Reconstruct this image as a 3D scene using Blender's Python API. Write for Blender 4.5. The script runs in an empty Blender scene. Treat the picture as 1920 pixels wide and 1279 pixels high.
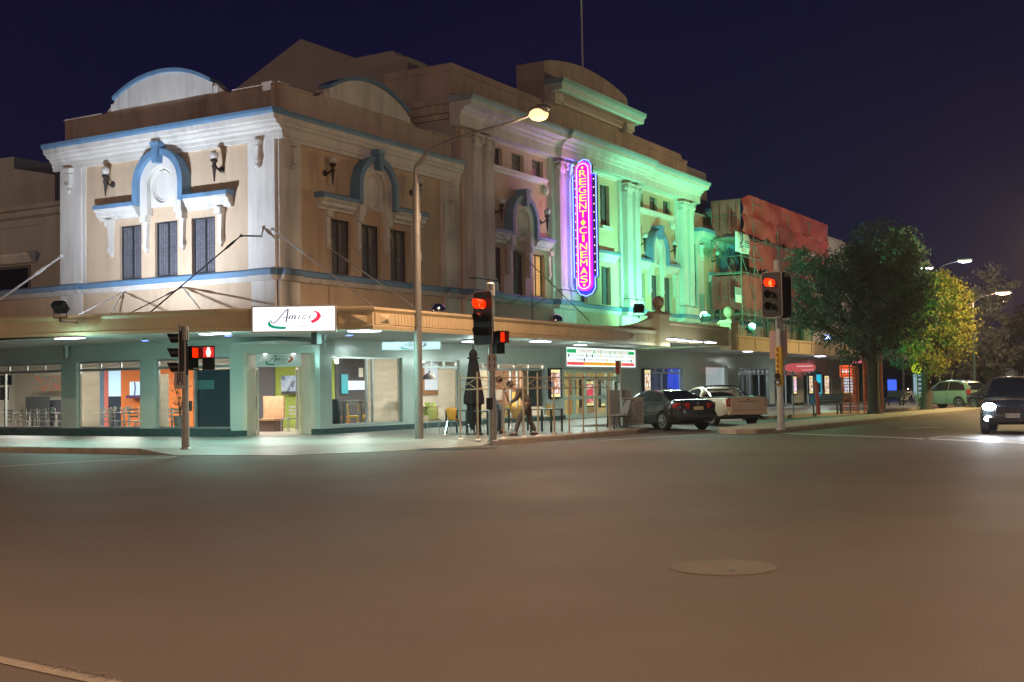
import bpy, bmesh, math, random
from mathutils import Vector, Matrix, noise as mnoise
random.seed(7)
S = bpy.context.scene
COL = S.collection
PI = math.pi

# ------------------------------------------------------------------ camera
# world: X runs along the cinema street, Y along the restaurant street, Z up
CAMR = ((0.50230914, -0.02632922, -0.86428716),
        (-0.86454839, -0.0332602, -0.50144774),
        (-0.01554363, 0.99909986, -0.03946978))
F_PX, CX, CY = 2314.244639, 960.0, 639.5
CAM = Vector((0, 0, 1.5))

def at(px, py, X=None, Y=None, Z=None):
    """photograph pixel -> point on a plane of the place"""
    c = Vector((px - CX, -(py - CY), -F_PX))
    r = Vector([sum(CAMR[i][k] * c[k] for k in range(3)) for i in range(3)])
    if X is not None: t = (X - CAM.x) / r.x
    elif Y is not None: t = (Y - CAM.y) / r.y
    else: t = (Z - CAM.z) / r.z
    return CAM + r * t

cd = bpy.data.cameras.new('camera')
cam = bpy.data.objects.new('camera', cd)
COL.objects.link(cam)
m = Matrix(CAMR).to_4x4()
m.translation = CAM
cam.matrix_world = m
cd.sensor_width = 36
cd.lens = F_PX / 1920 * 36
cd.clip_start = 0.1
cd.clip_end = 2000
S.camera = cam

# ------------------------------------------------------------------ mesh builder
class MB:
    def __init__(s, T=None, org=None):
        s.v, s.f, s.mi = [], [], []
        s.T, s.org, s.k = T, org, 0

    def add(s, vs, fs):
        b = len(s.v)
        for p in vs:
            p = s.T(*p) if s.T else p
            s.v.append(Vector(p))
        for f in fs:
            s.f.append([b + i for i in f])
            s.mi.append(s.k)
        return s

    def box(s, x0, x1, y0, y1, z0, z1):
        vs = [(x, y, z) for z in (z0, z1) for y in (y0, y1) for x in (x0, x1)]
        return s.add(vs, [(0, 2, 3, 1), (4, 5, 7, 6), (0, 1, 5, 4), (2, 6, 7, 3), (0, 4, 6, 2), (1, 3, 7, 5)])

    def cbox(s, c, sx, sy, sz, rz=0, rx=0, ry=0):
        M = Matrix.Translation(c) @ Matrix.Rotation(rz, 4, 'Z') @ Matrix.Rotation(ry, 4, 'Y') @ Matrix.Rotation(rx, 4, 'X')
        vs = [M @ Vector((x * sx / 2, y * sy / 2, z * sz / 2)) for z in (-1, 1) for y in (-1, 1) for x in (-1, 1)]
        return s.add(vs, [(0, 2, 3, 1), (4, 5, 7, 6), (0, 1, 5, 4), (2, 6, 7, 3), (0, 4, 6, 2), (1, 3, 7, 5)])

    def ext(s, pts, vec):
        """polygon pts (3d) extruded by vec"""
        n = len(pts)
        a = [Vector(p) for p in pts]
        b = [p + Vector(vec) for p in a]
        fs = [tuple(range(n))[::-1], tuple(range(n, 2 * n))]
        fs += [(i, (i + 1) % n, n + (i + 1) % n, n + i) for i in range(n)]
        return s.add(a + b, fs)

    def prof(s, pts, s0, s1):
        """profile of (o, z) pushed along s (facade frames)"""
        return s.ext([(s0, o, z) for o, z in pts], (s1 - s0, 0, 0))

    def front(s, pts, o0, o1):
        """polygon of (s, z) with depth o0..o1 (facade frames)"""
        return s.ext([(a, o0, z) for a, z in pts], (0, o1 - o0, 0))

    def tube(s, path, r, n=8, closed=False):
        path = [Vector(p) for p in path]
        m = len(path)
        rs = r if isinstance(r, (list, tuple)) else [r] * m
        vs, fs = [], []
        up = None
        for i, p in enumerate(path):
            if closed: d = path[(i + 1) % m] - path[i - 1]
            else: d = path[min(i + 1, m - 1)] - path[max(i - 1, 0)]
            if d.length < 1e-9: d = Vector((0, 0, 1))
            d.normalize()
            if up is None:
                up = Vector((0, 0, 1)) if abs(d.z) < .9 else Vector((1, 0, 0))
            a = d.cross(up)
            if a.length < 1e-6: a = d.orthogonal()
            a.normalize()
            b = a.cross(d)
            up = b
            for j in range(n):
                t = 2 * PI * j / n + PI / n
                vs.append(p + (a * math.cos(t) + b * math.sin(t)) * rs[i])
        for i in range(m if closed else m - 1):
            for j in range(n):
                k = (i + 1) % m
                fs.append((i * n + j, i * n + (j + 1) % n, k * n + (j + 1) % n, k * n + j))
        if not closed:
            fs.append(tuple(range(n))[::-1])
            fs.append(tuple((m - 1) * n + j for j in range(n)))
        return s.add(vs, fs)

    def lathe(s, prof, c=(0, 0, 0), n=16, sx=1, sy=1, ax=None):
        """profile [(r, z)] turned about z through c (or about axis ax)"""
        Q = Vector((0, 0, 1)).rotation_difference(Vector(ax)).to_matrix() if ax else Matrix.Identity(3)
        vs, fs = [], []
        for r, z in prof:
            for j in range(n):
                t = 2 * PI * j / n
                vs.append(Vector(c) + Q @ Vector((r * math.cos(t) * sx, r * math.sin(t) * sy, z)))
        for i in range(len(prof) - 1):
            for j in range(n):
                fs.append((i * n + j, i * n + (j + 1) % n, (i + 1) * n + (j + 1) % n, (i + 1) * n + j))
        if prof[0][0] > 1e-6: fs.append(tuple(range(n))[::-1])
        if prof[-1][0] > 1e-6: fs.append(tuple((len(prof) - 1) * n + j for j in range(n)))
        return s.add(vs, fs)

    def ball(s, c, r, n=14, sx=1, sy=1, sz=1):
        k = n // 2
        return s.lathe([(max(1e-4, r * math.sin(PI * i / k)), -r * sz * math.cos(PI * i / k)) for i in range(k + 1)], c, n, sx, sy)

    def quad(s, a, b, c, d):
        return s.add([a, b, c, d], [(0, 1, 2, 3)])

    def poly(s, pts):
        return s.add(pts, [tuple(range(len(pts)))])

    def wall(s, s0, s1, z0, z1, o, holes=(), depth=.25):
        """sheet of wall at offset o with openings (a0,a1,b0,b1) and their reveals"""
        xs = sorted({s0, s1, *[h[0] for h in holes], *[h[1] for h in holes]})
        zs = sorted({z0, z1, *[h[2] for h in holes], *[h[3] for h in holes]})
        for i in range(len(xs) - 1):
            for j in range(len(zs) - 1):
                cx, cz = (xs[i] + xs[i + 1]) / 2, (zs[j] + zs[j + 1]) / 2
                if any(h[0] < cx < h[1] and h[2] < cz < h[3] for h in holes): continue
                s.quad((xs[i], o, zs[j]), (xs[i + 1], o, zs[j]), (xs[i + 1], o, zs[j + 1]), (xs[i], o, zs[j + 1]))
        for a0, a1, b0, b1 in holes:
            q = o - depth
            s.quad((a0, o, b0), (a0, q, b0), (a0, q, b1), (a0, o, b1))
            s.quad((a1, o, b0), (a1, q, b0), (a1, q, b1), (a1, o, b1))
            s.quad((a0, o, b0), (a1, o, b0), (a1, q, b0), (a0, q, b0))
            s.quad((a0, o, b1), (a1, o, b1), (a1, q, b1), (a0, q, b1))
        return s

    def build(s, name, mats, parent=None, smooth=False, bevel=0, sub=0, merge=True, loc=None):
        me = bpy.data.meshes.new(name)
        org = s.org or Vector((0, 0, 0))
        bm = bmesh.new()
        vv = [bm.verts.new(p - org) for p in s.v]
        bm.verts.ensure_lookup_table()
        for f, k in zip(s.f, s.mi):
            try:
                fa = bm.faces.new([vv[i] for i in f])
                fa.material_index = k
                fa.smooth = smooth
            except ValueError:
                pass
        if merge:
            bmesh.ops.remove_doubles(bm, verts=bm.verts, dist=1e-5)
            bmesh.ops.recalc_face_normals(bm, faces=bm.faces)
        bm.to_mesh(me)
        bm.free()
        for mm in (mats if isinstance(mats, (list, tuple)) else [mats]):
            me.materials.append(mm)
        o = bpy.data.objects.new(name, me)
        COL.objects.link(o)
        if parent is not None: o.parent = parent
        if loc is not None: o.location = loc
        if bevel:
            b = o.modifiers.new('bevel', 'BEVEL')
            b.width = bevel; b.segments = 2; b.limit_method = 'ANGLE'
        if sub:
            b = o.modifiers.new('sub', 'SUBSURF')
            b.levels = b.render_levels = sub
        if smooth:
            me.shade_smooth() if hasattr(me, 'shade_smooth') else None
            try:
                me.set_sharp_from_angle(angle=math.radians(40))
            except Exception:
                pass
        return o

def tag(o, label=None, cat=None, group=None, kind=None):
    if label: o['label'] = label
    if cat: o['category'] = cat
    if group: o['group'] = group
    if kind: o['kind'] = kind
    return o

def thing(name, label, cat, loc=(0, 0, 0), rz=0, group=None):
    o = bpy.data.objects.new(name, None)
    COL.objects.link(o)
    o.empty_display_size = .2
    o.location = loc
    o.rotation_euler = (0, 0, rz)
    return tag(o, label, cat, group)

def dup(root, loc, rz=0, label=None, group=None):
    r = root.copy(); COL.objects.link(r)
    r.location = loc; r.rotation_euler = (0, 0, rz)
    if label: r['label'] = label
    if group: r['group'] = group
    for ch in list(root.children):
        c = ch.copy(); COL.objects.link(c); c.parent = r
        for g in list(ch.children):
            d = g.copy(); COL.objects.link(d); d.parent = c
    return r

def struct(mb, name, mats, **k):
    return tag(mb.build(name, mats, **k), kind='structure')

# ------------------------------------------------------------------ materials
def srgb(r, g, b):
    f = lambda c: (c / 255 / 12.92) if c / 255 <= .04045 else ((c / 255 + .055) / 1.055) ** 2.4
    return (f(r), f(g), f(b))

def M(name, col, rough=.6, metal=0, noise=.12, scale=2.0, bump=0.0, bscale=25, spec=.5, streak=0, coat=0, grime=0):
    m = bpy.data.materials.new(name)
    m.use_nodes = True
    nt = m.node_tree
    N, L = nt.nodes, nt.links
    p = N['Principled BSDF']
    p.inputs['Roughness'].default_value = rough
    p.inputs['Metallic'].default_value = metal
    p.inputs['Specular IOR Level'].default_value = spec
    if coat: p.inputs['Coat Weight'].default_value = coat
    tc = N.new('ShaderNodeTexCoord')
    if noise:
        n = N.new('ShaderNodeTexNoise')
        n.inputs['Scale'].default_value = scale
        n.inputs['Detail'].default_value = 7
        n.inputs['Roughness'].default_value = .65
        if streak:
            mp = N.new('ShaderNodeMapping')
            mp.inputs['Scale'].default_value = (1, 1, streak)
            L.new(tc.outputs['Object'], mp.inputs['Vector'])
            L.new(mp.outputs[0], n.inputs['Vector'])
        else:
            L.new(tc.outputs['Object'], n.inputs['Vector'])
        r = N.new('ShaderNodeMapRange')
        r.inputs[1].default_value = .3; r.inputs[2].default_value = .7
        r.inputs[3].default_value = 0; r.inputs[4].default_value = 1
        L.new(n.outputs[0], r.inputs[0])
        mx = N.new('ShaderNodeMix'); mx.data_type = 'RGBA'
        mx.inputs[6].default_value = (*[c * (1 - noise) for c in col], 1)
        mx.inputs[7].default_value = (*[min(1, c * (1 + noise)) for c in col], 1)
        L.new(r.outputs[0], mx.inputs[0])
        out = mx.outputs[2]
        if grime:
            # rain streaks and patchy dirt on old render
            mg = N.new('ShaderNodeMapping'); mg.inputs['Scale'].default_value = (3.2, 3.2, .16)
            g = N.new('ShaderNodeTexNoise'); g.inputs['Scale'].default_value = 1.3; g.inputs['Detail'].default_value = 8; g.inputs['Roughness'].default_value = .7
            L.new(tc.outputs['Object'], mg.inputs[0]); L.new(mg.outputs[0], g.inputs['Vector'])
            g2 = N.new('ShaderNodeTexNoise'); g2.inputs['Scale'].default_value = .45; g2.inputs['Detail'].default_value = 4
            L.new(tc.outputs['Object'], g2.inputs['Vector'])
            mu = N.new('ShaderNodeMath'); mu.operation = 'MULTIPLY'; L.new(g.outputs[0], mu.inputs[0]); L.new(g2.outputs[0], mu.inputs[1])
            rg = N.new('ShaderNodeMapRange'); rg.inputs[1].default_value = .24; rg.inputs[2].default_value = .42
            rg.inputs[3].default_value = 1; rg.inputs[4].default_value = 1 - grime
            L.new(mu.outputs[0], rg.inputs[0])
            sc_ = N.new('ShaderNodeVectorMath'); sc_.operation = 'SCALE'
            L.new(out, sc_.inputs[0]); L.new(rg.outputs[0], sc_.inputs['Scale']); out = sc_.outputs[0]
        L.new(out, p.inputs['Base Color'])
    else:
        p.inputs['Base Color'].default_value = (*col, 1)
    if bump:
        n2 = N.new('ShaderNodeTexNoise')
        n2.inputs['Scale'].default_value = bscale
        n2.inputs['Detail'].default_value = 5
        L.new(tc.outputs['Object'], n2.inputs['Vector'])
        b = N.new('ShaderNodeBump')
        b.inputs['Strength'].default_value = bump
        b.inputs['Distance'].default_value = .02
        L.new(n2.outputs[0], b.inputs['Height'])
        L.new(b.outputs[0], p.inputs['Normal'])
    return m

def E(name, col, strength):
    m = bpy.data.materials.new(name)
    m.use_nodes = True
    p = m.node_tree.nodes['Principled BSDF']
    p.inputs['Base Color'].default_value = (*[min(.8, c) for c in col], 1)
    p.inputs['Emission Color'].default_value = (*col, 1)
    p.inputs['Emission Strength'].default_value = strength
    p.inputs['Roughness'].default_value = .4
    return m

def GLASS(name, tint=(.9, .95, .93), refl=.10):
    m = bpy.data.materials.new(name)
    m.use_nodes = True
    nt = m.node_tree
    N, L = nt.nodes, nt.links
    out = N['Material Output']
    N.remove(N['Principled BSDF'])
    t = N.new('ShaderNodeBsdfTransparent'); t.inputs[0].default_value = (*tint, 1)
    g = N.new('ShaderNodeBsdfGlossy'); g.inputs['Roughness'].default_value = .03
    ge = N.new('ShaderNodeNewGeometry')
    dt = N.new('ShaderNodeVectorMath'); dt.operation = 'DOT_PRODUCT'
    L.new(ge.outputs['Normal'], dt.inputs[0]); L.new(ge.outputs['Incoming'], dt.inputs[1])
    ab = N.new('ShaderNodeMath'); ab.operation = 'ABSOLUTE'; L.new(dt.outputs['Value'], ab.inputs[0])
    om_ = N.new('ShaderNodeMath'); om_.operation = 'SUBTRACT'; om_.inputs[0].default_value = 1; L.new(ab.outputs[0], om_.inputs[1])
    pw = N.new('ShaderNodeMath'); pw.operation = 'POWER'; pw.inputs[1].default_value = 5; L.new(om_.outputs[0], pw.inputs[0])
    ad = N.new('ShaderNodeMath'); ad.operation = 'MULTIPLY_ADD'; ad.inputs[1].default_value = .9; ad.inputs[2].default_value = refl
    mx = N.new('ShaderNodeMixShader')
    L.new(pw.outputs[0], ad.inputs[0]); L.new(ad.outputs[0], mx.inputs[0])
    L.new(t.outputs[0], mx.inputs[1]); L.new(g.outputs[0], mx.inputs[2])
    L.new(mx.outputs[0], out.inputs[0])
    return m

cream = M('cream_render', (.62, .47, .33), .75, noise=.12, grime=.22, scale=.9, bump=.15, bscale=14, streak=.35)
trim = M('white_trim', (.72, .70, .66), .6, noise=.12, grime=.28, scale=1.4, bump=.1, bscale=18, streak=.3)
blue = M('blue_trim', (.14, .28, .46), .5, grime=.25, noise=.14, scale=1.6)
parapet_m = M('parapet_render', (.50, .41, .355), .85, noise=.2, grime=.4, scale=.8, bump=.2, bscale=10, streak=.3)
gable_m = M('fly_tower_render', (.46, .42, .40), .9, noise=.12, scale=.5, bump=.15)
tile = M('glossy_wall_tile', (.55, .60, .55), .16, noise=.05, scale=.7, spec=.6)
plinth_m = M('plinth_tile', (.05, .09, .09), .25, noise=.25, scale=4)
awn_m = M('awning_paint', (.60, .46, .275), .55, noise=.10, scale=1.2, bump=.08, streak=.3)
soffit_m = M('soffit_paint', (.40, .43, .42), .55, noise=.08, scale=1)
alu = M('aluminium', (.62, .64, .63), .35, metal=.7, noise=.06)
steel = M('galvanised_steel', (.42, .42, .40), .45, metal=.6, noise=.18, scale=6)
chrome = M('chrome', (.8, .8, .8), .12, metal=1, noise=0)
black = M('black_metal', (.02, .02, .024), .4, noise=.2, scale=8)
blackp = M('black_plastic', (.007, .006, .010), .4, noise=.15, scale=9)
darkgrey = M('dark_grey_paint', (.06, .065, .075), .45, noise=.12)
frame_d = M('window_frame_dark', (.03, .032, .04), .5, noise=.2)
leaded = M('frosted_leaded_glass', (.16, .16, .19), .22, noise=.30, scale=9, bump=.5, bscale=30, spec=.7)
lead = M('lead_came', (.03, .03, .035), .5, noise=.1)
glass = GLASS('shop_glass')
glass_dark = GLASS('dark_glass', (.25, .28, .3), .14)
white = M('white_paint', (.78, .78, .76), .5, noise=.05)
offwhite = M('off_white_wall', (.60, .56, .48), .7, noise=.06)
rubber = M('tyre_rubber', (.015, .015, .016), .75, noise=.2, scale=20)
# ------------------------------------------------------------------ ground
asph = M('asphalt', (.096, .076, .062), .62, noise=.10, scale=.3, bump=.22, bscale=60, spec=.2)
def enrich_asphalt():
    nt = asph.node_tree; N, L = nt.nodes, nt.links
    p = N['Principled BSDF']
    tc = [n for n in N if n.type == 'TEX_COORD'][0]
    # worn wheel paths polish the surface along the street
    mp = N.new('ShaderNodeMapping'); mp.inputs['Scale'].default_value = (.22, .30, 1)
    mp.inputs['Rotation'].default_value = (0, 0, math.radians(6))
    n = N.new('ShaderNodeTexNoise'); n.inputs['Scale'].default_value = 1.3; n.inputs['Detail'].default_value = 6
    L.new(tc.outputs['Object'], mp.inputs[0]); L.new(mp.outputs[0], n.inputs['Vector'])
    r = N.new('ShaderNodeMapRange'); r.inputs[1].default_value = .35; r.inputs[2].default_value = .65
    r.inputs[3].default_value = .64; r.inputs[4].default_value = .70
    L.new(n.outputs[0], r.inputs[0]); L.new(r.outputs[0], p.inputs['Roughness'])
    # fine aggregate speckle over the broad tone
    base = p.inputs['Base Color'].links[0].from_socket
    n2 = N.new('ShaderNodeTexNoise'); n2.inputs['Scale'].default_value = 95; n2.inputs['Detail'].default_value = 2
    L.new(tc.outputs['Object'], n2.inputs['Vector'])
    r2 = N.new('ShaderNodeMapRange'); r2.inputs[1].default_value = .35; r2.inputs[2].default_value = .7
    r2.inputs[3].default_value = .72; r2.inputs[4].default_value = 1.32
    L.new(n2.outputs[0], r2.inputs[0])
    n3 = N.new('ShaderNodeTexNoise'); n3.inputs['Scale'].default_value = .9; n3.inputs['Detail'].default_value = 5
    L.new(mp.outputs[0], n3.inputs['Vector'])
    r3 = N.new('ShaderNodeMapRange'); r3.inputs[1].default_value = .3; r3.inputs[2].default_value = .7
    r3.inputs[3].default_value = .96; r3.inputs[4].default_value = 1.04
    L.new(n3.outputs[0], r3.inputs[0])
    mu = N.new('ShaderNodeMath'); mu.operation = 'MULTIPLY'
    L.new(r2.outputs[0], mu.inputs[0]); L.new(r3.outputs[0], mu.inputs[1])
    vm = N.new('ShaderNodeVectorMath'); vm.operation = 'SCALE'
    L.new(base, vm.inputs[0]); L.new(mu.outputs[0], vm.inputs['Scale'])
    L.new(vm.outputs[0], p.inputs['Base Color'])
enrich_asphalt()
struct(MB().quad((-80, -300, 0), (700, -300, 0), (700, 400, 0), (-80, 400, 0)), 'road', asph, merge=False)

pave = M('footpath_paving', (.30, .29, .27), .42, noise=.10, scale=.8, bump=.05, bscale=30, spec=.4)
def pave_tiles():
    nt = pave.node_tree; N, L = nt.nodes, nt.links
    p = N['Principled BSDF']
    tc = [n for n in N if n.type == 'TEX_COORD'][0]
    b = N.new('ShaderNodeTexBrick')
    b.inputs['Scale'].default_value = 1; b.inputs['Brick Width'].default_value = .6; b.inputs['Row Height'].default_value = .6
    b.inputs['Mortar Size'].default_value = .006; b.offset = 0
    b.inputs['Color1'].default_value = (1, 1, 1, 1); b.inputs['Color2'].default_value = (.88, .88, .88, 1)
    b.inputs['Mortar'].default_value = (.55, .55, .55, 1)
    L.new(tc.outputs['Object'], b.inputs['Vector'])
    base = p.inputs['Base Color'].links[0].from_socket
    vm = N.new('ShaderNodeVectorMath'); vm.operation = 'MULTIPLY'
    L.new(base, vm.inputs[0]); L.new(b.outputs[0], vm.inputs[1]); L.new(vm.outputs[0], p.inputs['Base Color'])
pave_tiles()
kerb_m = M('concrete_kerb', (.34, .29, .24), .8, noise=.2, scale=3, bump=.3)
paint_m = M('road_paint', (.42, .40, .36), .6, noise=.22, scale=5)

FZ = .15
ramp_in = [(23.9, 22.8), (24.9, 20.6), (26.2, 19.4), (28.6, 18.5)]
ramp_out = [(22.4, 22.8), (23.0, 19.6), (25.2, 18.3), (28.3, 17.45)]
left_edge = [(22.4, 120), (22.4, 24.0)]
right_edge = [(29.2, 17.35), (32.0, 17.0), (37.2, 16.9), (38.6, 17.15), (39.2, 18.0), (39.3, 20.6),
              (50.6, 20.9), (51.6, 18.4), (56, 17.5), (62, 16.6), (76, 15.2), (150, 12.5)]
outline = left_edge + ramp_in + right_edge + [(150, 120)]
mb = MB()
mb.poly([(x, y, FZ) for x, y in outline])
ro = [(22.4, 24.0)] + ramp_out + [(29.2, 17.35)]
ri = [(22.4, 24.0)] + ramp_in + [(29.2, 17.35)]
for i in range(len(ro) - 1):
    a, b, c, d = ro[i], ro[i + 1], ri[i + 1], ri[i]
    za = FZ if i == 0 else .012
    zb = FZ if i == len(ro) - 2 else .012
    mb.add([(*a, za), (*b, zb), (*c, FZ), (*d, FZ)], [(0, 1, 2, 3)])
for i in range(len(ro) - 1):
    za = FZ if i == 0 else .012; zb = FZ if i == len(ro) - 2 else .012
    mb.quad((*ro[i], -.05), (*ro[i + 1], -.05), (*ro[i + 1], zb), (*ro[i], za))
struct(mb, 'footpath', pave, merge=False)

def kerb(pts, name='kerb', w=.16, z=.156, closed=False, mat=None):
    mb = MB()
    n = len(pts)
    P2 = [Vector(p) for p in pts]
    outs = []
    for i in range(n):
        d = (P2[(i + 1) % n] - P2[i - 1]) if closed else (P2[min(i + 1, n - 1)] - P2[max(i - 1, 0)])
        d.normalize()
        nrm = Vector((d.y, -d.x))
        outs.append((P2[i] + nrm * .02, P2[i] - nrm * w))
    for i in range(n if closed else n - 1):
        (a, b), (c, d) = outs[i], outs[(i + 1) % n]
        e, g = a * .75 + b * .25, c * .75 + d * .25
        mb.quad((*a, 0), (*c, 0), (*c, z - .03), (*a, z - .03))
        mb.quad((*a, z - .03), (*c, z - .03), (*g, z), (*e, z))
        mb.quad((*e, z), (*g, z), (*d, z), (*b, z))
    if not closed:
        for k in (0, n - 1):
            a, b = outs[k]; mb.quad((*a, -.02), (*b, -.02), (*b, z), (*a, z - .03))
    return struct(mb, name, mat or kerb_m)
kerb([(22.4, y) for y in (24.0, 40, 120)][::-1])
kerb(right_edge[::1])
# centre island that carries the signal pole
isl = [(38.4, 12.5), (37.4, 12.9), (37.0, 13.4), (37.3, 14.0), (38.6, 14.6), (43, 14.9), (48, 14.6), (60, 13.8), (90, 12.4), (90, 11.2), (60, 11.6), (45, 12.2)]
isl_m = M('island_concrete', (.36, .30, .22), .8, noise=.15, scale=1.5, bump=.2)
struct(MB().poly([(x, y, .148) for x, y in isl]), 'traffic_island', isl_m, merge=False)
kerb(isl[::-1], 'island_kerb', closed=True)

def strip(pts, w, name='road_marking', z=.004, mat=None):
    mb = MB()
    P2 = [Vector(p[:2]) for p in pts]
    L, R = [], []
    for i in range(len(P2)):
        d = P2[min(i + 1, len(P2) - 1)] - P2[max(i - 1, 0)]
        d.normalize()
        nn = Vector((-d.y, d.x)) * w / 2
        L.append(P2[i] + nn); R.append(P2[i] - nn)
    for i in range(len(P2) - 1):
        mb.quad((*R[i], z), (*R[i + 1], z), (*L[i + 1], z), (*L[i], z))
    return struct(mb, name, mat or paint_m, merge=False)
G = lambda px, py: at(px, py, Z=0)
strip([G(0, 875), G(150, 866), G(330, 857)], .12)
strip([G(1130, 826), G(1290, 817), G(1385, 813.5)], .15)
strip([G(1472, 813), G(1600, 817.5), G(1760, 824), G(1935, 832)], .40)
strip([G(1690, 803.2), G(1766, 801.5)], .32)
strip([G(1725, 824.5), G(1775, 817.5)], .14)
strip([G(1775, 817.5), G(1925, 831)], .10)
for a, b in (((1425, 853), (1925, 859)), ((1440, 884), (1925, 886)), ((1290, 840), (1580, 848)), ((1430, 900), (1930, 909))):
    strip([G(*a), G(*b)], .035, 'road_crack', .003, M('tar_crack', (.05, .045, .042), .5, noise=.3, scale=3))
edge_m = M('worn_concrete_edge', (.19, .155, .12), .85, noise=.25, scale=7, bump=.4)
strip([G(-60, 1225), G(0, 1238), G(90, 1258), G(200, 1281), G(330, 1305)], .10, 'gutter_strip', .005, edge_m)
# a few bits of gravel swept against that strip
mb = MB()
for i in range(60):
    p = G(random.uniform(40, 300), 0 + 1240 + random.uniform(-6, 26))
    p = G(60 + i * 4, 1243 + i * .85 + random.uniform(-5, 6))
    r = random.uniform(.004, .011)
    mb.ball((p.x, p.y, .007), r, 6, 1, 1, .6)
tag(mb.build('gravel', edge_m), kind='stuff')

c = G(1355, 1064)
t = thing('manhole_cover', 'pale round concrete manhole cover set in the dark road', 'manhole', (c.x, c.y, 0))
man_m = M('manhole_concrete', (.110, .092, .074), .8, noise=.16, scale=5, bump=.3)
MB().lathe([(.0, .010), (.40, .010), (.43, .008), (.445, .003)], n=48).build('lid', man_m, t)
mb = MB()
for x, y in ((.18, .2), (-.2, -.16)): mb.lathe([(0, .0135), (.022, .0135), (.023, .011)], (x, y, 0), 8)
mb.build('lifting_hole', black, t)
# ------------------------------------------------------------------ the cinema building
BX, BY = 29.4, 25.44
ORG = Vector((BX, BY, 0))
FR = lambda s, o, z: (BX + s, BY - o, z)          # cinema street side
FL = lambda s, o, z: (BX - o, BY + s, z)          # restaurant street side
EX = 64.3
FE = lambda s, o, z: (EX + s, BY - o, z)          # far pavilion
bld = thing('cinema_building', 'cream and white rendered two storey cinema building with blue mouldings on the street corner', 'building', ORG)
def B(T=None): return MB(T, ORG)

def leaded_window(T, s0, s1, z0, z1, o=-.17, small=False, pane_m=leaded, double=True):
    w = B(T); fw = .05
    w.box(s0, s1, o, o + .07, z0, z0 + fw); w.box(s0, s1, o, o + .07, z1 - fw, z1)
    w.box(s0, s0 + fw, o, o + .07, z0 + fw, z1 - fw); w.box(s1 - fw, s1, o, o + .07, z0 + fw, z1 - fw)
    c = (s0 + s1) / 2
    if double and not small: w.box(c - .04, c + .04, o, o + .06, z0 + fw, z1 - fw)
    if small: w.box(s0 + fw, s1 - fw, o, o + .06, z1 - .30, z1 - .25)
    fr = w.build('window', frame_d, bld)
    p = B(T); p.box(s0 + .02, s1 - .02, o + .01, o + .025, z0 + .02, z1 - .02); p.build('pane', pane_m, fr)
    l = B(T); t = .011; q0, q1 = o + .026, o + .034
    if not small:
        H = z1 - z0
        for a, b in ((s0 + fw, c - .04), (c + .04, s1 - fw)) if double else ((s0 + fw, s1 - fw),):
            W = b - a
            for u in (.28, .55, .78): l.box(a + W * u - t / 2, a + W * u + t / 2, q0, q1, z0 + fw, z1 - fw)
            for v in (.06, .45, .52, .93): l.box(a, b, q0, q1 + .002, z0 + H * v - t / 2, z0 + H * v + t / 2)
    else:
        for u in (.33, .66): l.box(s0 + (s1 - s0) * u - t / 2, s0 + (s1 - s0) * u + t / 2, q0, q1, z0 + fw, z1 - fw)
    l.build('lead_came', lead, fr)

def bracket(T, s, ztop, zbot, o=.0, w=.2, d=.24):
    b = B(T)
    b.box(s - w / 2 - .03, s + w / 2 + .03, o, o + d + .02, ztop - .22, ztop)
    b.front([(s - w / 2, ztop - .22), (s + w / 2, ztop - .22), (s + w * .3, zbot + .22), (s - w * .3, zbot + .22)], o, o + d * .62)
    b.box(s - w * .42, s + w * .42, o, o + d * .72, zbot + .06, zbot + .22)
    b.front([(s - w * .38, zbot + .06), (s + w * .38, zbot + .06), (s, zbot - .08)], o, o + d * .5)
    b.build('bracket', trim, bld)

def arch_pts(c, r, zs, z0, n=20):
    return [(c - r, z0)] + [(c + r * math.cos(PI - PI * i / n), zs + r * math.sin(PI * i / n)) for i in range(n + 1)] + [(c + r, z0)]

def band_arch(mb, c, ro, ri, zs, z0, o0, o1):
    A, Bp = arch_pts(c, ro, zs, z0), arch_pts(c, ri, zs, z0)
    for i in range(len(A) - 1):
        mb.front([A[i], A[i + 1], Bp[i + 1], Bp[i]], o0, o1)

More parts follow.
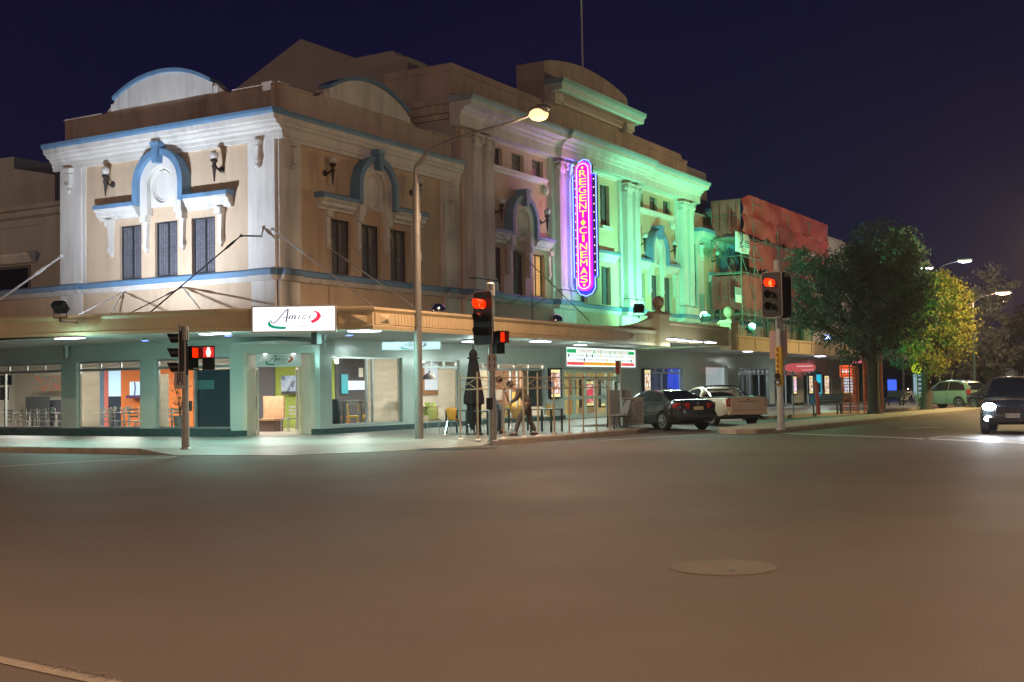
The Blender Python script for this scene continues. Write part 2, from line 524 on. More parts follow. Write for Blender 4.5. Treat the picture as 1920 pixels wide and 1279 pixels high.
def hood(T, c, zb=7.83, half=3.03, od=.42, keystone=True, mat_cap=None):
    mat_cap = mat_cap or blue
    # blue capping and white bed mould of the cross bar, left and right of the arch
    cap, bed = B(T), B(T)
    for a, b in ((c - half, c - 1.1), (c + 1.1, c + half)):
        cap.prof([(.0, zb), (od, zb), (od, zb + .12), (od - .1, zb + .18), (0, zb + .18)], a, b)
        bed.prof([(0, zb - .36), (.12, zb - .36), (.14, zb - .28), (.24, zb - .22), (.26, zb - .12), (od - .05, zb - .04), (od - .05, zb), (0, zb)], a + .06, b - .001)
    band_arch(cap, c, 1.14, .93, 8.45, zb + .0, .02, od)
    hd = cap.build('window_hood', mat_cap, bld)
    band_arch(bed, c, .93, .60, 8.45, zb - .36, .02, .26)
    bed.front(arch_pts(c, .60, 8.45, 7.72), .0, .07)
    bed.build('hood_moulding', trim, hd)
    k = B(T)
    k.front([(c - .11, 9.12), (c + .11, 9.12), (c + .17, 9.82), (c - .17, 9.82)], .0, od + .1)
    k.prof([(0, 9.80), (od + .14, 9.80), (od + .10, 9.68), (0, 9.66)], c - .19, c + .19)
    k.build('keystone', mat_cap, hd)
    m = B(T)
    P0 = []
    for i in range(28):
        a = 2 * PI * i / 28
        P0.append((c + .50 * math.cos(a), .11, 8.42 + .62 * math.sin(a)))
    m.tube(P0, .075, 6, True)
    m.tube([(c + (x - c) * .78, o, 8.42 + (z - 8.42) * .8) for x, o, z in P0], .03, 6, True)
    m.front([(c + .42 * math.cos(2 * PI * i / 24), 8.42 + .54 * math.sin(2 * PI * i / 24)) for i in range(24)], .06, .10)
    m.build('medallion', trim, hd)
    for q in (-2.5, -.83, .83, 2.5): bracket(T, c + q, zb - .36, 6.3)

def drop_ornament(T, s, o, z0=8.55, z1=9.42):
    b = B(T)
    b.front([(s - .17, z1), (s + .17, z1), (s + .10, z1 - .16), (s - .10, z1 - .16)], o, o + .2)
    b.front([(s - .085, z1 - .18), (s + .085, z1 - .18), (s + .06, z0 + .3), (s - .06, z0 + .3)], o, o + .14)
    b.box(s - .09, s + .09, o, o + .18, z0 + .18, z0 + .3)
    b.ball((s, o + .08, z0 + .08), .09, 8)
    b.build('drop_ornament', trim, bld)

sconce_spots = []
def pavilion(T, L, c, windows=True, oc=.6, e0=0.0, e1=.35, end_pil=True):
    wins = [(c + q - .515, c + q + .515, 5.42, 7.24) for q in (-1.66, 0, 1.66)]
    w = B(T)
    w.wall(0, L, 5.40, 9.75, 0, wins, .26)
    w.build('upper_wall', cream, bld)
    w = B(T)
    w.wall(0, L, 3.46, 5.05, .02)
    w.build('lower_wall', cream, bld)
    for h in wins: leaded_window(T, h[0], h[1], h[2], h[3])
    # corner pilasters
    for a, b, c0, c1 in ((0, .98, .98, 1.14), (L - 1.06, L, L - 1.22, L - 1.06)):
        p = B(T)
        p.box(a, b, 0, .10, 5.40, 9.55)
        p.box(c0, c1, 0, .05, 5.4, 9.5)
        p.build('pilaster', trim, bld)
        p = B(T); p.box(a, b, .02, .10, 3.46, 5.05); p.build('pilaster_base', trim, bld)
    for s in (.62, L - .55): drop_ornament(T, s, .10)
    # string course
    b = B(T)
    b.prof([(0, 5.18), (.2, 5.18), (.2, 5.34), (.1, 5.40), (0, 5.40)], .98, L - 1.06)
    for a, q in ((-.0, .98), (L - 1.06, L)):
        b.prof([(0, 5.18), (.32, 5.18), (.32, 5.34), (.2, 5.40), (0, 5.40)], a, q)
    b.build('string_course', blue, bld)
    b = B(T)
    b.prof([(0, 5.02), (.08, 5.02), (.14, 5.12), (.17, 5.18), (0, 5.18)], .98, L - 1.06)
    for a, q in ((0, .98), (L - 1.06, L)):
        b.prof([(0, 5.02), (.2, 5.02), (.26, 5.12), (.29, 5.18), (0, 5.18)], a, q)
    b.build('string_course_bed', trim, bld)
    # entablature
    k = oc / .6
    e = B(T)
    e.prof([(0, 9.42), (.12, 9.42), (.12, 9.54), (.16, 9.56), (.16, 9.68), (.24 * k + .02, 9.74), (.24 * k + .02, 9.80), (.42 * k, 9.86), (.42 * k, 9.93),
            (.52 * k, 9.96), (.54 * k, 10.12), (0, 10.12)], -e0, L + e1)
    e.build('cornice', trim, bld)
    e = B(T)
    e.prof([(0, 10.12), (.56 * k, 10.12), (.60 * k, 10.2), (.60 * k, 10.3), (.3 * k, 10.34), (0, 10.34)], -e0, L + e1 + .04)
    e.build('cornice_cap', blue, bld)
    # parapet with shoulders that sweep up to the segmental pediment
    pc = 4.97
    pts = [(-.1, 10.32), (L, 10.32), (L, 11.18), (L - 1.4, 11.18)]
    for i in range(7):
        u = i / 6
        pts.append((pc + 2.9 - .55 * u - (.0), 11.2 + .38 * u ** 1.6))
    for i in range(7):
        u = 1 - i / 6
        pts.append((pc - 2.9 + .55 * u, 11.2 + .38 * u ** 1.6))
    pts += [(1.3, 11.18), (-.1, 11.18)]
    w = B(T); w.front(pts, -.45, -.12)
    w.build('parapet', parapet_m, bld)
    for a, b in ((-.12, 1.9), (L - 1.9, L)):
        w = B(T); w.box(a, b, -.48, -.07, 11.18, 11.25); w.build('parapet_coping', parapet_m, bld)
    # segmental pediment
    n = 22; hw = 2.25; z0, z1 = 11.28, 12.22; rise = .62
    R = (hw * hw + rise * rise) / (2 * rise)
    top = [(pc + hw - 2 * hw * i / n, z1 - R + math.sqrt(R * R - (hw - 2 * hw * i / n) ** 2)) for i in range(n + 1)]
    w = B(T); w.front([(pc - hw, z0), (pc + hw, z0)] + top, -.5, -.05)
    w.box(pc - hw - .22, pc - hw, -.45, -.09, 11.25, 11.5); w.box(pc + hw, pc + hw + .22, -.45, -.09, 11.25, 11.5)
    pd = w.build('pediment', trim, bld)
    w = B(T)
    for i in range(n):
        a, b2 = top[i], top[i + 1]
        w.front([a, b2, (b2[0], b2[1] + .12), (a[0], a[1] + .12)], -.54, .06)
    w.build('pediment_moulding', blue, pd)
    hood(T, c)
    for q in (-2.48, 2.48): sconce_spots.append((T, c + q, 8.72))

pavilion(FR, 10.45, 4.85, oc=.36, e0=.0, e1=.0)
pavilion(FL, 9.78, 4.76, oc=.6, e0=.36)
# plain backs and roofs of the corner pavilion and the single storey wing beyond it
w = B()
w.box(BX + .5, BX + 10.45, BY + .5, BY + 9.78, 10.0, 10.3)
w.box(BX + .06, BX + 10.45, BY + 9.6, BY + 9.78, 3.3, 10.3)
w.build('roof', parapet_m, bld)
w = B(FL)
w.wall(9.78, 40, 3.46, 5.05, .02)
w.build('wing_wall', cream, bld)
w = B(FL); w.prof([(0, 5.18), (.2, 5.18), (.2, 5.34), (.1, 5.40), (0, 5.40), (-.4, 5.40), (-.4, 5.18)], 9.785, 40); w.build('string_course', blue, bld)
w = B(FL); w.prof([(0, 5.02), (.08, 5.02), (.14, 5.12), (.17, 5.18), (0, 5.18)], 9.785, 40); w.build('string_course_bed', trim, bld)

# ------------------------------------------------------------------ centre block
C1, C2, C3 = 15.15, 22.2, 29.25
PIERS = [11.75, 18.85, 25.85, 32.95]
CL, CR = 10.45, 34.3
sm, lo, mid = [], [], []
for c in (C1, C3):
    for q in (-1.77, 0, 1.72):
        sm.append((c + q - .5, c + q + .5, 10.60, 11.36))
        lo.append((c + q - .5, c + q + .5, 5.45, 7.28))
for q in (-1.25, 1.25):
    mid.append((C2 + q - .5, C2 + q + .5, 9.25, 11.2))
    lo.append((C2 + q - .5, C2 + q + .5, 5.45, 7.28))
w = B(FR); w.wall(CL, CR, 5.40, 12.0, .0, sm + lo + mid, .3); w.build('centre_wall', cream, bld)
w = B(FR); w.wall(CL, CR, 3.46, 5.05, .02); w.build('lower_wall', cream, bld)
lit_m = E('warm_lit_window', (.9, .45, .14), .8)
for h in sm: leaded_window(FR, *h, o=-.24, small=True)
for i, h in enumerate(lo):
    leaded_window(FR, *h, o=-.24, pane_m=lit_m if i == 2 else leaded)
for h in mid: leaded_window(FR, *h, o=-.24)
for c in (C1, C3):
    b = B(FR); b.prof([(0, 10.32), (.1, 10.32), (.14, 10.42), (.2, 10.46), (.22, 10.56), (0, 10.58)], c - 2.45, c + 2.3)
    b.ball((c + 2.25, .1, 10.1), .2, 10, 1, .7, 1.1)
    b.box(c + 2.12, c + 2.34, 0, .14, 10.1, 10.35)
    b.build('sill_course', trim, bld)
    hood(FR, c - .05, half=2.55, mat_cap=blue)
    for q in (-1.95, 1.9): sconce_spots.append((FR, c + q, 8.72))
b = B(FR)
b.prof([(0, 7.48), (.1, 7.48), (.14, 7.6), (.3, 7.72), (.32, 7.83), (0, 7.83)], C2 - 2.2, C2 + 2.1)
b.build('hood_moulding', trim, bld)
for a in (C2 + .68, C2 - 1.85):
    b = B(FR); b.box(a, a + 1.17, 0, .16, 9.05, 9.2); b.build('sill', trim, bld)
b = B(FR); b.prof([(0, 7.83), (.4, 7.83), (.4, 7.95), (.3, 8.0), (0, 8.0)], C2 - 2.3, C2 + 2.2); b.build('window_hood', blue, bld)

for s in PIERS:
    b = B(FR)
    b.box(s - 1.08, s + 1.08, .02, .2, 3.52, 5.05); b.build('pilaster_base', trim, bld)
    b = B(FR)
    b.box(s - 1.0, s + 1.0, 0, .14, 5.40, 11.62)
    for q in (-.46, .46):
        a = s + q
        b.box(a - .40, a + .40, .14, .52, 5.40, 5.72); b.box(a - .37, a + .37, .14, .49, 5.72, 5.80); b.box(a - .35, a + .35, .14, .47, 5.86, 5.92)
        # fluted shaft
        pts = []
        nfl = 5
        for i in range(nfl):
            x0 = a - .30 + .60 * i / nfl; x1 = a - .30 + .60 * (i + 1) / nfl
            pts += [(x0, .42), (x0 + .025, .42), (x0 + .045, .385), (x1 - .045, .385), (x1 - .025, .42), (x1, .42)]
        pts = [(a - .30, .14)] + pts + [(a + .30, .14)]
        b.ext([(x, o, 5.92) for x, o in pts], (0, 0, 10.98 - 5.92))
    b.build('pilaster', trim, bld)
    for q in (-.46, .46):
        cp = B(FR)
        a = s + q
        cp.box(a - .33, a + .33, .14, .44, 10.98, 11.08)
        for u in (-.27, .27):
            cp.tube([FR(0, 0, 0) and (a + u, .36, 11.25), (a + u, .52, 11.25)], .13, 10)
            cp.tube([(a + u, .50, 11.25), (a + u, .55, 11.25)], .06, 8)
            cp.tube([(a + u, .44, 11.12), (a + u * .98, .45, 10.75)], [.04, .02], 6)
        cp.box(a - .26, a + .26, .14, .46, 11.08, 11.36)
        cp.box(a - .40, a + .40, .14, .56, 11.38, 11.46)
        cp.front([(a - .06, 11.46), (a + .06, 11.46), (a, 11.66)], .3, .5)
        cp.build('capital', trim, bld)

b = B(FR)
b.prof([(0, 5.18), (.2, 5.18), (.2, 5.34), (.1, 5.40), (0, 5.40)], CL, CR)
for s in PIERS: b.prof([(.19, 5.175), (.58, 5.175), (.58, 5.345), (.5, 5.40), (.1, 5.402)], s - 1.1, s + 1.1)
b.build('string_course', blue, bld)
b = B(FR)
b.prof([(0, 5.02), (.08, 5.02), (.14, 5.12), (.17, 5.18), (0, 5.18)], CL, CR)
for s in PIERS: b.prof([(.17, 5.0), (.46, 5.0), (.5, 5.1), (.54, 5.17), (.17, 5.17)], s - 1.08, s + 1.08)
b.build('string_course_bed', trim, bld)

# architrave steps inside each bay, entablature over everything
for c in (C1, C2, C3):
    b = B(FR); z = 11.52
    for k, o in enumerate((.06, .12, .18, .24)):
        b.box(c - 2.52, c + 2.52, 0, o, z + k * .12, z + k * .12 + .10)
        b.box(c - 2.52, c + 2.52, 0, o - .03, z + k * .12 + .10, z + k * .12 + .12)
    b.build('architrave', trim, bld)
MAINC = [(0, 11.62), (.46, 11.62), (.46, 12.0), (.52, 12.04), (.55, 12.16), (.66, 12.22), (.68, 12.30), (.98, 12.36), (1.0, 12.52), (0, 12.52)]
b = B(FR)
b.prof(MAINC, CL - .15, CR + .15)
b.prof([(o + (.22 if o > .1 else 0.4), z + (.002 if 11.7 < z < 12.5 else 0)) for o, z in MAINC], 17.85, 26.85)
b.prof([(o - .002, z) for o, z in MAINC], CL - .5, CL - .15); b.prof([(o - .002, z) for o, z in MAINC], CR + .15, CR + .35)
cor = b.build('cornice', trim, bld)
b = B(FR)
CAP = [(0, 12.52), (1.02, 12.52), (1.08, 12.6), (1.1, 12.72), (.6, 12.76), (0, 12.76)]
b.prof(CAP, CL - .55, CR + .4)
b.prof([(o + .22 if o > .1 else .55, z + .004) for o, z in CAP], 17.8, 26.9)
b.build('cornice_cap', M('grey_blue_cap', (.30, .40, .46), .6, noise=.14, scale=2), bld)
# return of the block above the pavilion roof
for a, c in ((CL - .02, CL + .3), (CR - .3, CR + .02)):
    b = B(FR); b.box(a, c, -14, -.002, 9.9, 12.0); b.build('return_wall', gable_m, bld)
for f in (0, 1):
    b = B(FR)
    for o0, z0, z1, d in ((-2.6, 12.0, 12.2, .18), (-2.6, 12.2, 12.52, .34), (-2.6, 12.52, 12.74, .46)):
        b.box(*((CR - .1, CR + d) if f else (CL - d, CL + .1)), o0, -.004, z0, z1)
    b.build('cornice_return', parapet_m, bld)
# parapets either side, stepped and swept
for a0, a1, f in ((CL, 18.0, 1), (26.6, CR + .1, -1)):
    b = B(FR)
    out = a0 if f == 1 else a1
    inn = a1 if f == 1 else a0
    pts = [(out, 12.7), (inn, 12.7), (inn, 14.28), (out + f * 1.0, 14.28), (out + f * .75, 14.22), (out + f * .6, 14.0), (out, 13.96)] if f == -1 else \
          [(out, 12.7), (inn, 12.7), (inn, 14.2), (out, 14.2)]
    b.front(pts, -.75, -.2)
    zz = 13.9
    b.front([(out, zz), (inn, zz), (inn, zz + .12), (out, zz + .12)], -.2, -.14)
    if f == 1:
        b.box(CL, CL + .5, -3.4, -.751, 12.0, 14.2)
        b.box(CL - .06, CL, -3.4, -.2, 13.9, 14.02)
    b.build('parapet', parapet_m, bld)
# raised attic with its own cornice
b = B(FR)
pc, hw = 22.2, 4.42
pts = [(pc - hw, 12.7), (pc + hw, 12.7), (pc + hw, 15.5), (pc + hw - .12, 15.62), (pc + hw - .2, 15.95), (pc + hw - .45, 16.02)]
n = 14
for i in range(n + 1):
    x = hw - .5 - (2 * hw - 1.0) * i / n
    pts.append((pc + x, 16.05 + .42 * (1 - (x / (hw - .5)) ** 2)))
pts += [(pc - hw + .45, 16.02), (pc - hw + .2, 15.95), (pc - hw, 15.9)]
b.front(pts, -1.5, -.1)
b.build('attic', parapet_m, bld)
b = B(FR)
ac = [(-.1, 14.36), (.1, 14.36), (.14, 14.48), (.2, 14.52), (.74, 14.58), (.76, 14.82), (-.1, 14.82)]
b.prof(ac, pc - 4.35, pc + 4.35)
for a in (pc - 3.75, pc + 3.75):
    b.box(a - .42, a + .42, -.1, .32, 14.2, 14.56); b.box(a - .36, a + .36, -.1, .24, 14.08, 14.2)
x = pc - 3.0
while x < pc + 3.0:
    b.box(x, x + .09, .1, .2, 14.40, 14.56); x += .17
b.prof([(-.1, 14.2), (.12, 14.2), (.16, 14.3), (-.1, 14.32)], pc - 3.1, pc + 3.1)
b.build('attic_cornice', trim, bld)
b = B(FR); b.prof([(-.1, 14.82), (.78, 14.82), (.84, 14.9), (.87, 15.06), (-.1, 15.1)], pc - 4.42, pc + 4.42)
b.build('attic_cornice_cap', M('teal_cap', (.30, .42, .42), .6, noise=.12), bld)
p = at(1092, 122, Y=BY + .9)
b = B(); b.tube([(p.x, BY + .9, 16.2), (p.x, BY + .9, 24)], [.05, .03], 8); b.build('flagpole', trim, bld)

# auditorium and fly tower behind
b = B()
prof = [(46, 8), (46, 12.1), (43, 13.5), (34.9, 17.1), (31.9, 15.8), (29.95, 15.82), (29.75, 15.6), (29.2, 15.45), (29.1, 8)]
b.ext([(42, y, z) for y, z in prof], (34, 0, 0))
b.build('auditorium', gable_m, bld)

# far pavilion, half hidden by the scaffold
pavilion(FE, 10.4, 5.0, oc=.6, e0=.2, e1=.3)
# flat roof sheet under everything (seen only from above)
b = B(); b.box(BX + 10.5, EX + 10.3, BY + .8, BY + 9, 9.9, 10.1); b.build('roof', parapet_m, bld)

# ------------------------------------------------------------------ wall sconces
sc_globe = M('opal_glass', (.62, .60, .58), .2, noise=0, spec=.6)
sc_iron = M('sconce_iron', (.035, .025, .025), .5, noise=.2)
proto = None
names = {0: 'cinema street face of the corner pavilion', 1: 'restaurant street face of the corner pavilion'}
sides = ('left of the round arch', 'right of the round arch')
lab = []
for i in range(len(sconce_spots)):
    k = i // 2
    face = ('dim cream wall above the fluted awning', 'floodlit white corner face', 'pink tinted bay beside the neon sign',
            'green lit bay past the neon sign', 'far green pavilion beside the scaffold')[k]
    side = 'left' if (i % 2 == 0) != (k == 1) else 'right'
    lab.append(f'globe wall lamp {side} of the arch, {face}')
order = [4, 5, 6, 7]
# sconce_spots are appended: pavilion FR (2), FL (2), bay1 (2), bay3 (2), far pavilion (2)
for i, (T, s, z) in enumerate(sconce_spots):
    if i == 9: continue
    w0 = Vector(T(s, 0, z))
    nrm = (Vector(T(s, 1, z)) - w0)
    rz = math.atan2(nrm.y, nrm.x)
    if proto is None:
        proto = thing('wall_sconce', lab[i], 'wall lamp', w0, rz, 'torch wall lamps on the cinema')
        MB().ball((.34, 0, .40), .15, 14).build('globe', sc_globe, proto, smooth=True)
        mb = MB()
        mb.lathe([(.02, -.45), (.035, -.3), (.06, -.05), (.09, .05), (.06, .08), (.07, .16), (.12, .2), (.11, .26)], (.34, 0, 0), 10)
        mb.build('torch', sc_iron, proto, smooth=True)
        mb = MB()
        mb.tube([(.0, 0, -.02), (.12, 0, -.06), (.24, 0, .02), (.34, 0, .02)], .035, 7)
        mb.lathe([(.0, .0), (.11, .0), (.11, .03), (.06, .06)], (0, 0, -.02), 10, ax=(1, 0, 0))
        mb.build('wall_arm', sc_iron, proto)
    else:
        dup(proto, w0, rz, lab[i])
# ------------------------------------------------------------------ ground floor shop fronts
def xbars(mb, T, s0, s1, z0, z1, o, n):
    """row of n transom lights with crossed bars"""
    W = (s1 - s0) / n
    for i in range(n):
        a, b = s0 + i * W, s0 + (i + 1) * W
        if i: mb.box(a - .035, a + .035, o - .03, o + .03, z0, z1)
        mb.tube([(a + .05, o, z0 + .03), (b - .05, o, z1 - .03)], .011, 5)
        mb.tube([(a + .05, o, z1 - .03), (b - .05, o, z0 + .03)], .011, 5)

def shop_window(T, s0, s1, z0, z1, muls=(), transom=None, n=4, gl=None, fm=None):
    f = B(T); fw = .06; q0, q1 = -.20, -.12
    f.box(s0, s1, q0, q1, z0, z0 + fw); f.box(s0, s1, q0, q1, z1 - fw, z1)
    f.box(s0, s0 + fw, q0, q1, z0 + fw, z1 - fw); f.box(s1 - fw, s1, q0, q1, z0 + fw, z1 - fw)
    top = z1 - fw
    if transom:
        f.box(s0 + fw, s1 - fw, q0 - .03, q1 + .03, transom, transom + .09)
        top = transom
    for m_ in muls: f.box(m_ - .035, m_ + .035, q0, q1, z0 + fw, top)
    fr = f.build('shop_window', fm or alu, bld)
    g = B(T); g.quad((s0 + fw, -.16, z0 + fw), (s1 - fw, -.16, z0 + fw), (s1 - fw, -.16, z1 - fw), (s0 + fw, -.16, z1 - fw))
    g.build('pane', gl or glass, fr)
    if transom:
        x = B(T); xbars(x, T, s0 + fw, s1 - fw, transom + .09, z1 - fw, -.145, n)
        x.build('crossed_bars', alu, fr)
    return fr

holesL = [(9.85, 17.6, .40, 2.69), (6.0, 9.08, .40, 2.69), (1.98, 5.32, .40, 2.69)]
w = B(FL); w.wall(1.96, 40, .40, 3.5, 0, holesL, .22); w.build('shop_wall', tile, bld)
w = B(FL); w.box(1.96, 40, -.1, .035, .10, .40); w.build('plinth', plinth_m, bld)
shop_window(FL, 9.85, 17.6, .40, 2.69, (13.0,), 2.36, 8)
shop_window(FL, 6.0, 9.08, .40, 2.69, (), 2.36, 3)
shop_window(FL, 1.98, 5.32, .40, 2.69, (3.62,), 2.36, 4)
holesR = [(2.65, 6.65, .40, 2.70), (7.8, 10.45, .33, 2.66), (11.1, 17.35, .33, 2.62), (19.0, 24.6, .16, 2.34), (28.25, 32.7, .30, 2.54), (36.1, 39.6, .30, 2.66),
          (41.4, 47.2, .16, 2.6), (48.2, 52.5, .16, 2.6), (54.5, 57.5, .16, 2.6)]
w = B(FR); w.wall(2.0, 72, .33, 3.5, 0, holesR, .22); w.build('shop_wall', tile, bld)
for a, b in ((2.0, 19.0), (24.6, 41.4), (47.2, 48.2), (52.5, 54.5), (57.5, 72)):
    w = B(FR); w.box(a, b, -.1, .035, .10, .33); w.build('plinth', plinth_m, bld)
shop_window(FR, 2.65, 6.65, .40, 2.70, (4.72, 5.05))
shop_window(FR, 7.8, 10.45, .33, 2.66, (), 2.34, 3)
shop_window(FR, 11.1, 17.35, .33, 2.62, (14.55, 15.1), 2.30, 5)
shop_window(FR, 28.25, 32.7, .30, 2.54, (30.2,), 2.22, 4)
shop_window(FR, 36.1, 39.6, .30, 2.66, ())
shop_window(FR, 41.4, 47.2, .16, 2.6, (42.6, 43.9, 45.6), 2.2, 7)
shop_window(FR, 48.2, 52.5, .16, 2.6, (49.6, 51), 2.2, 5)
shop_window(FR, 54.5, 57.5, .16, 2.6, (56,), 2.2, 3)

# chamfered corner entry
A_, B_ = Vector((29.4, 27.4)), Vector((31.4, 25.44))
dC = (B_ - A_).normalized(); nC = Vector((dC.y, -dC.x))
if nC.dot(Vector((-1, -1))) < 0: nC = -nC
LC = (B_ - A_).length
FC = lambda s, o, z: (A_.x + dC.x * s + nC.x * o, A_.y + dC.y * s + nC.y * o, z)
w = B(FC); w.wall(-.02, LC + .02, .15, 3.5, 0.0, [(.50, 2.52, .15, 2.78)], .7)
w.build('entry_wall', tile, bld)
ivory = M('ivory_tile', (.66, .58, .46), .4, noise=.05)
for a, b, c0, c1 in ((.50, .82, .38, .50), (2.52, 2.26, 2.52, 2.66)):
    w = B(FC)
    w.ext([(a, .012, .15), (b, -.62, .15), (b, -.66, .15), (c0 if a < 1 else c1, -.1, .15), (c0 if a < 1 else c1, .012, .15)], (0, 0, 2.63))
    w.box(c0, c1, -.05, .02, .15, 2.80)
    w.build('entry_reveal', ivory, bld)
for a, b in ((-.05, .5), (2.52, LC + .05)):
    w = B(FC); w.box(a, b, -.1, .03, .10, .34); w.build('plinth', plinth_m, bld)
w = B(FC); w.box(.55, 2.48, -.70, -.02, .13, .165); w.build('threshold', pave, bld)
# open glazed door leaves
for s0, sg in ((.86, 1), (2.22, -1)):
    d = B(FC)
    x0, x1 = (s0, s0 + .05) if sg > 0 else (s0 - .05, s0)
    for a, b in ((-1.30, -1.22), (-.56, -.48)): d.box(x0, x1, a, b, .17, 2.34)
    for a, b in ((.17, .3), (2.26, 2.34)): d.box(x0, x1, -1.22, -.56, a, b)
    dr = d.build('door', ivory, bld)
    g = B(FC); c = (x0 + x1) / 2; g.quad((c, -1.22, .3), (c, -.56, .3), (c, -.56, 2.26), (c, -1.22, 2.26)); g.build('pane', glass, dr)
    h = B(FC); h.tube([(x0 - .03 * sg, -.62, 1.0), (x0 - .03 * sg, -.62, 1.4)], .012, 6); h.build('handle', chrome, dr)

# ------------------------------------------------------------------ rooms behind the glass
def rect(plane, v, p0, p1, mat, name='interior_wall', t=.04, parent=bld, org=ORG):
    """flat panel standing on a plane X=v or Y=v whose corners are the two pixels"""
    mb = MB(None, org)
    if plane == 'X':
        a, b = at(*p0, X=v), at(*p1, X=v)
        mb.box(v, v + t, min(a.y, b.y), max(a.y, b.y), min(a.z, b.z), max(a.z, b.z))
    else:
        a, b = at(*p0, Y=v), at(*p1, Y=v)
        mb.box(min(a.x, b.x), max(a.x, b.x), v, v + t, min(a.z, b.z), max(a.z, b.z))
    return mb.build(name, mat, parent)

oak = M('timber', (.36, .20, .10), .5, noise=.25, scale=6, streak=.1)
floor_m = M('cafe_floor', (.30, .26, .22), .3, noise=.1, scale=3)
grey_w = M('grey_wall', (.09, .09, .10), .7, noise=.08)
beige_w = M('beige_wall', (.46, .40, .32), .8, noise=.06)
orange_w = M('orange_wall', (.62, .16, .03), .7, noise=.06)
green_w = M('lime_green_wall', (.26, .34, .05), .7, noise=.06)
blind_m = M('roller_blind', (.62, .54, .44), .8, noise=.16, scale=.7, streak=7)
def translucent(m, k=.45):
    nt = m.node_tree; N, L = nt.nodes, nt.links
    p = N['Principled BSDF']; tr = N.new('ShaderNodeBsdfTranslucent'); mx = N.new('ShaderNodeMixShader')
    mx.inputs[0].default_value = k
    L.new(p.inputs['Base Color'].links[0].from_socket, tr.inputs[0])
    L.new(p.outputs[0], mx.inputs[1]); L.new(tr.outputs[0], mx.inputs[2]); L.new(mx.outputs[0], N['Material Output'].inputs[0])
translucent(blind_m)
def roller(plane, v, p0, p1):
    mb = B()
    a, b = (at(*p0, X=v), at(*p1, X=v)) if plane == 'X' else (at(*p0, Y=v), at(*p1, Y=v))
    if plane == 'X': mb.quad((v, a.y, a.z), (v, b.y, a.z), (v, b.y, b.z), (v, a.y, b.z))
    else: mb.quad((a.x, v, a.z), (b.x, v, a.z), (b.x, v, b.z), (a.x, v, b.z))
    o = mb.build('blind', blind_m, bld)
    o.modifiers.new('hem', 'SOLIDIFY').thickness = .0
    o.modifiers.clear()
    return o
paleblue = E('pale_blue_lit_wall', (.42, .62, .85), .75)  # wall glows by itself, standing in for room light on it
navy = M('navy_panel', (.02, .035, .06), .4, noise=.15)
w = B(); w.box(29.45, 47.2, 25.5, 48, .10, .158); w.build('floor', floor_m, bld)
w = B(); w.box(29.45, 47.2, 25.5, 48, 3.06, 3.14); w.build('ceiling', white, bld)
w = B()
w.box(37.05, 37.2, 31.0, 48, .158, 3.06); w.box(37.2, 47.2, 31.0, 31.2, .158, 3.06)
w.box(47.05, 47.2, 25.6, 31, .158, 3.06); w.box(29.5, 37.05, 47.9, 48, .158, 3.06)
w.build('interior_wall', offwhite, bld)
X7, Y7 = 36.98, 30.93
# restaurant street windows
rect('X', X7, (187, 690), (204, 812), M('slate_blue_wall', (.10, .17, .26), .6, noise=.1))
rect('X', X7 - .03, (195, 690), (203, 812), M('salmon_pillar', (.55, .14, .12), .6, noise=.08), 'interior_pillar')
rect('X', X7 - .02, (203.5, 696), (226, 743), paleblue)
rect('X', X7 - .02, (203.5, 743.5), (226, 800), navy, 'counter')
rect('X', X7, (226.5, 690), (362, 812), orange_w)
rect('X', X7, (28, 700), (62, 812), beige_w)
rect('X', X7 - .6, (48, 744), (92, 812), darkgrey, 'counter')
rect('X', X7 - .05, (92, 750), (120, 812), M('wine_rack', (.10, .10, .12), .5, noise=.5, scale=14), 'shelf_unit')
# blinds just behind the glass
roller('X', 29.68, (147, 700), (187, 805))
roller('X', 29.68, (293, 702), (316.5, 805))
rect('X', 29.66, (366, 694), (431.5, 803), M('slate_door_leaf', (.05, .075, .10), .35, noise=.08, scale=.5), 'closed_panel', .03)
rect('X', 29.63, (367, 713), (402, 730), M('pale_notice', (.14, .28, .30), .4, noise=.06), 'notice', .01)
rect('X', 29.70, (0, 704), (22, 722), navy, 'blind', .02)
rect('X', 29.70, (0, 726), (16, 750), darkgrey, 'notice_board', .02)
# entry view
rect('X', X7 - .01, (480, 680), (516, 815), grey_w)
rect('X', X7 - .01, (516, 680), (575, 815), green_w)
# cinema street windows of the restaurant
rect('Y', Y7, (612, 660), (628.5, 815), green_w)
rect('Y', Y7, (628.5, 660), (690, 815), grey_w)
roller('Y', 25.72, (689, 672), (751, 797))
roller('Y', 25.72, (821.5, 692), (861, 790))
rect('Y', Y7, (784, 690), (796.5, 735), M('apricot_wall', (.62, .36, .2), .7, noise=.06))
rect('Y', Y7 - .02, (797, 680), (821, 731), E('pale_lit_wall', (.62, .70, .82), .8))  # emissive panel: brightness of the lit wall put into its colour
rect('Y', Y7 - .4, (784, 733), (823, 739.5), oak, 'counter', .3)
rect('Y', Y7 - .3, (784, 740), (823, 762), white, 'counter_front', .1)
brick_m = M('stacked_timber_wall', (.40, .22, .15), .7, noise=.3, scale=3, streak=6)
rect('X', 46.93, (925, 690), (978, 800), brick_m, 'interior_wall', .1)
roller('Y', 25.72, (881, 692), (914, 790))
rect('Y', 25.72, (991, 690), (1018, 762), darkgrey, 'closed_panel', .02)
rect('Y', 25.74, (978, 690), (990, 790), brick_m, 'interior_pillar', .1)
rect('X', 46.85, (955, 736), (978, 764), E('amber_glow_panel', (1, .42, .10), .6), 'bar_back', .05)  # panel that glows amber by itself

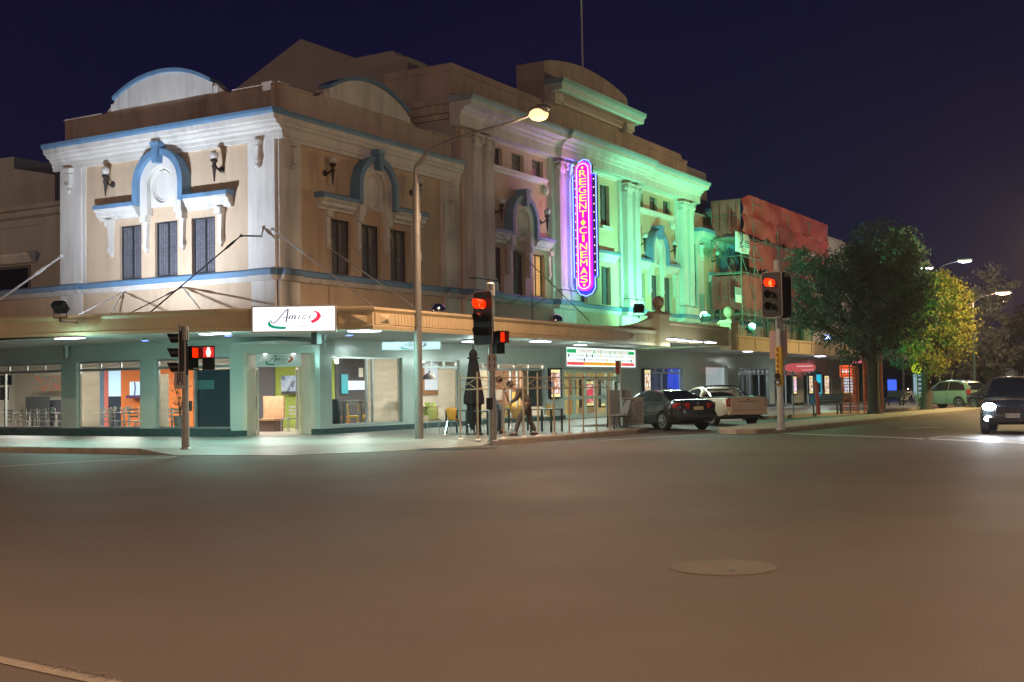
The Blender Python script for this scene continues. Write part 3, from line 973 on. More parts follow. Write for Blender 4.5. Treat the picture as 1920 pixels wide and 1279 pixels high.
# cinema foyer
fy = M('foyer_wall', (.56, .46, .24), .7, noise=.08)
w = B(); w.box(47.3, 60.0, 25.5, 33, .10, .158); w.build('floor', floor_m, bld)
w = B(); w.box(47.3, 60.0, 25.5, 33, 3.06, 3.14); w.build('ceiling', white, bld)
w = B(); w.box(47.3, 60, 32.0, 32.2, .158, 3.06); w.box(56.4, 56.5, 25.6, 32, .158, 3.06); w.box(47.3, 47.4, 25.6, 32, .158, 3.06)
w.build('interior_wall', fy, bld)
rect('X', 56.3, (1064, 748), (1078, 775), oak, 'counter'); rect('X', 55.6, (1084, 764), (1117, 790), M('brown_counter', (.22, .15, .09), .5, noise=.1), 'counter')
rect('X', 56.3, (1065, 712), (1079, 740), M('brown_board', (.25, .17, .12), .6, noise=.1), 'notice_board')
rect('X', 56.2, (1125, 719), (1146, 741), M('photo_board', (.12, .15, .15), .4, noise=.6, scale=3), 'notice_board')
rect('X', 56.15, (1124, 716), (1147, 718.5), E('shelf_light', (1, .9, .6), 1.6), 'strip_light')
rect('X', 56.15, (1126, 757), (1146, 759), E('shelf_light_low', (1, .9, .6), 1.4), 'strip_light')
# foyer doors
mint = M('mint_door_paint', (.62, .74, .63), .4, noise=.05)
d = B(FR)
d.box(19.0, 24.6, -.2, -.1, 2.24, 2.34); d.box(19.0, 24.6, -.2, -.1, 2.0, 2.06)
for s in (19.0, 24.52): d.box(s, s + .08, -.2, -.1, .16, 2.24)
door_s = [19.08, 20.2, 21.35, 22.45, 23.55, 24.52]
for s in door_s[1:-1]: d.box(s - .03, s + .03, -.2, -.1, .16, 2.24)
d.build('door_frame', mint, bld)
for i in range(5):
    a, b = door_s[i] + .03, door_s[i + 1] - .03
    d = B(FR)
    for z0, z1 in ((.17, .36), (1.02, 1.16), (1.93, 2.0)): d.box(a + .07, b - .07, -.185, -.125, z0, z1)
    d.box(a, a + .07, -.185, -.125, .17, 2.0); d.box(b - .07, b, -.185, -.125, .17, 2.0)
    dr = d.build('door', mint, bld)
    g = B(FR); g.quad((a + .07, -.155, .36), (b - .07, -.155, .36), (b - .07, -.155, 1.93), (a + .07, -.155, 1.93)); g.build('pane', glass, dr)
g = B(FR); g.quad((19.08, -.15, 2.06), (24.52, -.15, 2.06), (24.52, -.15, 2.24), (19.08, -.15, 2.24)); g.build('transom_pane', glass, bld)
# step in front of the doors
w = B(FR); w.box(18.9, 24.7, -.05, .35, .10, .19); w.build('door_step', M('step_concrete', (.25, .27, .26), .6, noise=.12), bld)

# blue lit shop, white lit shop, dark arcade beyond
w = B(); w.box(57.0, 62.3, 25.5, 28.6, .10, .16); w.box(57.0, 62.3, 25.5, 28.6, 2.9, 2.98); w.build('floor', floor_m, bld)
rect('Y', 27.9, (1215, 680), (1252, 790), M('dark_blue_shop', (.05, .08, .16), .5, noise=.3, scale=2))
rect('Y', 27.86, (1222, 700), (1236, 760), M('blue_display_case', (.06, .16, .40), .3, noise=.6, scale=5), 'display_case')
rect('Y', 27.8, (1252, 680), (1284, 790), E('blue_lit_wall', (.012, .05, .62), 1.0))  # back wall emits the shop's blue light itself
rect('Y', 25.80, (1322, 684), (1367, 790), E('white_lit_blind', (.66, .74, .78), .55), 'blind', .02)  # blind glows by itself in place of light behind it
w = B(); w.box(69.2, 101, 25.5, 33, .10, .16); w.box(69.2, 101, 25.5, 33, 2.9, 2.98); w.box(69.2, 101, 32.6, 32.8, .16, 2.9)
w.build('arcade_interior', M('arcade_dark', (.14, .13, .13), .6, noise=.2), bld)
rect('Y', 25.9, (1367, 692), (1378, 745), M('grille_panel', (.30, .36, .38), .4, noise=.6, scale=12), 'window_grille', .02)
for a, b, mt in ((1384, 1398, 'a'), (1400, 1412, 'b'), (1452, 1470, 'a')):
    rect('Y', 26.4, (a, 696), (b, 772), M('arcade_panel_' + mt, (.18, .18, .18) if mt == 'a' else (.28, .24, .21), .5, noise=.15), 'closed_panel', .03)
# ------------------------------------------------------------------ street awning of the corner
PA, PB = Vector((24.9, 23.7)), Vector((27.0, 20.03))
dA = (PB - PA).normalized(); nA = Vector((dA.y, -dA.x))
if nA.dot(Vector((-1, -1))) < 0: nA = -nA
LA = (PB - PA).length
aorg = Vector((27.0, 20.03, 3.2))
FAc = lambda s, o, z: (PA.x + dA.x * s + nA.x * o, PA.y + dA.y * s + nA.y * o, z)
FAr = lambda s, o, z: (27.0 + s, 20.03 - o, z)
FAl = lambda s, o, z: (24.9 - o, 23.7 + s, z + .015 * s)
AR = 19.3
awn = thing('street_awning', 'long ochre street awning with fluted fascia wrapping the corner restaurant', 'awning', aorg)
def A(T=None): return MB(T, aorg)
FPROF = [(-.12, 3.2), (.0, 3.2), (.02, 3.30), (0, 3.32), (0, 3.66), (.03, 3.70), (.06, 3.74), (.06, 3.80), (-.12, 3.83)]
a = A(FAr); a.prof(FPROF, 0, AR); a.build('fascia', awn_m, awn)
a = A(FAc); a.prof(FPROF, -.0, LA); a.build('fascia', awn_m, awn)
a = A(FAl); a.prof(FPROF, 0, 36); a.build('fascia', awn_m, awn)
def flutes(T, s0, s1, skip=()):
    mb = A(T); s = s0
    while s < s1:
        if not any(abs(s - k) < .42 for k in skip): mb.box(s, s + .085, .0, .028, 3.345, 3.645)
        s += .155
    mb.box(s0, s1, -.01, .012, 3.34, 3.65)
    return mb.build('fluting', awn_m, awn)
DR = [.55, 5.9, 11.4, 16.8]
flutes(FAr, .1, 10.3, DR); flutes(FAr, 10.3, AR - .1, DR)
flutes(FAc, .35, .98); flutes(FAc, 3.3, LA - .08, (3.85,))
def pyramid(T, s):
    mb = A(T); w, z0, z1 = .27, 3.36, 3.63
    mb.add([(s - w, .0, z0), (s + w, 0, z0), (s + w, 0, z1), (s - w, 0, z1), (s, .11, (z0 + z1) / 2)], [(0, 1, 4), (1, 2, 4), (2, 3, 4), (3, 0, 4)])
    mb.build('pyramid_ornament', awn_m, awn)
for s in DR: pyramid(FAr, s)
pyramid(FAc, 3.85)
# soffit and the weathered deck above it
so = A()
lft = [(29.42, 60), (24.98, 60), (24.98, 23.75), (27.03, 20.1), (46.3, 20.1), (46.3, 25.42), (31.42, 25.42), (29.42, 27.38)]
so.poly([(x, y, 3.27) for x, y in lft]); so.build('soffit', soffit_m, awn, merge=False)
so = A(); so.poly([(x, y, 3.78) for x, y in [(29.3, 60), (24.98, 60), (24.98, 23.75), (27.03, 20.1), (46.3, 20.1), (46.3, 25.3), (29.3, 25.3)]])
so.build('deck', M('awning_deck', (.22, .20, .18), .8, noise=.2), awn, merge=False)
# stay rods up to the wall
def rod(p0, p1, r=.022, mat=steel, knob=.72):
    mb = A(); p0, p1 = Vector(p0), Vector(p1)
    mb.tube([p0, p1], r, 6)
    q = p0.lerp(p1, knob); q2 = p0.lerp(p1, knob + .06)
    mb.tube([p0.lerp(p1, knob - .04), q, q2, p0.lerp(p1, knob + .10)], [r, r * 1.9, r * 1.9, r], 6)
    mb.ball(tuple(p1), r * 2.6, 6)
    mb.build('stay_rod', mat, awn)
lx = 25.1
rod((lx, at(-60, 590, X=lx).y, 3.9), at(116, 480, X=29.3), .035, white)
rod((lx + .2, at(137, 586, X=lx + .2).y, 3.85), at(232, 547, X=29.35), .022, white)
rod((lx + .2, at(205, 584, X=lx + .2).y, 3.85), at(232, 547, X=29.35), .018)
rod((25.4, at(237, 582, X=25.4).y, 3.85), at(342, 538, X=29.35), .02, black)
rod((26.4, at(382, 577, X=26.4).y, 3.85), at(342, 538, X=29.35), .02)
pk = at(452, 442, X=28.7)
rod((25.6, at(277, 581, X=25.6).y, 3.85), pk, .022, black, .85)
mb = A(); mb.tube([pk, (29.3, pk.y - .3, pk.z + .02)], .025, 6); mb.build('rod_arm', black, awn)
rod((28.6, 21.0, 3.85), (BX - .12, BY + .1, at(520, 430, X=29.4).z), .02, alu)
p1 = at(620, 467, Y=BY - .05)
rod(at(775, 575, Y=20.9), p1, .022, alu)
p1 = at(935, 435, Y=BY - .05)
rod(at(1105, 602, Y=20.9), p1, .02, steel)

# ------------------------------------------------------------------ cinema canopy with piers
corg = Vector((46.9, 20.0, 3.3))
can = thing('cinema_canopy', 'taller plain ochre canopy between two ball topped piers over the cinema entrance', 'canopy', corg)
FCn = lambda s, o, z: (46.9 + s, 20.0 - o, z)
def Cn(T=None): return MB(T, corg)
c = Cn(FCn)
c.prof([(-.15, 3.36), (0, 3.36), (.02, 3.5), (0, 3.52), (0, 4.08), (.06, 4.14), (.06, 4.24), (-.15, 4.26)], .25, 7.6)
c.build('fascia', awn_m, can)
for x in (-.25, 8.0):
    c = Cn(FCn)
    c.box(x - .48, x + .52, -.4, .14, 3.18, 4.42)
    c.box(x - .56, x + .60, -.48, .22, 4.42, 4.50); c.box(x - .50, x + .54, -.42, .16, 4.50, 4.58)
    pr = c.build('pier', awn_m, can)
    c = Cn(FCn)
    c.lathe([(.16, 4.58), (.12, 4.66), (.08, 4.7), (.16, 4.76), (.235, 4.88), (.25, 5.0), (.21, 5.14), (.1, 5.23), (.01, 5.25)], (x + .02, -.13, 0), 16)
    c.build('ball_finial', awn_m, pr, smooth=True)
# swept parapet that climbs to the first pier
c = Cn(FCn)
pts = [(-.72, 3.8), (-.72, 4.40)]
for i in range(9):
    u = i / 8
    pts.append((-.72 - 4.6 * u, 4.36 - .52 * (1 - (1 - u) ** 2.2)))
pts.append((-5.32, 3.8))
c.front(pts, -.32, -.12)
c.build('swept_parapet', awn_m, can)
c = Cn(); c.box(46.3, 55.4, 20.1, 25.4, 3.44, 3.5); c.build('soffit', soffit_m, can)
c = Cn(); c.box(46.3, 55.4, 20.1, 25.3, 4.0, 4.05); c.build('deck', soffit_m, can)

# canopy of the shops further along
corg2 = Vector((55.6, 20.3, 3.3))
can2 = thing('shop_canopy', 'dim brown shop canopy running on past the cinema towards the trees', 'canopy', corg2)
FD = lambda s, o, z: (55.6 + s, 20.3 - o, z)
def D(T=None): return MB(T, corg2)
c = D(FD); c.prof([(-.15, 3.22), (0, 3.22), (.0, 3.8), (.05, 3.86), (.05, 3.95), (-.15, 3.97)], 0, 44); c.build('fascia', awn_m, can2)
c = D(); c.box(55.6, 100, 20.4, 25.4, 3.36, 3.42); c.build('soffit', soffit_m, can2)
jb = M('joint_brown', (.12, .09, .06), .7, noise=.1)
s = 1.0
while s < 44:
    c = D(FD); c.box(s, s + .06, 0, .015, 3.3, 3.8); c.build('fascia_joint', jb, can2); s += 2.4

# ------------------------------------------------------------------ lamps under the canopies
lav = E('fluorescent_diffuser', (.82, .80, 1.0), 9)
fixture = M('light_housing', (.6, .6, .6), .4, noise=0)
ceil = []
def ceiling_light(px, py, z, label, sx=.62, sy=.62):
    p = at(px, py, Z=z)
    loc = Vector((p.x, p.y, z))
    t = thing('canopy_light', label, 'ceiling light', loc, 0, 'fluorescent lights under the canopies')
    mb = MB(); mb.box(-sx / 2, sx / 2, -sy / 2, sy / 2, .0, .06); mb.build('housing', fixture, t)
    mb = MB(); mb.box(-sx / 2 + .02, sx / 2 - .02, -sy / 2 + .02, sy / 2 - .02, -.022, -.003); mb.build('diffuser', lav, t)
    ceil.append((t, loc))
    return t
ceiling_light(131, 634, 3.20, 'long white canopy light above the leftmost restaurant windows', .4, .9)
ceiling_light(403, 625.5, 3.20, 'long white canopy light beside the red pedestrian signal', .4, .9)
ceiling_light(683, 620.5, 3.20, 'white canopy light behind the chamfered awning corner', .7, .7)
ceiling_light(887, 640, 3.20, 'white canopy light behind the middle traffic signal', .6, .6)
ceiling_light(1013, 640, 3.20, 'white canopy light left of the movie marquee', .8, .5)
ceiling_light(1088, 646.5, 3.20, 'thin white canopy light right above the movie marquee', .6, .3)
for i, (px, py) in enumerate(((1262, 636), (1282, 638.5), (1305, 640.5), (1332, 642))):
    ceiling_light(px, py, 3.40, f'{("first", "second", "third", "fourth")[i]} light from the left in the row under the cinema canopy', .7, .34)
ceiling_light(1402, 659, 3.30, 'white canopy light over the white utility truck', .6, .4)
ceiling_light(1538, 668, 3.30, 'white canopy light above the red oval hanging sign', .9, .5)
# small blue indicator lights on the soffit
bl = E('blue_lamp', (.15, .2, 1.0), 5)
for px, py, lb in ((272, 639, 'small blue soffit light over the second restaurant window'), (428, 630, 'small blue soffit light beside the corner entry sign'),
                   (655, 629, 'small bluish soffit light under the lit corner sign'), (902, 639.5, 'small bluish soffit light near the middle signal pole')):
    p = at(px, py, Z=3.2)
    t = thing('downlight', lb, 'ceiling light', (p.x, p.y, 3.2))
    MB().lathe([(.10, .06), (.13, .05), (.13, 0), (.1, 0)], n=12).build('rim', fixture, t)
    MB().lathe([(.0, -.012), (.10, -.01), (.11, .01)], n=12).build('lens', bl, t)
# speaker and camera under the soffit by the entry
p = at(593, 630, Z=3.05)
t = thing('wall_speaker', 'small dark speaker box hanging under the soffit by the corner entry', 'speaker', (p.x, p.y, 2.82))
MB().box(-.11, .11, -.1, .1, 0, .34).build('cabinet', darkgrey, t, bevel=.01)
MB().tube([(0, 0, .34), (0, 0, .46)], .02, 6).build('hanger', steel, t)
p = at(611, 645, Z=3.0)
t = thing('security_camera', 'pale dome arm security camera under the soffit right of the corner entry', 'camera', (p.x, p.y, 3.0))
MB().tube([(0, 0, .27), (.02, .02, .1), (-.06, -.03, 0), (-.1, -.05, -.12)], [.05, .045, .05, .04], 8).build('camera_arm', alu, t)
p = at(129, 660, X=29.4)
t = thing('wall_bracket', 'grey pointed wall fixture between the first two restaurant windows', 'wall lamp', (29.4, p.y, 2.95))
MB().lathe([(.02, -.24), (.12, -.1), (.13, .34), (.1, .36)], (-.10, 0, 0), 10).build('shell', steel, t)
# ------------------------------------------------------------------ lettering helper
def text(parent, name, body, T, s, z, o, size, mat, width=None, shear=0, rot=0, ext=.004, align='CENTER', org=None):
    """flat raised lettering on a facade frame: s to the right, z up"""
    cu = bpy.data.curves.new(name, 'FONT')
    cu.body = body; cu.size = size; cu.shear = shear; cu.align_x = align; cu.align_y = 'CENTER'
    tmp = bpy.data.objects.new('tmp', cu); COL.objects.link(tmp)
    dg = bpy.context.evaluated_depsgraph_get()
    me = bpy.data.meshes.new_from_object(tmp.evaluated_get(dg))
    bpy.data.objects.remove(tmp); bpy.data.curves.remove(cu)
    xs = [v.co.x for v in me.vertices]
    k = 1
    if width and xs and max(xs) - min(xs) > 0: k = width / (max(xs) - min(xs))
    ca, sa = math.cos(rot), math.sin(rot)
    og = org or (parent.location.copy() if parent else Vector((0, 0, 0)))
    for v in me.vertices:
        x, y = v.co.x * k, v.co.y
        v.co = Vector(T(s + x * ca - y * sa, o, z + x * sa + y * ca)) - og
    me.materials.append(mat)
    ob = bpy.data.objects.new(name, me); COL.objects.link(ob); ob.parent = parent
    return ob

def ribbon(mb, pts, w, o0, o1):
    n = len(pts)
    P2 = [Vector(p) for p in pts]
    ws = w if isinstance(w, list) else [w] * n
    L, R = [], []
    for i in range(n):
        d = P2[min(i + 1, n - 1)] - P2[max(i - 1, 0)]; d.normalize()
        nn = Vector((-d.y, d.x)) * ws[i] / 2
        L.append(P2[i] + nn); R.append(P2[i] - nn)
    for i in range(n - 1): mb.front([tuple(R[i]), tuple(R[i + 1]), tuple(L[i + 1]), tuple(L[i])], o0, o1)

def smoothpts(pts, k=4):
    P2 = [Vector(p) for p in pts]; out = []
    for i in range(len(P2) - 1):
        a, b, c, d = P2[max(i - 1, 0)], P2[i], P2[i + 1], P2[min(i + 2, len(P2) - 1)]
        for j in range(k):
            t = j / k
            out.append(.5 * ((2 * b) + (c - a) * t + (2 * a - 5 * b + 4 * c - d) * t * t + (3 * b - a - 3 * c + d) * t ** 3))
    return [tuple(p) for p in out + [P2[-1]]]

def amici(t, T, s0, s1, z0, z1, o, ink, green, red, small=True):
    og = t.location.copy()
    W, H = s1 - s0, z1 - z0
    q = lambda p: (s0 + (p[0] - 95) / 1265 * W, z0 + (475 - p[1]) / 325 * H)
    Q = lambda L: [q(p) for p in L]
    u = W / 1265
    e0, e1 = o, o + .006
    m = MB(T, og)
    m.front(Q([(385, 310), (350, 335), (325, 365), (325, 390), (350, 418), (410, 438), (500, 448), (600, 451), (607, 416), (520, 413), (440, 405), (385, 388), (362, 365), (362, 340)]), e0, e1)
    m.build('green_swoosh', green, t)
    m = MB(T, og)
    m.front(Q([(1000, 203), (1060, 207), (1115, 228), (1145, 262), (1145, 290), (1110, 330), (1060, 358), (1015, 375), (980, 345), (1030, 325), (1070, 295), (1085, 265), (1075, 240), (1040, 218)]), e0, e1)
    m.build('red_swoosh', red, t)
    m = MB(T, og)
    R = lambda L, w: ribbon(m, Q(smoothpts(L)), w * u, e0, e1)
    R([(372, 340), (385, 360), (415, 364), (465, 338), (530, 272), (590, 212), (640, 180)], 14)
    R([(640, 178), (634, 230), (620, 290), (604, 356)], 20)
    R([(540, 302), (590, 290), (645, 292)], 9)
    for x in (650, 692, 734): R([(x, 318), (x + 24, 266)], 18)
    R([(655, 300), (680, 272), (700, 268), (705, 280)], 6); R([(700, 300), (722, 272), (740, 268), (748, 280)], 6); R([(738, 314), (752, 314), (770, 298)], 6)
    R([(794, 318), (818, 262)], 14); R([(912, 275), (890, 268), (868, 290), (866, 312), (885, 316), (912, 300)], 11); R([(960, 318), (986, 260)], 14)
    for x, y in ((843, 235), (1008, 233)): m.front(Q([(x + 9 * math.cos(i * PI / 5), y + 8 * math.sin(i * PI / 5)) for i in range(10)]), e0, e1)
    m.build('script_lettering', ink, t)
    m = MB(T, og)
    R = lambda L, w: ribbon(m, Q(smoothpts(L)), w * u, e0, e1)
    R([(660, 180), (700, 214), (760, 219), (850, 214), (950, 204), (1010, 204)], 5)
    R([(640, 335), (700, 350), (780, 372), (880, 362)], 5); R([(740, 350), (820, 340), (900, 338)], 4)
    R([(375, 320), (430, 280), (520, 268)], 5)
    R([(1020, 380), (1090, 352), (1150, 300)], 4)
    m.build('hairline', ink, t)
    c = q((806, 414))
    text(t, 'lettering', 'On Dean', T, c[0], c[1], o + .004, 52 * u, ink, width=292 * u, shear=.25, rot=math.radians(8.5))

ink_p = M('sign_ink_purple', (.05, .02, .25), .5, noise=0)
ink_k = M('sign_ink_black', (.012, .012, .02), .5, noise=0)
s_green = E('sign_green_vinyl', (.0, .30, .20), .9)
s_red = E('sign_red_vinyl', (.95, .03, .09), .9)
p_green = M('sign_green_paint', (.0, .25, .14), .5, noise=0)
p_red = M('sign_red_paint', (.75, .08, .03), .5, noise=0)
lit_white = E('lit_sign_face', (.90, .93, 1.0), 1.35)

def lightbox(name, label, T, s0, s1, o0, o1, z0, z1, face, logo=None):
    loc = Vector(T((s0 + s1) / 2, o0, z0))
    t = thing(name, label, 'sign', loc)
    m = MB(T, loc); f = .035
    m.box(s0, s1, o0, o1 - .004, z0, z0 + f); m.box(s0, s1, o0, o1 - .004, z1 - f, z1)
    m.box(s0, s0 + f, o0, o1 - .004, z0 + f, z1 - f); m.box(s1 - f, s1, o0, o1 - .004, z0 + f, z1 - f)
    m.box(s0 + f, s1 - f, o0, o0 + .02, z0 + f, z1 - f)
    m.build('frame', alu, t)
    m = MB(T, loc); m.box(s0 + f, s1 - f, o1 - .03, o1 - .012, z0 + f, z1 - f); m.build('lit_face', face, t)
    if logo: amici(t, T, s0 + f, s1 - f, z0 + f, z1 - f, o1 - .011, *logo)
    return t
lightbox('lightbox_sign', 'bright white lightbox with italic purple lettering on the chamfered awning corner', FAc, 1.0, 3.28, .06, .24, 3.14, 3.86, lit_white, (ink_p, s_green, s_red))
# painted board over the corner door
loc = Vector(FC(1.54, -.3, 2.36))
t = thing('shop_sign', 'white board with black italic lettering directly above the open corner door', 'sign', loc)
m = MB(FC, loc); m.box(.80, 2.26, -.36, -.30, 2.36, 2.79); m.build('board', white, t)
amici(t, FC, .86, 2.22, 2.38, 2.77, -.299, ink_k, p_green, p_red)
m = MB(FC, loc)
for s in (1.1, 2.0): m.lathe([(0, -.02), (.05, -.02), (.06, .02)], (s, -.2, 2.78), 10)
m.build('spotlight', E('sign_spot', (1, 1, 1), 6), t)
# hanging lightbox under the soffit
p = at(771, 640, Z=3.17)
c0 = Vector((p.x, p.y))
FH = lambda s, o, z: (c0.x + dA.x * s + nA.x * o, c0.y + dA.y * s + nA.y * o, z)
t = lightbox('hanging_lightbox', 'thin pale blue lightbox hanging below the soffit behind the tall lamp post', FH, -1.0, 1.0, -.08, .08, 2.86, 3.18, E('lit_sign_face_blue', (.62, .86, .95), 1.0), None)
amici(t, FH, -.60, .75, 2.88, 3.16, .075, M('sign_ink_grey', (.2, .28, .32), .5, noise=0), s_green, M('sign_faded', (.5, .5, .5), .5, noise=0))
m = MB(FH, t.location.copy()); m.tube([(-.8, 0, 3.18), (-.8, 0, 3.27)], .012, 5); m.tube([(.8, 0, 3.18), (.8, 0, 3.27)], .012, 5); m.build('hanger', steel, t)

# ------------------------------------------------------------------ movie marquee
s0, s1 = 18.6, 26.1
loc = Vector(FR((s0 + s1) / 2, .0, 2.46))
t = thing('movie_marquee', 'white lit movie board with green and red strips above the foyer doors', 'sign', loc)
m = MB(FR, loc)
m.box(s0, s1, .0, .30, 3.34, 3.42); m.box(s0, s1, .0, .30, 2.42, 2.50)
m.box(s0, s0 + .09, .0, .30, 2.50, 3.34); m.box(s1 - .09, s1, .0, .30, 2.50, 3.34)
m.build('frame', M('marquee_frame', (.55, .60, .55), .4, noise=.05), t)
m = MB(FR, loc); m.box(s0 + .09, s1 - .09, .05, .26, 2.50, 3.34); m.build('lit_face', E('marquee_face', (.88, 1.0, .98), 1.15), t)
a, b = s0 + .2, s1 - .2
W = b - a
m = MB(FR, loc); m.box(a, b, .262, .266, 3.10, 3.27); m.build('green_strip', E('marquee_green', (.0, .42, .13), .8), t)
m = MB(FR, loc); m.box(a, b, .262, .266, 2.56, 2.70); m.build('red_strip', E('marquee_red', (.80, .07, .08), .9), t)
tile_w = E('marquee_tile', (1, 1, .95), 1.0); tile_y = E('marquee_yellow', (.95, .48, .0), .9)
m = MB(FR, loc); cols = [(.125, .365, 'COMMENCEMENT'), (.385, .47, 'LISP'), (.485, .605, 'LOOKS'), (.622, .685, 'ON'), (.70, .79, 'YEAR'), (.80, .90, 'OTHER')]
for u0, u1, _ in cols: m.box(a + u0 * W, a + u1 * W, .267, .270, 3.115, 3.255)
m.build('letter_tile', tile_w, t)
m = MB(FR, loc); ycols = [(.225, .27, 'BUY'), (.278, .375, 'SUPER'), (.38, .455, 'PAY'), (.46, .485, 'IT'), (.49, .68, 'WWW REGENT'), (.685, .80, 'COM AU')]
for u0, u1, _ in ycols: m.box(a + u0 * W, a + u1 * W, .267, .270, 2.572, 2.688)
m.build('letter_tile', tile_y, t)
redink = M('marquee_red_ink', (.65, .03, .04), .5, noise=0); blk = M('marquee_black_ink', (.03, .03, .05), .5, noise=0); brn = M('marquee_brown_ink', (.30, .10, .0), .5, noise=0)
for u0, u1, w_ in cols: text(t, 'lettering', w_, FR, a + (u0 + u1) / 2 * W, 3.185, .272, .15, redink, width=(u1 - u0) * W * .86)
for u0, u1, w_ in ycols: text(t, 'lettering', w_, FR, a + (u0 + u1) / 2 * W, 2.630, .272, .11, brn, width=(u1 - u0) * W * .8)
text(t, 'lettering', 'BLUE JASMINE  THOR  IN KIDS  THE FREE ROB  CDD 1 HOME', FR, a + W / 2, 2.985, .264, .15, blk, width=W * .96)
text(t, 'lettering', 'TAI CHEERBRAN  MON  I AM LEGEND  IN THE HUNGER GAMES', FR, a + W * .49, 2.805, .264, .15, blk, width=W * .94)
m = MB(FR, loc)
for u, z in ((.485, 2.985), (.765, 2.985), (.985, 2.98), (.575, 2.80)): m.lathe([(0, 0), (.07, 0), (.07, .005)], (a + u * W, .268, z), 12, ax=(0, 1, 0))
m.build('rating_dot', E('rating_yellow', (.95, .6, .05), .8), t)
rb = M('rating_blue', (.03, .18, .42), .5, noise=0)
for u, z in ((.02, 2.985), (.355, 2.985), (.235, 2.80), (.955, 2.80), (.27, 2.985)):
    m = MB(FR, loc); m.box(a + u * W - .05, a + u * W + .05, .266, .270, z - .08, z + .08); m.build('rating_tile', rb, t)

# ------------------------------------------------------------------ vertical neon sign
NX = 48.6
nz0, nz1 = 5.60, 11.60
yc = 24.36
FN = lambda s, o, z: (NX - o, yc - s * 1.14, 8.6 + (z - 8.65) * 1.035)          # faces the crossing
loc = Vector((NX, BY, nz0))
t = thing('neon_sign', 'tall vertical magenta neon sign with yellow letters outlined in blue neon', 'neon sign', loc)
def rounded(hw, z0, z1, n=10, step=.0, shoulder=0):
    pts = []
    for i in range(n + 1):
        A = PI * i / n
        pts.append((hw * math.cos(A), z1 - hw + hw * math.sin(A)))
    for i in range(n + 1):
        A = PI + PI * i / n
        pts.append((hw * math.cos(A), z0 + hw + hw * math.sin(A)))
    return pts
NM = lambda: MB(FN, loc)
body = E('neon_blue_face', (.05, .06, .75), .55)
dark_face = M('neon_dark_face', (.03, .025, .05), .4, noise=.1)
m = NM()
bp = [(-.30, 11.2), (-.30, 11.32), (-.2, 11.5), (0, 11.58), (.2, 11.5), (.30, 11.32), (.30, 10.95), (.50, 10.9), (.50, 6.55), (.40, 6.5), (.40, 6.05), (.26, 5.82), (0, 5.72), (-.26, 5.82), (-.40, 6.05), (-.40, 6.5), (-.50, 6.55), (-.50, 10.9), (-.30, 10.95)]
m.front(bp, -.16, .0); m.build('cabinet', dark_face, t)
m = NM(); m.front([(x * .97, 8.65 + (z - 8.65) * .995) for x, z in bp if True], .001, .012); m.build('blue_panel', body, t)
m = NM()
for x0, x1 in ((.34, .46), (-.46, -.34)): m.box(x0, x1, .013, .02, 6.6, 10.85)
m.build('bulb_track', dark_face, t)
m = NM()
for sx_ in (.40, -.40):
    for i in range(12): m.ball((sx_, .03, 6.8 + i * .355), .024, 8)
m.build('bulb', E('warm_bulb', (1, .85, .4), 2.5), t)
m = NM(); m.tube([(x, .04, z) for x, z in bp], .022, 6, True); m.build('blue_neon_tube', E('blue_neon', (.10, .16, 1.0), 6), t)
m = NM(); m.front(rounded(.30, 5.95, 11.45), .02, .20); m.build('magenta_panel', E('magenta_panel', (1.0, .0, .48), 1.0), t)
m = NM(); m.tube([(x, .215, z) for x, z in rounded(.245, 6.03, 11.37)], .016, 6, True); m.build('pink_neon_tube', E('pink_neon', (1.0, .30, .62), 5), t)
m = NM(); m.tube([(x, .21, z) for x, z in rounded(.296, 5.96, 11.44)], .015, 6, True); m.build('red_neon_tube', E('red_neon', (1.0, .05, .2), 3), t)
yel = E('yellow_neon', (1.0, .80, .08), 1.5)
word = 'REGENT*CINEMAS'
zt, zb = 10.93, 6.42
for i, ch in enumerate(word):
    z = zt - (zt - zb) * i / (len(word) - 1)
    if ch == '*':
        m = NM(); m.front([(0, z - .13), (.11, z), (0, z + .13), (-.11, z)], .2, .225); m.build('diamond', yel, t)
    else:
        o_ = text(t, 'lettering', ch, FN, 0, z, .222, .42, yel, width=.09 if ch == 'I' else .31, org=loc)
m = NM()
for z in (11.2, 6.18): m.front([(0, z - .06), (.055, z), (0, z + .06), (-.055, z)], .2, .225)
m.build('diamond', yel, t)
m = MB(None, loc)
for z in (10.7, 8.4, 6.25): m.box(NX + .02, NX + .1, yc + .55, BY - .15, z, z + .08)
m.build('bracket', steel, t)

# ------------------------------------------------------------------ illuminated poster cases
def poster_mat(name, cols, scale=4, bg=(1, .95, .85), st=1.0):
    mm = bpy.data.materials.new(name); mm.use_nodes = True
    nt = mm.node_tree; N, L = nt.nodes, nt.links; p = N['Principled BSDF']
    tc = N.new('ShaderNodeTexCoord'); mp = N.new('ShaderNodeMapping'); mp.inputs['Scale'].default_value = (1.2, 1.2, .9)
    vo = N.new('ShaderNodeTexNoise'); vo.inputs['Scale'].default_value = scale; vo.inputs['Detail'].default_value = 2
    L.new(tc.outputs['Object'], mp.inputs[0]); L.new(mp.outputs[0], vo.inputs['Vector'])
    cr = N.new('ShaderNodeValToRGB'); cr.color_ramp.interpolation = 'CONSTANT'
    cr.color_ramp.elements[0].color = (*bg, 1); cr.color_ramp.elements[0].position = 0
    cr.color_ramp.elements[1].color = (*cols[0], 1); cr.color_ramp.elements[1].position = .46
    for k, c in enumerate(cols[1:]):
        e = cr.color_ramp.elements.new(.52 + .07 * k); e.color = (*c, 1)
    L.new(vo.outputs[0], cr.inputs[0]); L.new(cr.outputs[0], p.inputs['Emission Color'])
    p.inputs['Emission Strength'].default_value = st
    p.inputs['Base Color'].default_value = (.05, .05, .05, 1)
    return mm
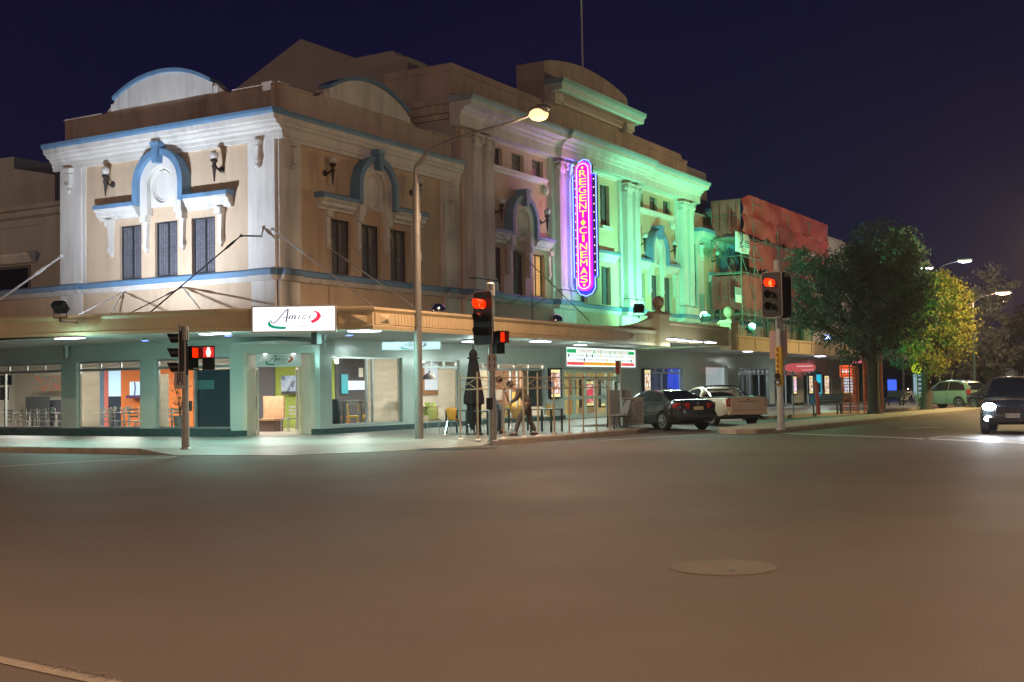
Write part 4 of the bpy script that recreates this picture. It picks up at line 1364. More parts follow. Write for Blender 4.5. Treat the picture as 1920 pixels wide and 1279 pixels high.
pm1 = poster_mat('poster_warm', [(.75, .08, .1), (1, .55, .2), (.1, .1, .3)], 5)
pm2 = poster_mat('poster_red', [(.85, .07, .09), (1, .7, .6), (.8, .03, .06)], 2.5, (.85, .06, .1))
pm3 = poster_mat('poster_cream', [(.9, .55, .2), (.3, .1, .08), (1, .9, .7)], 5)
pm4 = poster_mat('poster_cool', [(.6, .75, 1), (.9, .9, 1), (.2, .3, .5)], 4, (.95, .97, 1))
pm5 = poster_mat('poster_green', [(.25, .4, .3), (.5, .6, .5), (.1, .15, .12)], 5, (.5, .6, .5), .6)
pm6 = poster_mat('poster_pink', [(.9, .3, .45), (1, .8, .85), (.3, .2, .5)], 4, (1, .9, .95))
hd_m = E('poster_header', (1, .80, .35), .9)
film_w = E('film_white', (1, 1, 1), 1.1)
def poster(label, plane_y, p0, p1, mt, film=True, depth=.14, header=True, footer=True):
    a, b = at(*p0, Y=plane_y), at(*p1, Y=plane_y)
    x0, x1 = min(a.x, b.x), max(a.x, b.x); z0, z1 = min(a.z, b.z), max(a.z, b.z)
    loc = Vector(((x0 + x1) / 2, plane_y, z0))
    t = thing('poster_case', label, 'poster case', loc)
    TT = lambda s, o, z: (loc.x + s, loc.y - o, loc.z + z)
    w, h = x1 - x0, z1 - z0
    m = MB(TT, loc); f = .05
    m.box(-w / 2, w / 2, 0, depth, 0, f); m.box(-w / 2, w / 2, 0, depth, h - f, h); m.box(-w / 2, -w / 2 + f, 0, depth, f, h - f); m.box(w / 2 - f, w / 2, 0, depth, f, h - f); m.box(-w / 2 + f, w / 2 - f, 0, .02, f, h - f)
    m.build('frame', blackp, t)
    i = f + (.10 if film else .02)
    m = MB(TT, loc); m.box(-w / 2 + i, w / 2 - i, .02, depth - .04, f + .16 * footer, h - f - .18 * header); m.build('poster', mt, t)
    if header:
        m = MB(TT, loc); m.box(-w / 2 + i, w / 2 - i, .02, depth - .04, h - f - .16, h - f - .03); m.build('header_strip', hd_m, t)
    if footer:
        m = MB(TT, loc); m.box(-w / 2 + i, w / 2 - i, .02, depth - .04, f + .02, f + .14); m.build('footer_strip', hd_m, t)
    if film:
        m = MB(TT, loc); n = int(h / .09)
        for k in range(n):
            z = f + .02 + (h - 2 * f) * k / n
            for sx_ in (-w / 2 + f + .02, w / 2 - f - .08): m.box(sx_, sx_ + .06, .02, depth - .05, z, z + .045)
        m.build('film_strip', film_w, t)
    return t
poster('lit poster case with film strip edge just left of the foyer doors', BY - .01, (1027, 690), (1049, 747), pm1)
poster('lit cream poster case with film strip edge between foyer and blue shop', BY - .01, (1203, 691), (1218.5, 745), pm3)
poster('lit red session board behind the middle foyer doors', 26.3, (1085, 712), (1112, 763), pm2)
poster('dark green poster case with film strip edge behind the right foyer door', 26.3, (1121, 712), (1149, 763), pm5, header=False)
poster('small grey framed notice on the glass at the right end of the foyer', BY - .2, (1152, 716), (1161, 741), pm5, film=False, header=False, footer=False)
for lb, p0, p1, mt in (('narrow pink lit poster left of the leaning red post', (1483, 704), (1493, 740), pm6),
                       ('first white lit poster right of the glass shop door', (1514, 703), (1523.5, 739), pm3),
                       ('second white lit poster close behind the red post', (1524.5, 703), (1532, 739), pm4),
                       ('white lit poster with yellow ends above the long dark bench', (1543, 703), (1554, 740), pm3),
                       ('pale blue lit poster beside the orange mesh', (1605.5 - 8, 703), (1580 + 0, 740), pm4)):
    poster(lb, BY - .01, p0, p1, mt, film=False, depth=.10)
a = at(1530, 697, Y=BY - .3); b = at(1541, 745, Y=BY - .3)
t = thing('drink_machine', 'glowing turquoise vending cabinet between two lit posters above the bench', 'vending machine', (a.x, BY - .3, .15))
w_ = b.x - a.x
MB().box(0, w_, 0, .5, 0, a.z - .15).build('cabinet', M('teal_cabinet', (.03, .12, .18), .4, noise=.1), t)
MB().box(.08, w_ - .08, -.02, -.002, .55, a.z - .35).build('lit_front', E('turquoise_front', (.03, .55, .80), .9), t)
MB().box(.3, w_ - .3, -.03, -.021, .8, 1.5).build('product_window', M('vend_window', (.02, .18, .28), .2, noise=.5, scale=6), t)
# hanging signs further along
a = at(1476, 683, Y=22.6); b = at(1522, 696, Y=22.6)
p = at(1500, 689.5, Y=22.6)
t = thing('oval_sign', 'long rounded pink red sign hanging under the far shop canopy', 'sign', (p.x, p.y, p.z))
rw, rh = .95, .30
FO = lambda s, o, z: (p.x + .42 * s * 1 - .9 * o, p.y - .9 * s - .42 * o, p.z + z)
def oval(k, h): return [(math.copysign(abs(math.cos(2 * PI * i / 28)) ** .6, math.cos(2 * PI * i / 28)) * rw * k, math.copysign(abs(math.sin(2 * PI * i / 28)) ** .7, math.sin(2 * PI * i / 28)) * rh * h) for i in range(28)]
MB(FO, t.location.copy()).front(oval(1, 1), -.08, .06).build('rim', white, t)
MB(FO, t.location.copy()).front(oval(.97, .9), .0, .075).build('red_face', E('red_sign_face', (.62, .10, .11), .75), t)
m = MB(FO, t.location.copy()); m.box(.1, .8, .076, .085, -.16, -.13); m.box(-.2, .75, .076, .085, .05, .12); m.build('pale_lettering_bar', E('pale_bar', (.9, .6, .62), .7), t)
for s in (-.5, .5):
    m = MB(FO, t.location.copy()); m.tube([(s, 0, rh), (s, 0, 3.36 - p.z)], .012, 5); m.build('hanger', steel, t)
p2 = at(1608, 672.5, Y=23.6)
t = thing('projecting_sign', 'small bright pink and blue lit sign behind the orange mesh', 'sign', p2)
FO2 = lambda s, o, z: (p2.x + .42 * s - .9 * o, p2.y - .9 * s - .42 * o, p2.z + z)
for (z0, z1, mt, nm) in ((.12, .38, E('pink_face', (1, .12, .25), .9), 'pink_panel'), (-.02, .1, E('blue_face', (.2, .35, 1), 1.2), 'blue_panel'), (-.34, -.05, E('pink_face2', (1, .16, .28), .9), 'pink_panel')):
    MB(FO2, p2.copy()).box(-.45, .45, -.06, .06, z0, z1).build(nm, mt, t)
p3 = at(1586, 696, Y=23.6)
t = thing('projecting_sign', 'small glowing orange red sign with white marks behind scaffold legs', 'sign', p3)
FO3 = lambda s, o, z: (p3.x + .42 * s - .9 * o, p3.y - .9 * s - .42 * o, p3.z + z)
MB(FO3, p3.copy()).box(-.42, .42, -.06, .06, -.42, .42).build('lit_box', E('orange_red_face', (1, .10, .03), 1.2), t)
m = MB(FO3, p3.copy())
for s in (-.25, 0, .22): m.box(s - .08, s + .08, .062, .07, -.14, .12)
m.build('white_mark', E('white_mark', (1, .9, .9), 1.4), t)
rect_org = None
t = thing('lit_poster', 'tall glowing pink lettered poster on the wall behind the orange mesh', 'poster', at(1597, 740, Y=BY - .02))
q = t.location
m = MB(None, q.copy()); m.box(q.x - .28, q.x + .28, q.y - .03, q.y, q.z - .0, q.z + 1.75); m.build('sheet', poster_mat('poster_pinkred', [(1, .5, .5), (1, .9, .9), (.5, .1, .1)], 6, (.35, .1, .08), 1.0), t)
# ------------------------------------------------------------------ lamp post
def lerp_path(pts, k=6):
    P3 = [Vector(p) for p in pts]; out = []
    for i in range(len(P3) - 1):
        a, b, c, d = P3[max(i - 1, 0)], P3[i], P3[i + 1], P3[min(i + 2, len(P3) - 1)]
        for j in range(k):
            t = j / k
            out.append(.5 * ((2 * b) + (c - a) * t + (2 * a - 5 * b + 4 * c - d) * t * t + (3 * b - a - 3 * c + d) * t ** 3))
    return out + [P3[-1]]
sodium = E('sodium_lamp', (1, .52, .22), 2.6)
whitelamp = E('white_street_lamp', (.85, .85, 1), 40)
pole_m = M('lamp_post_steel', (.22, .21, .19), .5, metal=.3, noise=.12, scale=3)
base = at(786, 823, Z=FZ)
LP = Vector((base.x + .1, base.y + .07, FZ))
lt = thing('street_lamp', 'tall steel lamp post with curved arm and glowing orange head rising through the awning', 'street lamp', LP)
head = at(1010, 211, X=LP.x - .6)
top = at(781, 345, X=LP.x)
dv = Vector((head.x - LP.x, head.y - LP.y, 0))
def armpt(u, z): return (dv.x * u, dv.y * u, z - FZ)
MB().tube([(0, 0, 0), (0, 0, 3.6), (0, 0, top.z - FZ)], [.125, .115, .10], 14).build('pole', pole_m, lt, smooth=True)
zt = top.z
a1 = at(800, 290, X=LP.x); a2 = at(860, 258, X=LP.x - .15); a3 = at(950, 232, X=LP.x - .4)
loc2 = lambda p: (p.x - LP.x, p.y - LP.y, p.z - FZ)
arm = [(0, 0, zt - FZ - .05), (0, 0, zt - FZ + .45), loc2(at(787, 305, X=LP.x)), loc2(at(808, 281, X=LP.x)), loc2(a2), loc2(a3), loc2(at(992, 217, X=LP.x - .55))]
MB().tube(lerp_path(arm), [.06 - .0007 * i for i in range(6 * (len(arm) - 1) + 1)], 8).build('arm', pole_m, lt, smooth=True)
hp = Vector(loc2(head))
m = MB(); m.lathe([(.02, -.35), (.11, -.22), (.15, 0), (.13, .22), (.05, .36)], tuple(hp + Vector((0, 0, .06))), 12, ax=(dv.x, dv.y, .25))
m.build('lamp_head', steel, lt, smooth=True)
m = MB(); m.ball(tuple(hp + Vector((0, 0, -.06))), .21, 16, 1.25, 1.25, .8); m.build('lamp_bowl', sodium, lt, smooth=True)
m = MB()
for z in (1.9, 3.4, 5.2, 6.35): m.box(.08, .16, -.05, .05, z - .08, z + .1)
m.build('bracket_box', steel, lt)
MB().tube([(0, 0, 7.0), (1.5, 1.0, 7.1)], .012, 5).build('wire_arm', black, lt)
LAMP_HEAD = LP + hp

# ------------------------------------------------------------------ traffic signals
red_on = E('signal_red', (1.0, .05, .01), 7)
red_glow = E('signal_red_glow', (1.0, .02, .0), 1.7)
red_dim = E('signal_red_dim', (.9, .03, .03), .8)
lens_off = M('dark_lens', (.015, .03, .02), .15, noise=0, spec=.8)
def signal_head(parent, at_, az, lit=0, plate=True, visor_red=True):
    """three-aspect head facing azimuth az; part with sub-parts"""
    og = Vector(at_)
    ca, sa = math.cos(az), math.sin(az)
    T = lambda x, y, z: (og.x + x * ca - y * sa, og.y + x * sa + y * ca, og.z + z)
    m = MB(T)
    hw, h = .34, .70
    pts = []
    for cx_, cz, a0 in ((hw - .1, h - .1, 0), (-hw + .1, h - .1, 90), (-hw + .1, -h + .1, 180), (hw - .1, -h + .1, 270)):
        for i in range(5):
            A = math.radians(a0 + 22.5 * i); pts.append((cx_ + .1 * math.cos(A), cz + .1 * math.sin(A)))
    if plate: m.ext([(-.01, y, z) for y, z in pts], (.03, 0, 0))
    m.box(-.20, -.011, -.17, .17, -.55, .55)
    hd = m.build('signal_head', blackp, parent)
    if plate:
        e = MB(T); e.tube([(.02, y, z) for y, z in pts], .012, 5, True); e.build('plate_edge', M('reflective_edge', (.4, .4, .36), .4, noise=0), hd)
    for k in range(3):
        z = .36 - .36 * k
        v = MB(T); n = 12; vs, fs = [], []
        for x, r, cut in ((.02, .125, 0), (.26, .135, .5)):
            for i in range(n + 1):
                A = math.radians(-50 + 280 * i / n)
                vs.append((x + (.06 * math.sin(A) if cut else 0), r * math.cos(A), z + r * math.sin(A)))
        for i in range(n): fs.append((i, i + 1, n + 2 + i, n + 1 + i))
        v.add(vs, fs)
        v.build('visor', red_glow if (k == lit and visor_red) else blackp, hd, merge=False)  # lit visor is emissive, imitating the lens light falling on it
        l = MB(T); l.lathe([(.0, .05), (.06, .045), (.11, .02), (.115, .0)], (.012, 0, z), 14, ax=(1, 0, 0))
        l.build('lens', red_on if k == lit else lens_off, hd, smooth=True)
    return hd

def ped_head(parent, at_, az, figure=True):
    og = Vector(at_); ca, sa = math.cos(az), math.sin(az)
    T = lambda x, y, z: (og.x + x * ca - y * sa, og.y + x * sa + y * ca, og.z + z)
    m = MB(T); m.box(-.2, 0, -.15, .15, -.29, .29)
    hd = m.build('pedestrian_head', blackp, parent)
    m = MB(T); m.box(.002, .012, -.13, .13, .02, .27); m.build('red_face', red_dim if figure else red_glow, hd)
    m = MB(T); m.box(.002, .012, -.13, .13, -.27, -.02); m.build('green_face', lens_off, hd)
    if figure:
        f = MB(T)
        f.lathe([(0, 0), (.035, 0), (.035, .006)], (.013, 0, .225), 10, ax=(1, 0, 0))
        f.ext([(.013, y, z) for y, z in ((-.055, .18), (.055, .18), (.05, .09), (.03, .09), (.035, .04), (-.035, .04), (-.03, .09), (-.05, .09))], (.006, 0, 0))
        f.build('standing_figure', E('figure_white', (1, .75, .55), 4), hd)
    v = MB(T)
    v.box(0, .16, -.16, -.145, .0, .30); v.box(0, .16, .145, .16, .0, .30); v.box(0, .16, -.16, .16, .285, .30)
    v.box(0, .14, -.16, .16, -.012, .0)
    v.build('hood', blackp, hd)
    return hd

def sig_pole(label, px, py, ztop, z0=FZ, r=.085):
    b = at(px, py, Z=z0)
    t = thing('traffic_signal', label, 'traffic light', b, 0, 'traffic signals at the crossing')
    m = MB(); m.tube([(0, 0, 0), (0, 0, .9), (0, 0, .91), (0, 0, ztop - z0)], [r * 1.12, r * 1.12, r, r * .9], 12)
    m.lathe([(r * 1.6, 0), (r * 1.6, .03), (r * 1.15, .05)], n=12)
    m.build('pole', steel, t, smooth=True)
    m = MB(); m.lathe([(r * 1.15, 0), (r * 1.15, .32), (r * .7, .36)], (0, 0, ztop - z0 - .05), 12); m.build('pole_cap', M('signal_cap', (.45, .46, .42), .5, noise=.08), t)
    return t, b
def az_rel(b, deg):
    """azimuth that faces the camera from b, turned deg towards screen left"""
    base_ = math.atan2(-b.y, -b.x)
    return base_ - math.radians(deg)
def offs(b, right, toward=0):
    """vector: metres to screen right / towards the camera"""
    d = Vector((b.x, b.y)).normalized(); r = Vector((d.y, -d.x))
    v = r * right - d * toward
    return Vector((v.x, v.y, 0))
def sign_plate(parent, at_, az, w, h, mt, name='sign_plate'):
    og = Vector(at_); ca, sa = math.cos(az), math.sin(az)
    T = lambda s, o, z: (og.x + o * ca - s * sa, og.y + o * sa + s * ca, og.z + z)
    pl = MB(T).box(-w / 2, w / 2, -.01, .01, -h / 2, h / 2).build(name, mt, parent)
    return pl, T
plate_w = M('sign_white', (.55, .50, .48), .5, noise=.06)
# left pole
t, b = sig_pole('shorter signal pole with side-on head and red standing man by the left kerb', 348, 843, at(350, 634, X=at(348, 843, Z=FZ).x).z, r=.085)
hz = lambda py: at(348, py, X=b.x).z - FZ
signal_head(t, offs(b, -.12, -.1) + Vector((0, 0, hz(662))), az_rel(b, 92), lit=9)
ped_head(t, offs(b, .20, .0) + Vector((0, 0, hz(672))), az_rel(b, -36), figure=False)
ped_head(t, offs(b, .56, .12) + Vector((0, 0, hz(672))), az_rel(b, 4))
for z in (hz(652), hz(691)):
    m = MB(); m.tube([(0, 0, z), tuple(offs(b, .56, .02) + Vector((0, 0, z)))], .016, 6); m.build('mounting_arm', steel, t)
pl, T = sign_plate(t, offs(b, -.13, .12) + Vector((0, 0, hz(713))), az_rel(b, 0), .27, .42, plate_w)
m = MB(T); m.front([(.05, .06), (.05, .13), (.075, .13), (.06, .17), (.045, .13)], .011, .014)
for s in (-.05, .06):
    m.tube([(s, .012, .0), (s, .012, .12)], .012, 5); m.ball((s, .012, .15), .025, 6)
    m.tube([(s, .012, .0), (s - .035, .012, -.12)], .01, 5); m.tube([(s, .012, .0), (s + .035, .012, -.12)], .01, 5)
m.build('pictogram', ink_k, pl)
m = MB(); m.box(.06, .16, -.07, .07, .95, 1.2); m.build('push_button_box', darkgrey, t)

# middle pole
t, b = sig_pole('middle signal pole with red light in front of the closed black umbrella', 924, 829, at(917, 552, X=at(924, 829, Z=FZ).x).z, r=.095)
hz = lambda py: at(920, py, X=b.x).z - FZ
signal_head(t, offs(b, -.20, .12) + Vector((0, 0, hz(597))), az_rel(b, 44), lit=0)
ped_head(t, offs(b, .24, .1) + Vector((0, 0, hz(643))), az_rel(b, -44), figure=False)
for z, q in ((635, .22), (610, -.2)):
    m = MB(); m.tube([(0, 0, hz(z)), tuple(offs(b, q, 0) + Vector((0, 0, hz(z))))], .02, 6); m.build('mounting_arm', steel, t)
pl, T = sign_plate(t, offs(b, .01, .12) + Vector((0, 0, hz(681))), az_rel(b, -4), .25, .42, plate_w)
m = MB(T)
for s, z in ((-.06, .1), (.06, .1), (-.06, -.08), (.06, -.08)):
    m.tube([(s, .012, z - .05), (s, .012, z + .03)], .012, 5); m.ball((s, .012, z + .055), .018, 6); m.tube([(s - .03, .012, z + .01), (s + .03, .012, z + .0)], .008, 5)
m.build('pictogram', ink_k, pl)
m = MB(); m.box(-.20, -.06, -.06, .06, .85, 1.15); m.build('push_button_box', blackp, t)

# right pole on the island
ib = at(1464, 800, Z=0)
b0 = Vector((39.9, 12.97, .148))
k = at(1464.5, 806, Z=.148)
t, b = sig_pole('right signal pole with yellow wrap and big black backplate on the traffic island', 1464.5, 806, at(1458, 505, X=k.x).z, z0=.148, r=.10)
hz = lambda py: at(1462, py, X=b.x).z - .148
signal_head(t, offs(b, -.17, .14) + Vector((0, 0, hz(553))), az_rel(b, 28), lit=0)
signal_head(t, offs(b, .10, -.16) + Vector((0, 0, hz(553))), az_rel(b, 28) + PI, lit=9)
m = MB(); m.lathe([(.118, hz(723)), (.118, hz(650))], n=14); m.build('yellow_wrap', M('yellow_wrap', (.55, .34, .03), .5, noise=.10, scale=6), t)
m = MB()
for i, z in enumerate((.62, .55, .48, .40, .32)):
    zz = hz(655) - i * .17
    m.cbox(tuple(offs(b, -.06, .105) + Vector((0, 0, zz))), .06, .05, .10, az_rel(b, 0))
m.build('wrap_lettering', M('wrap_ink', (.25, .10, .02), .5, noise=0), t)
m = MB(); c = offs(b, -.07, .13)
m.lathe([(.0, .05), (.085, .05), (.09, 0)], tuple(c + Vector((0, 0, hz(705)))), 14, ax=tuple(Vector((-b.x, -b.y, 0)).normalized()))
m.lathe([(.0, .05), (.085, .05), (.09, 0)], tuple(c + Vector((0, 0, hz(716)))), 14, ax=tuple(Vector((-b.x, -b.y, 0)).normalized()))
m.build('push_button', blackp, t)
m = MB(); m.lathe([(.0, .06), (.05, .06), (.05, .05)], tuple(c + Vector((0, 0, hz(717)))), 12, ax=tuple(Vector((-b.x, -b.y, 0)).normalized())); m.build('button_face', alu, t)
sign_plate(t, offs(b, -.02, -.16) + Vector((0, 0, hz(646))), az_rel(b, 6), .54, .86, M('sign_board_red_tint', (.42, .30, .30), .35, noise=.06), 'sign_board')  # pale board coloured pink for the red signal light on it
m = MB(); m.box(-.1, .1, -.13, .02, hz(616), hz(600)); m.build('sign_clamp', darkgrey, t)

# ------------------------------------------------------------------ cafe barrier
bar_m = M('barrier_steel', (.42, .32, .22), .45, metal=.4, noise=.1)
line = [(29.15, 18.62), (28.72, 17.78), (29.72, 17.55), (30.75, 17.5), (31.55, 17.47), (32.45, 17.42), (33.35, 17.38), (34.2, 17.33), (35.0, 17.28), (35.85, 17.23)]
t = thing('cafe_barrier', 'row of tan steel posts joined by crossed braces around the pavement tables', 'barrier', (line[0][0], line[0][1], FZ))
o0 = t.location.copy()
HB, RB = 1.80, 1.38
for i, (x, y) in enumerate(line):
    m = MB(None, o0); m.tube([(x, y, FZ), (x, y, FZ + HB)], .026, 8); m.ball((x, y, FZ + HB + .03), .03, 6)
    m.build('post', bar_m, t)
    m = MB(None, o0); m.lathe([(.0, .03), (.07, .025), (.085, .0)], (x, y, FZ), 10); m.build('base_plate', white if i < 5 else bar_m, t)
for i in range(len(line) - 1):
    (x0, y0), (x1, y1) = line[i], line[i + 1]
    m = MB(None, o0)
    m.tube([(x0, y0, FZ + 1.70), (x1, y1, FZ + 1.70)], .018, 6); m.tube([(x0, y0, FZ + RB), (x1, y1, FZ + RB)], .018, 6)
    m.build('rail', bar_m, t)
    m = MB(None, o0)
    m.tube([(x0, y0, FZ + RB), (x1, y1, FZ + 1.70)], .009, 5); m.tube([(x0, y0, FZ + 1.70), (x1, y1, FZ + RB)], .009, 5)
    m.build('brace', bar_m, t)

# ------------------------------------------------------------------ closed umbrella
ub = at(908, 818, Z=FZ)
ub = Vector((ub.x + .9, ub.y + .9, FZ))
t = thing('closed_umbrella', 'closed black patio umbrella hanging in ragged folds behind the middle signal pole', 'umbrella', ub)
cloth = M('black_canvas', (.005, .005, .010), .85, noise=.3, scale=6)
prof = [(2.62, .03), (2.55, .12), (2.45, .17), (2.34, .13), (2.2, .17), (1.9, .22), (1.5, .29), (1.1, .37), (.95, .38), (.9, .27), (.45, .26), (.3, .22)]
n = 40; vs, fs = [], []
for i, (z, r) in enumerate(prof):
    for j in range(n):
        A = 2 * PI * j / n
        rr = r * (1 + .17 * math.cos(8 * A + .4 * i) * min(1, i / 4))
        zz = z
        if i == len(prof) - 1: zz = z + .22 * math.sin(3 * A + 1) + .1 * math.sin(8 * A)
        vs.append((rr * math.cos(A) * .8, rr * math.sin(A) * .72, zz))
for i in range(len(prof) - 1):
    for j in range(n): fs.append((i * n + j, i * n + (j + 1) % n, (i + 1) * n + (j + 1) % n, (i + 1) * n + j))
m = MB(); m.add(vs, fs); m.build('canopy', cloth, t, smooth=True)
MB().tube([(0, 0, 0), (0, 0, 2.75)], .025, 8).build('pole', black, t)
MB().lathe([(.0, .07), (.26, .06), (.28, 0)], n=16).build('base', black, t)
MB().tube([(.18 * math.cos(2 * PI * i / 16), .17 * math.sin(2 * PI * i / 16), 2.33) for i in range(16)], .02, 6, True).build('tie_strap', cloth, t)

# ------------------------------------------------------------------ chairs and tables
def shell_chair(name, label, col, group):
    t = thing(name, label, 'chair', (0, 0, 0), 0, group)
    m = MB(); N_ = 9; vs, fs = [], []
    # seat and back as one bent shell, facing +X
    path = [(.20, .43), (.12, .455), (0, .45), (-.12, .445), (-.19, .46), (-.225, .52), (-.24, .62), (-.26, .74), (-.275, .84)]
    wid = [.19, .205, .205, .19, .14, .12, .165, .185, .14]
    for (x, z), w in zip(path, wid):
        for j in range(N_):
            u = -1 + 2 * j / (N_ - 1)
            vs.append((x + .03 * u * u * (1 if z > .5 else 0), u * w, z + .015 * u * u * (1 if z < .5 else 0)))
    for i in range(len(path) - 1):
        for j in range(N_ - 1): fs.append((i * N_ + j, i * N_ + j + 1, (i + 1) * N_ + j + 1, (i + 1) * N_ + j))
    m.add(vs, fs)
    sh = m.build('seat_shell', col, t, smooth=True)
    so_ = sh.modifiers.new('thick', 'SOLIDIFY'); so_.thickness = .012
    for sx_, sy_ in ((1, 1), (1, -1), (-1, 1), (-1, -1)):
        MB().tube([(.02 * sx_, .06 * sy_, .43), (.14 * sx_, .16 * sy_, .42), (.23 * sx_, .22 * sy_, 0)], .011, 6).build('leg', chrome, t)
    return t
g_out = 'shell chairs at the pavement tables'
lime = M('lime_plastic', (.45, .48, .16), .35, noise=.05); amber = M('amber_plastic', (.60, .28, .04), .35, noise=.05); olive = M('olive_plastic', (.36, .30, .12), .4, noise=.06)
def place(first, px, py, rz, **k):
    p = at(px, py, Z=FZ)
    return p
c1 = shell_chair('shell_chair', 'pale lime shell chair on chrome legs nearest the tall lamp post', lime, g_out)
p = at(815, 813, Z=FZ); c1.location = p; c1.rotation_euler = (0, 0, math.radians(20))
c2 = shell_chair('shell_chair', 'amber orange shell chair at the dark table beside the barrier end', amber, g_out)
p = at(852, 815, Z=FZ); c2.location = p; c2.rotation_euler = (0, 0, math.radians(10))
p = at(893, 814, Z=FZ); dup(c1, p, math.radians(-160), 'pale lime shell chair half hidden behind the closed umbrella')
c3 = shell_chair('shell_chair', 'olive tan shell chair between the two people behind the barrier', olive, g_out)
p = at(968, 812, Z=FZ); c3.location = p; c3.rotation_euler = (0, 0, math.radians(35))
p = at(948, 806, Z=FZ); dup(c3, p, math.radians(200), 'olive tan shell chair on the far side of the table by the person in white')
p = at(1028, 806, Z=FZ); dup(c3, p, math.radians(190), 'olive tan shell chair behind the person in brown')
def table(label, px, py, rz, w=.8):
    p = at(px, py, Z=FZ)
    t = thing('cafe_table', label, 'table', p, rz, 'dark pavement tables')
    MB().box(-w / 2, w / 2, -w / 2, w / 2, .70, .735).build('table_top', darkgrey, t, bevel=.006)
    for sx_, sy_ in ((1, 1), (1, -1), (-1, 1), (-1, -1)):
        MB().cbox((sx_ * (w / 2 - .04), sy_ * (w / 2 - .04), .35), .05, .05, .70).build('leg', black, t)
    return t
t0 = table('dark square table beside the amber chair on the pavement', 866, 812, math.radians(5))
def tdup(label, px, py, rz): return dup(t0, at(px, py, Z=FZ), math.radians(rz), label)
tdup('dark square table under the closed black umbrella', 907, 815, 0)
tdup('dark square table laid with yellow cups between the two people', 962, 808, 0)
tdup('dark square table at the right end beyond the person in brown', 1025, 810, 0)
# cups and glasses on the laid table
yel_m = M('yellow_ceramic', (.70, .42, .02), .3, noise=0)
tp = at(962, 808, Z=FZ)
for i, (dx, dy, lb) in enumerate(((-.1, .05, 'yellow jug standing on the laid pavement table'), (.18, -.12, 'yellow cup on a saucer beside the yellow jug'))):
    t = thing('cup' if i else 'jug', lb, 'cup' if i else 'jug', (tp.x + dx, tp.y + dy, FZ + .737))
    h = .1 if i else .22
    MB().lathe([(.04, 0), (.05, h * .5), (.055, h), (.048, h), (.04, h * .2), (.0, h * .15)], n=14).build('vessel', yel_m, t, smooth=True)
    MB().tube([(.05, 0, h * .8), (.09, 0, h * .7), (.09, 0, h * .35), (.05, 0, h * .25)], .008, 6).build('handle', yel_m, t)
    if i: MB().lathe([(0, .0), (.09, .0), (.1, .012)], n=14).build('saucer', white, t)

# ------------------------------------------------------------------ bench and bin enclosure
def slat_bench(label, loc, rz, L=1.7):
    t = thing('bench', label, 'bench', loc, rz)
    wood = M('bench_slat', (.20, .17, .16), .5, noise=.2, scale=5)
    m = MB()
    for i in range(6): m.cbox((.20 - .085 * i, 0, .44 - .012 * math.sin(i)), .06, L, .03)
    m.build('seat', wood, t)
    m = MB()
    for i in range(6):
        m.cbox((-.25 - .028 * i - (.02 * max(0, i - 3)), 0, .52 + .075 * i), .022, L, .055, ry=-.3)
    m.build('backrest', wood, t)
    for s in (-1, 1):
        m = MB(); y = s * (L / 2 - .06)
        m.tube(lerp_path([(.24, y, .42), (.0, y, .41), (-.22, y, .42), (-.30, y, .62), (-.38, y, .88), (-.46, y, .95)], 4), .025, 6)
        m.tube([(.2, y, .41), (.22, y, 0)], .025, 6); m.tube([(-.18, y, .41), (-.24, y, 0)], .025, 6)
        m.build('end_frame', black, t)
    return t
p = at(1157, 803, Z=FZ)
slat_bench('slatted bench seen end on between the barrier and the grey bin screen', p, math.radians(128), 1.15)
# dark screen and perforated bin enclosure
a = at(1187, 801, Z=FZ)
t = thing('bin_enclosure', 'grey perforated double bin cabinet in front of the dark car', 'litter bin', a, math.radians(38))
cab = M('bin_steel', (.26, .28, .26), .5, metal=.4, noise=.12)
H_ = .97
for k in (0, 1):
    y = .19 * (.5 - k) * 2
    m = MB(); m.box(-.02, .3, y - .18, y + .18, .05, H_)
    m.build('cabinet', cab, t)
    m = MB()
    for i in range(6):
        for j in range(11): m.cbox((-.028, y - .125 + i * .05, .17 + j * .07), .012, .028, .04)
    m.build('perforated_panel', M('perforation', (.03, .03, .03), .6, noise=0) if k == 0 else bpy.data.materials['perforation'], t)
m = MB(); m.box(-.05, .33, -.40, .40, H_, H_ + .05); m.build('lid', cab, t)
a2 = at(1163, 797, Z=FZ)
t = thing('grey_screen', 'plain dark grey screen panel standing behind the slatted bench', 'screen', at(1161, 800, Z=FZ), math.radians(28))
m = MB(); m.box(-.03, .03, -.42, .42, .08, 1.28); m.build('panel', M('screen_grey', (.13, .13, .13), .6, noise=.08), t)
for y in (-.40, .40): MB().tube([(.0, y, 0), (.0, y, 1.3)], .03, 8).build('post', steel, t)
# parking sign pole
b = at(1165, 800, Z=FZ)
b = Vector((38.9, 18.75, FZ)); pz = at(1163, 690, X=38.9)
t = thing('parking_sign', 'thin pole with a narrow red brown plate rising behind the slatted bench', 'street sign', (pz.x, pz.y, FZ))
zt_ = at(1163, 680, X=38.9).z
MB().tube([(0, 0, 0), (0, 0, zt_ - FZ + .05)], .03, 8).build('pole', steel, t)
hz2 = pz.z - FZ
MB().cbox((-.05, .06, hz2 + .02), .02, .26, .46, math.atan2(-pz.y, -pz.x) + .9).build('sign_plate', M('red_brown_plate', (.28, .07, .05), .5, noise=.1), t)
# ------------------------------------------------------------------ vehicles
def eval_mesh(o):
    dg = bpy.context.evaluated_depsgraph_get()
    return bpy.data.meshes.new_from_object(o.evaluated_get(dg))

def interp(tab, x, k):
    for a, b in zip(tab, tab[1:]):
        if a[0] <= x <= b[0]:
            u = (x - a[0]) / (b[0] - a[0]) if b[0] > a[0] else 0
            return a[k] + (b[k] - a[k]) * u
    return tab[0][k] if x < tab[0][0] else tab[-1][k]

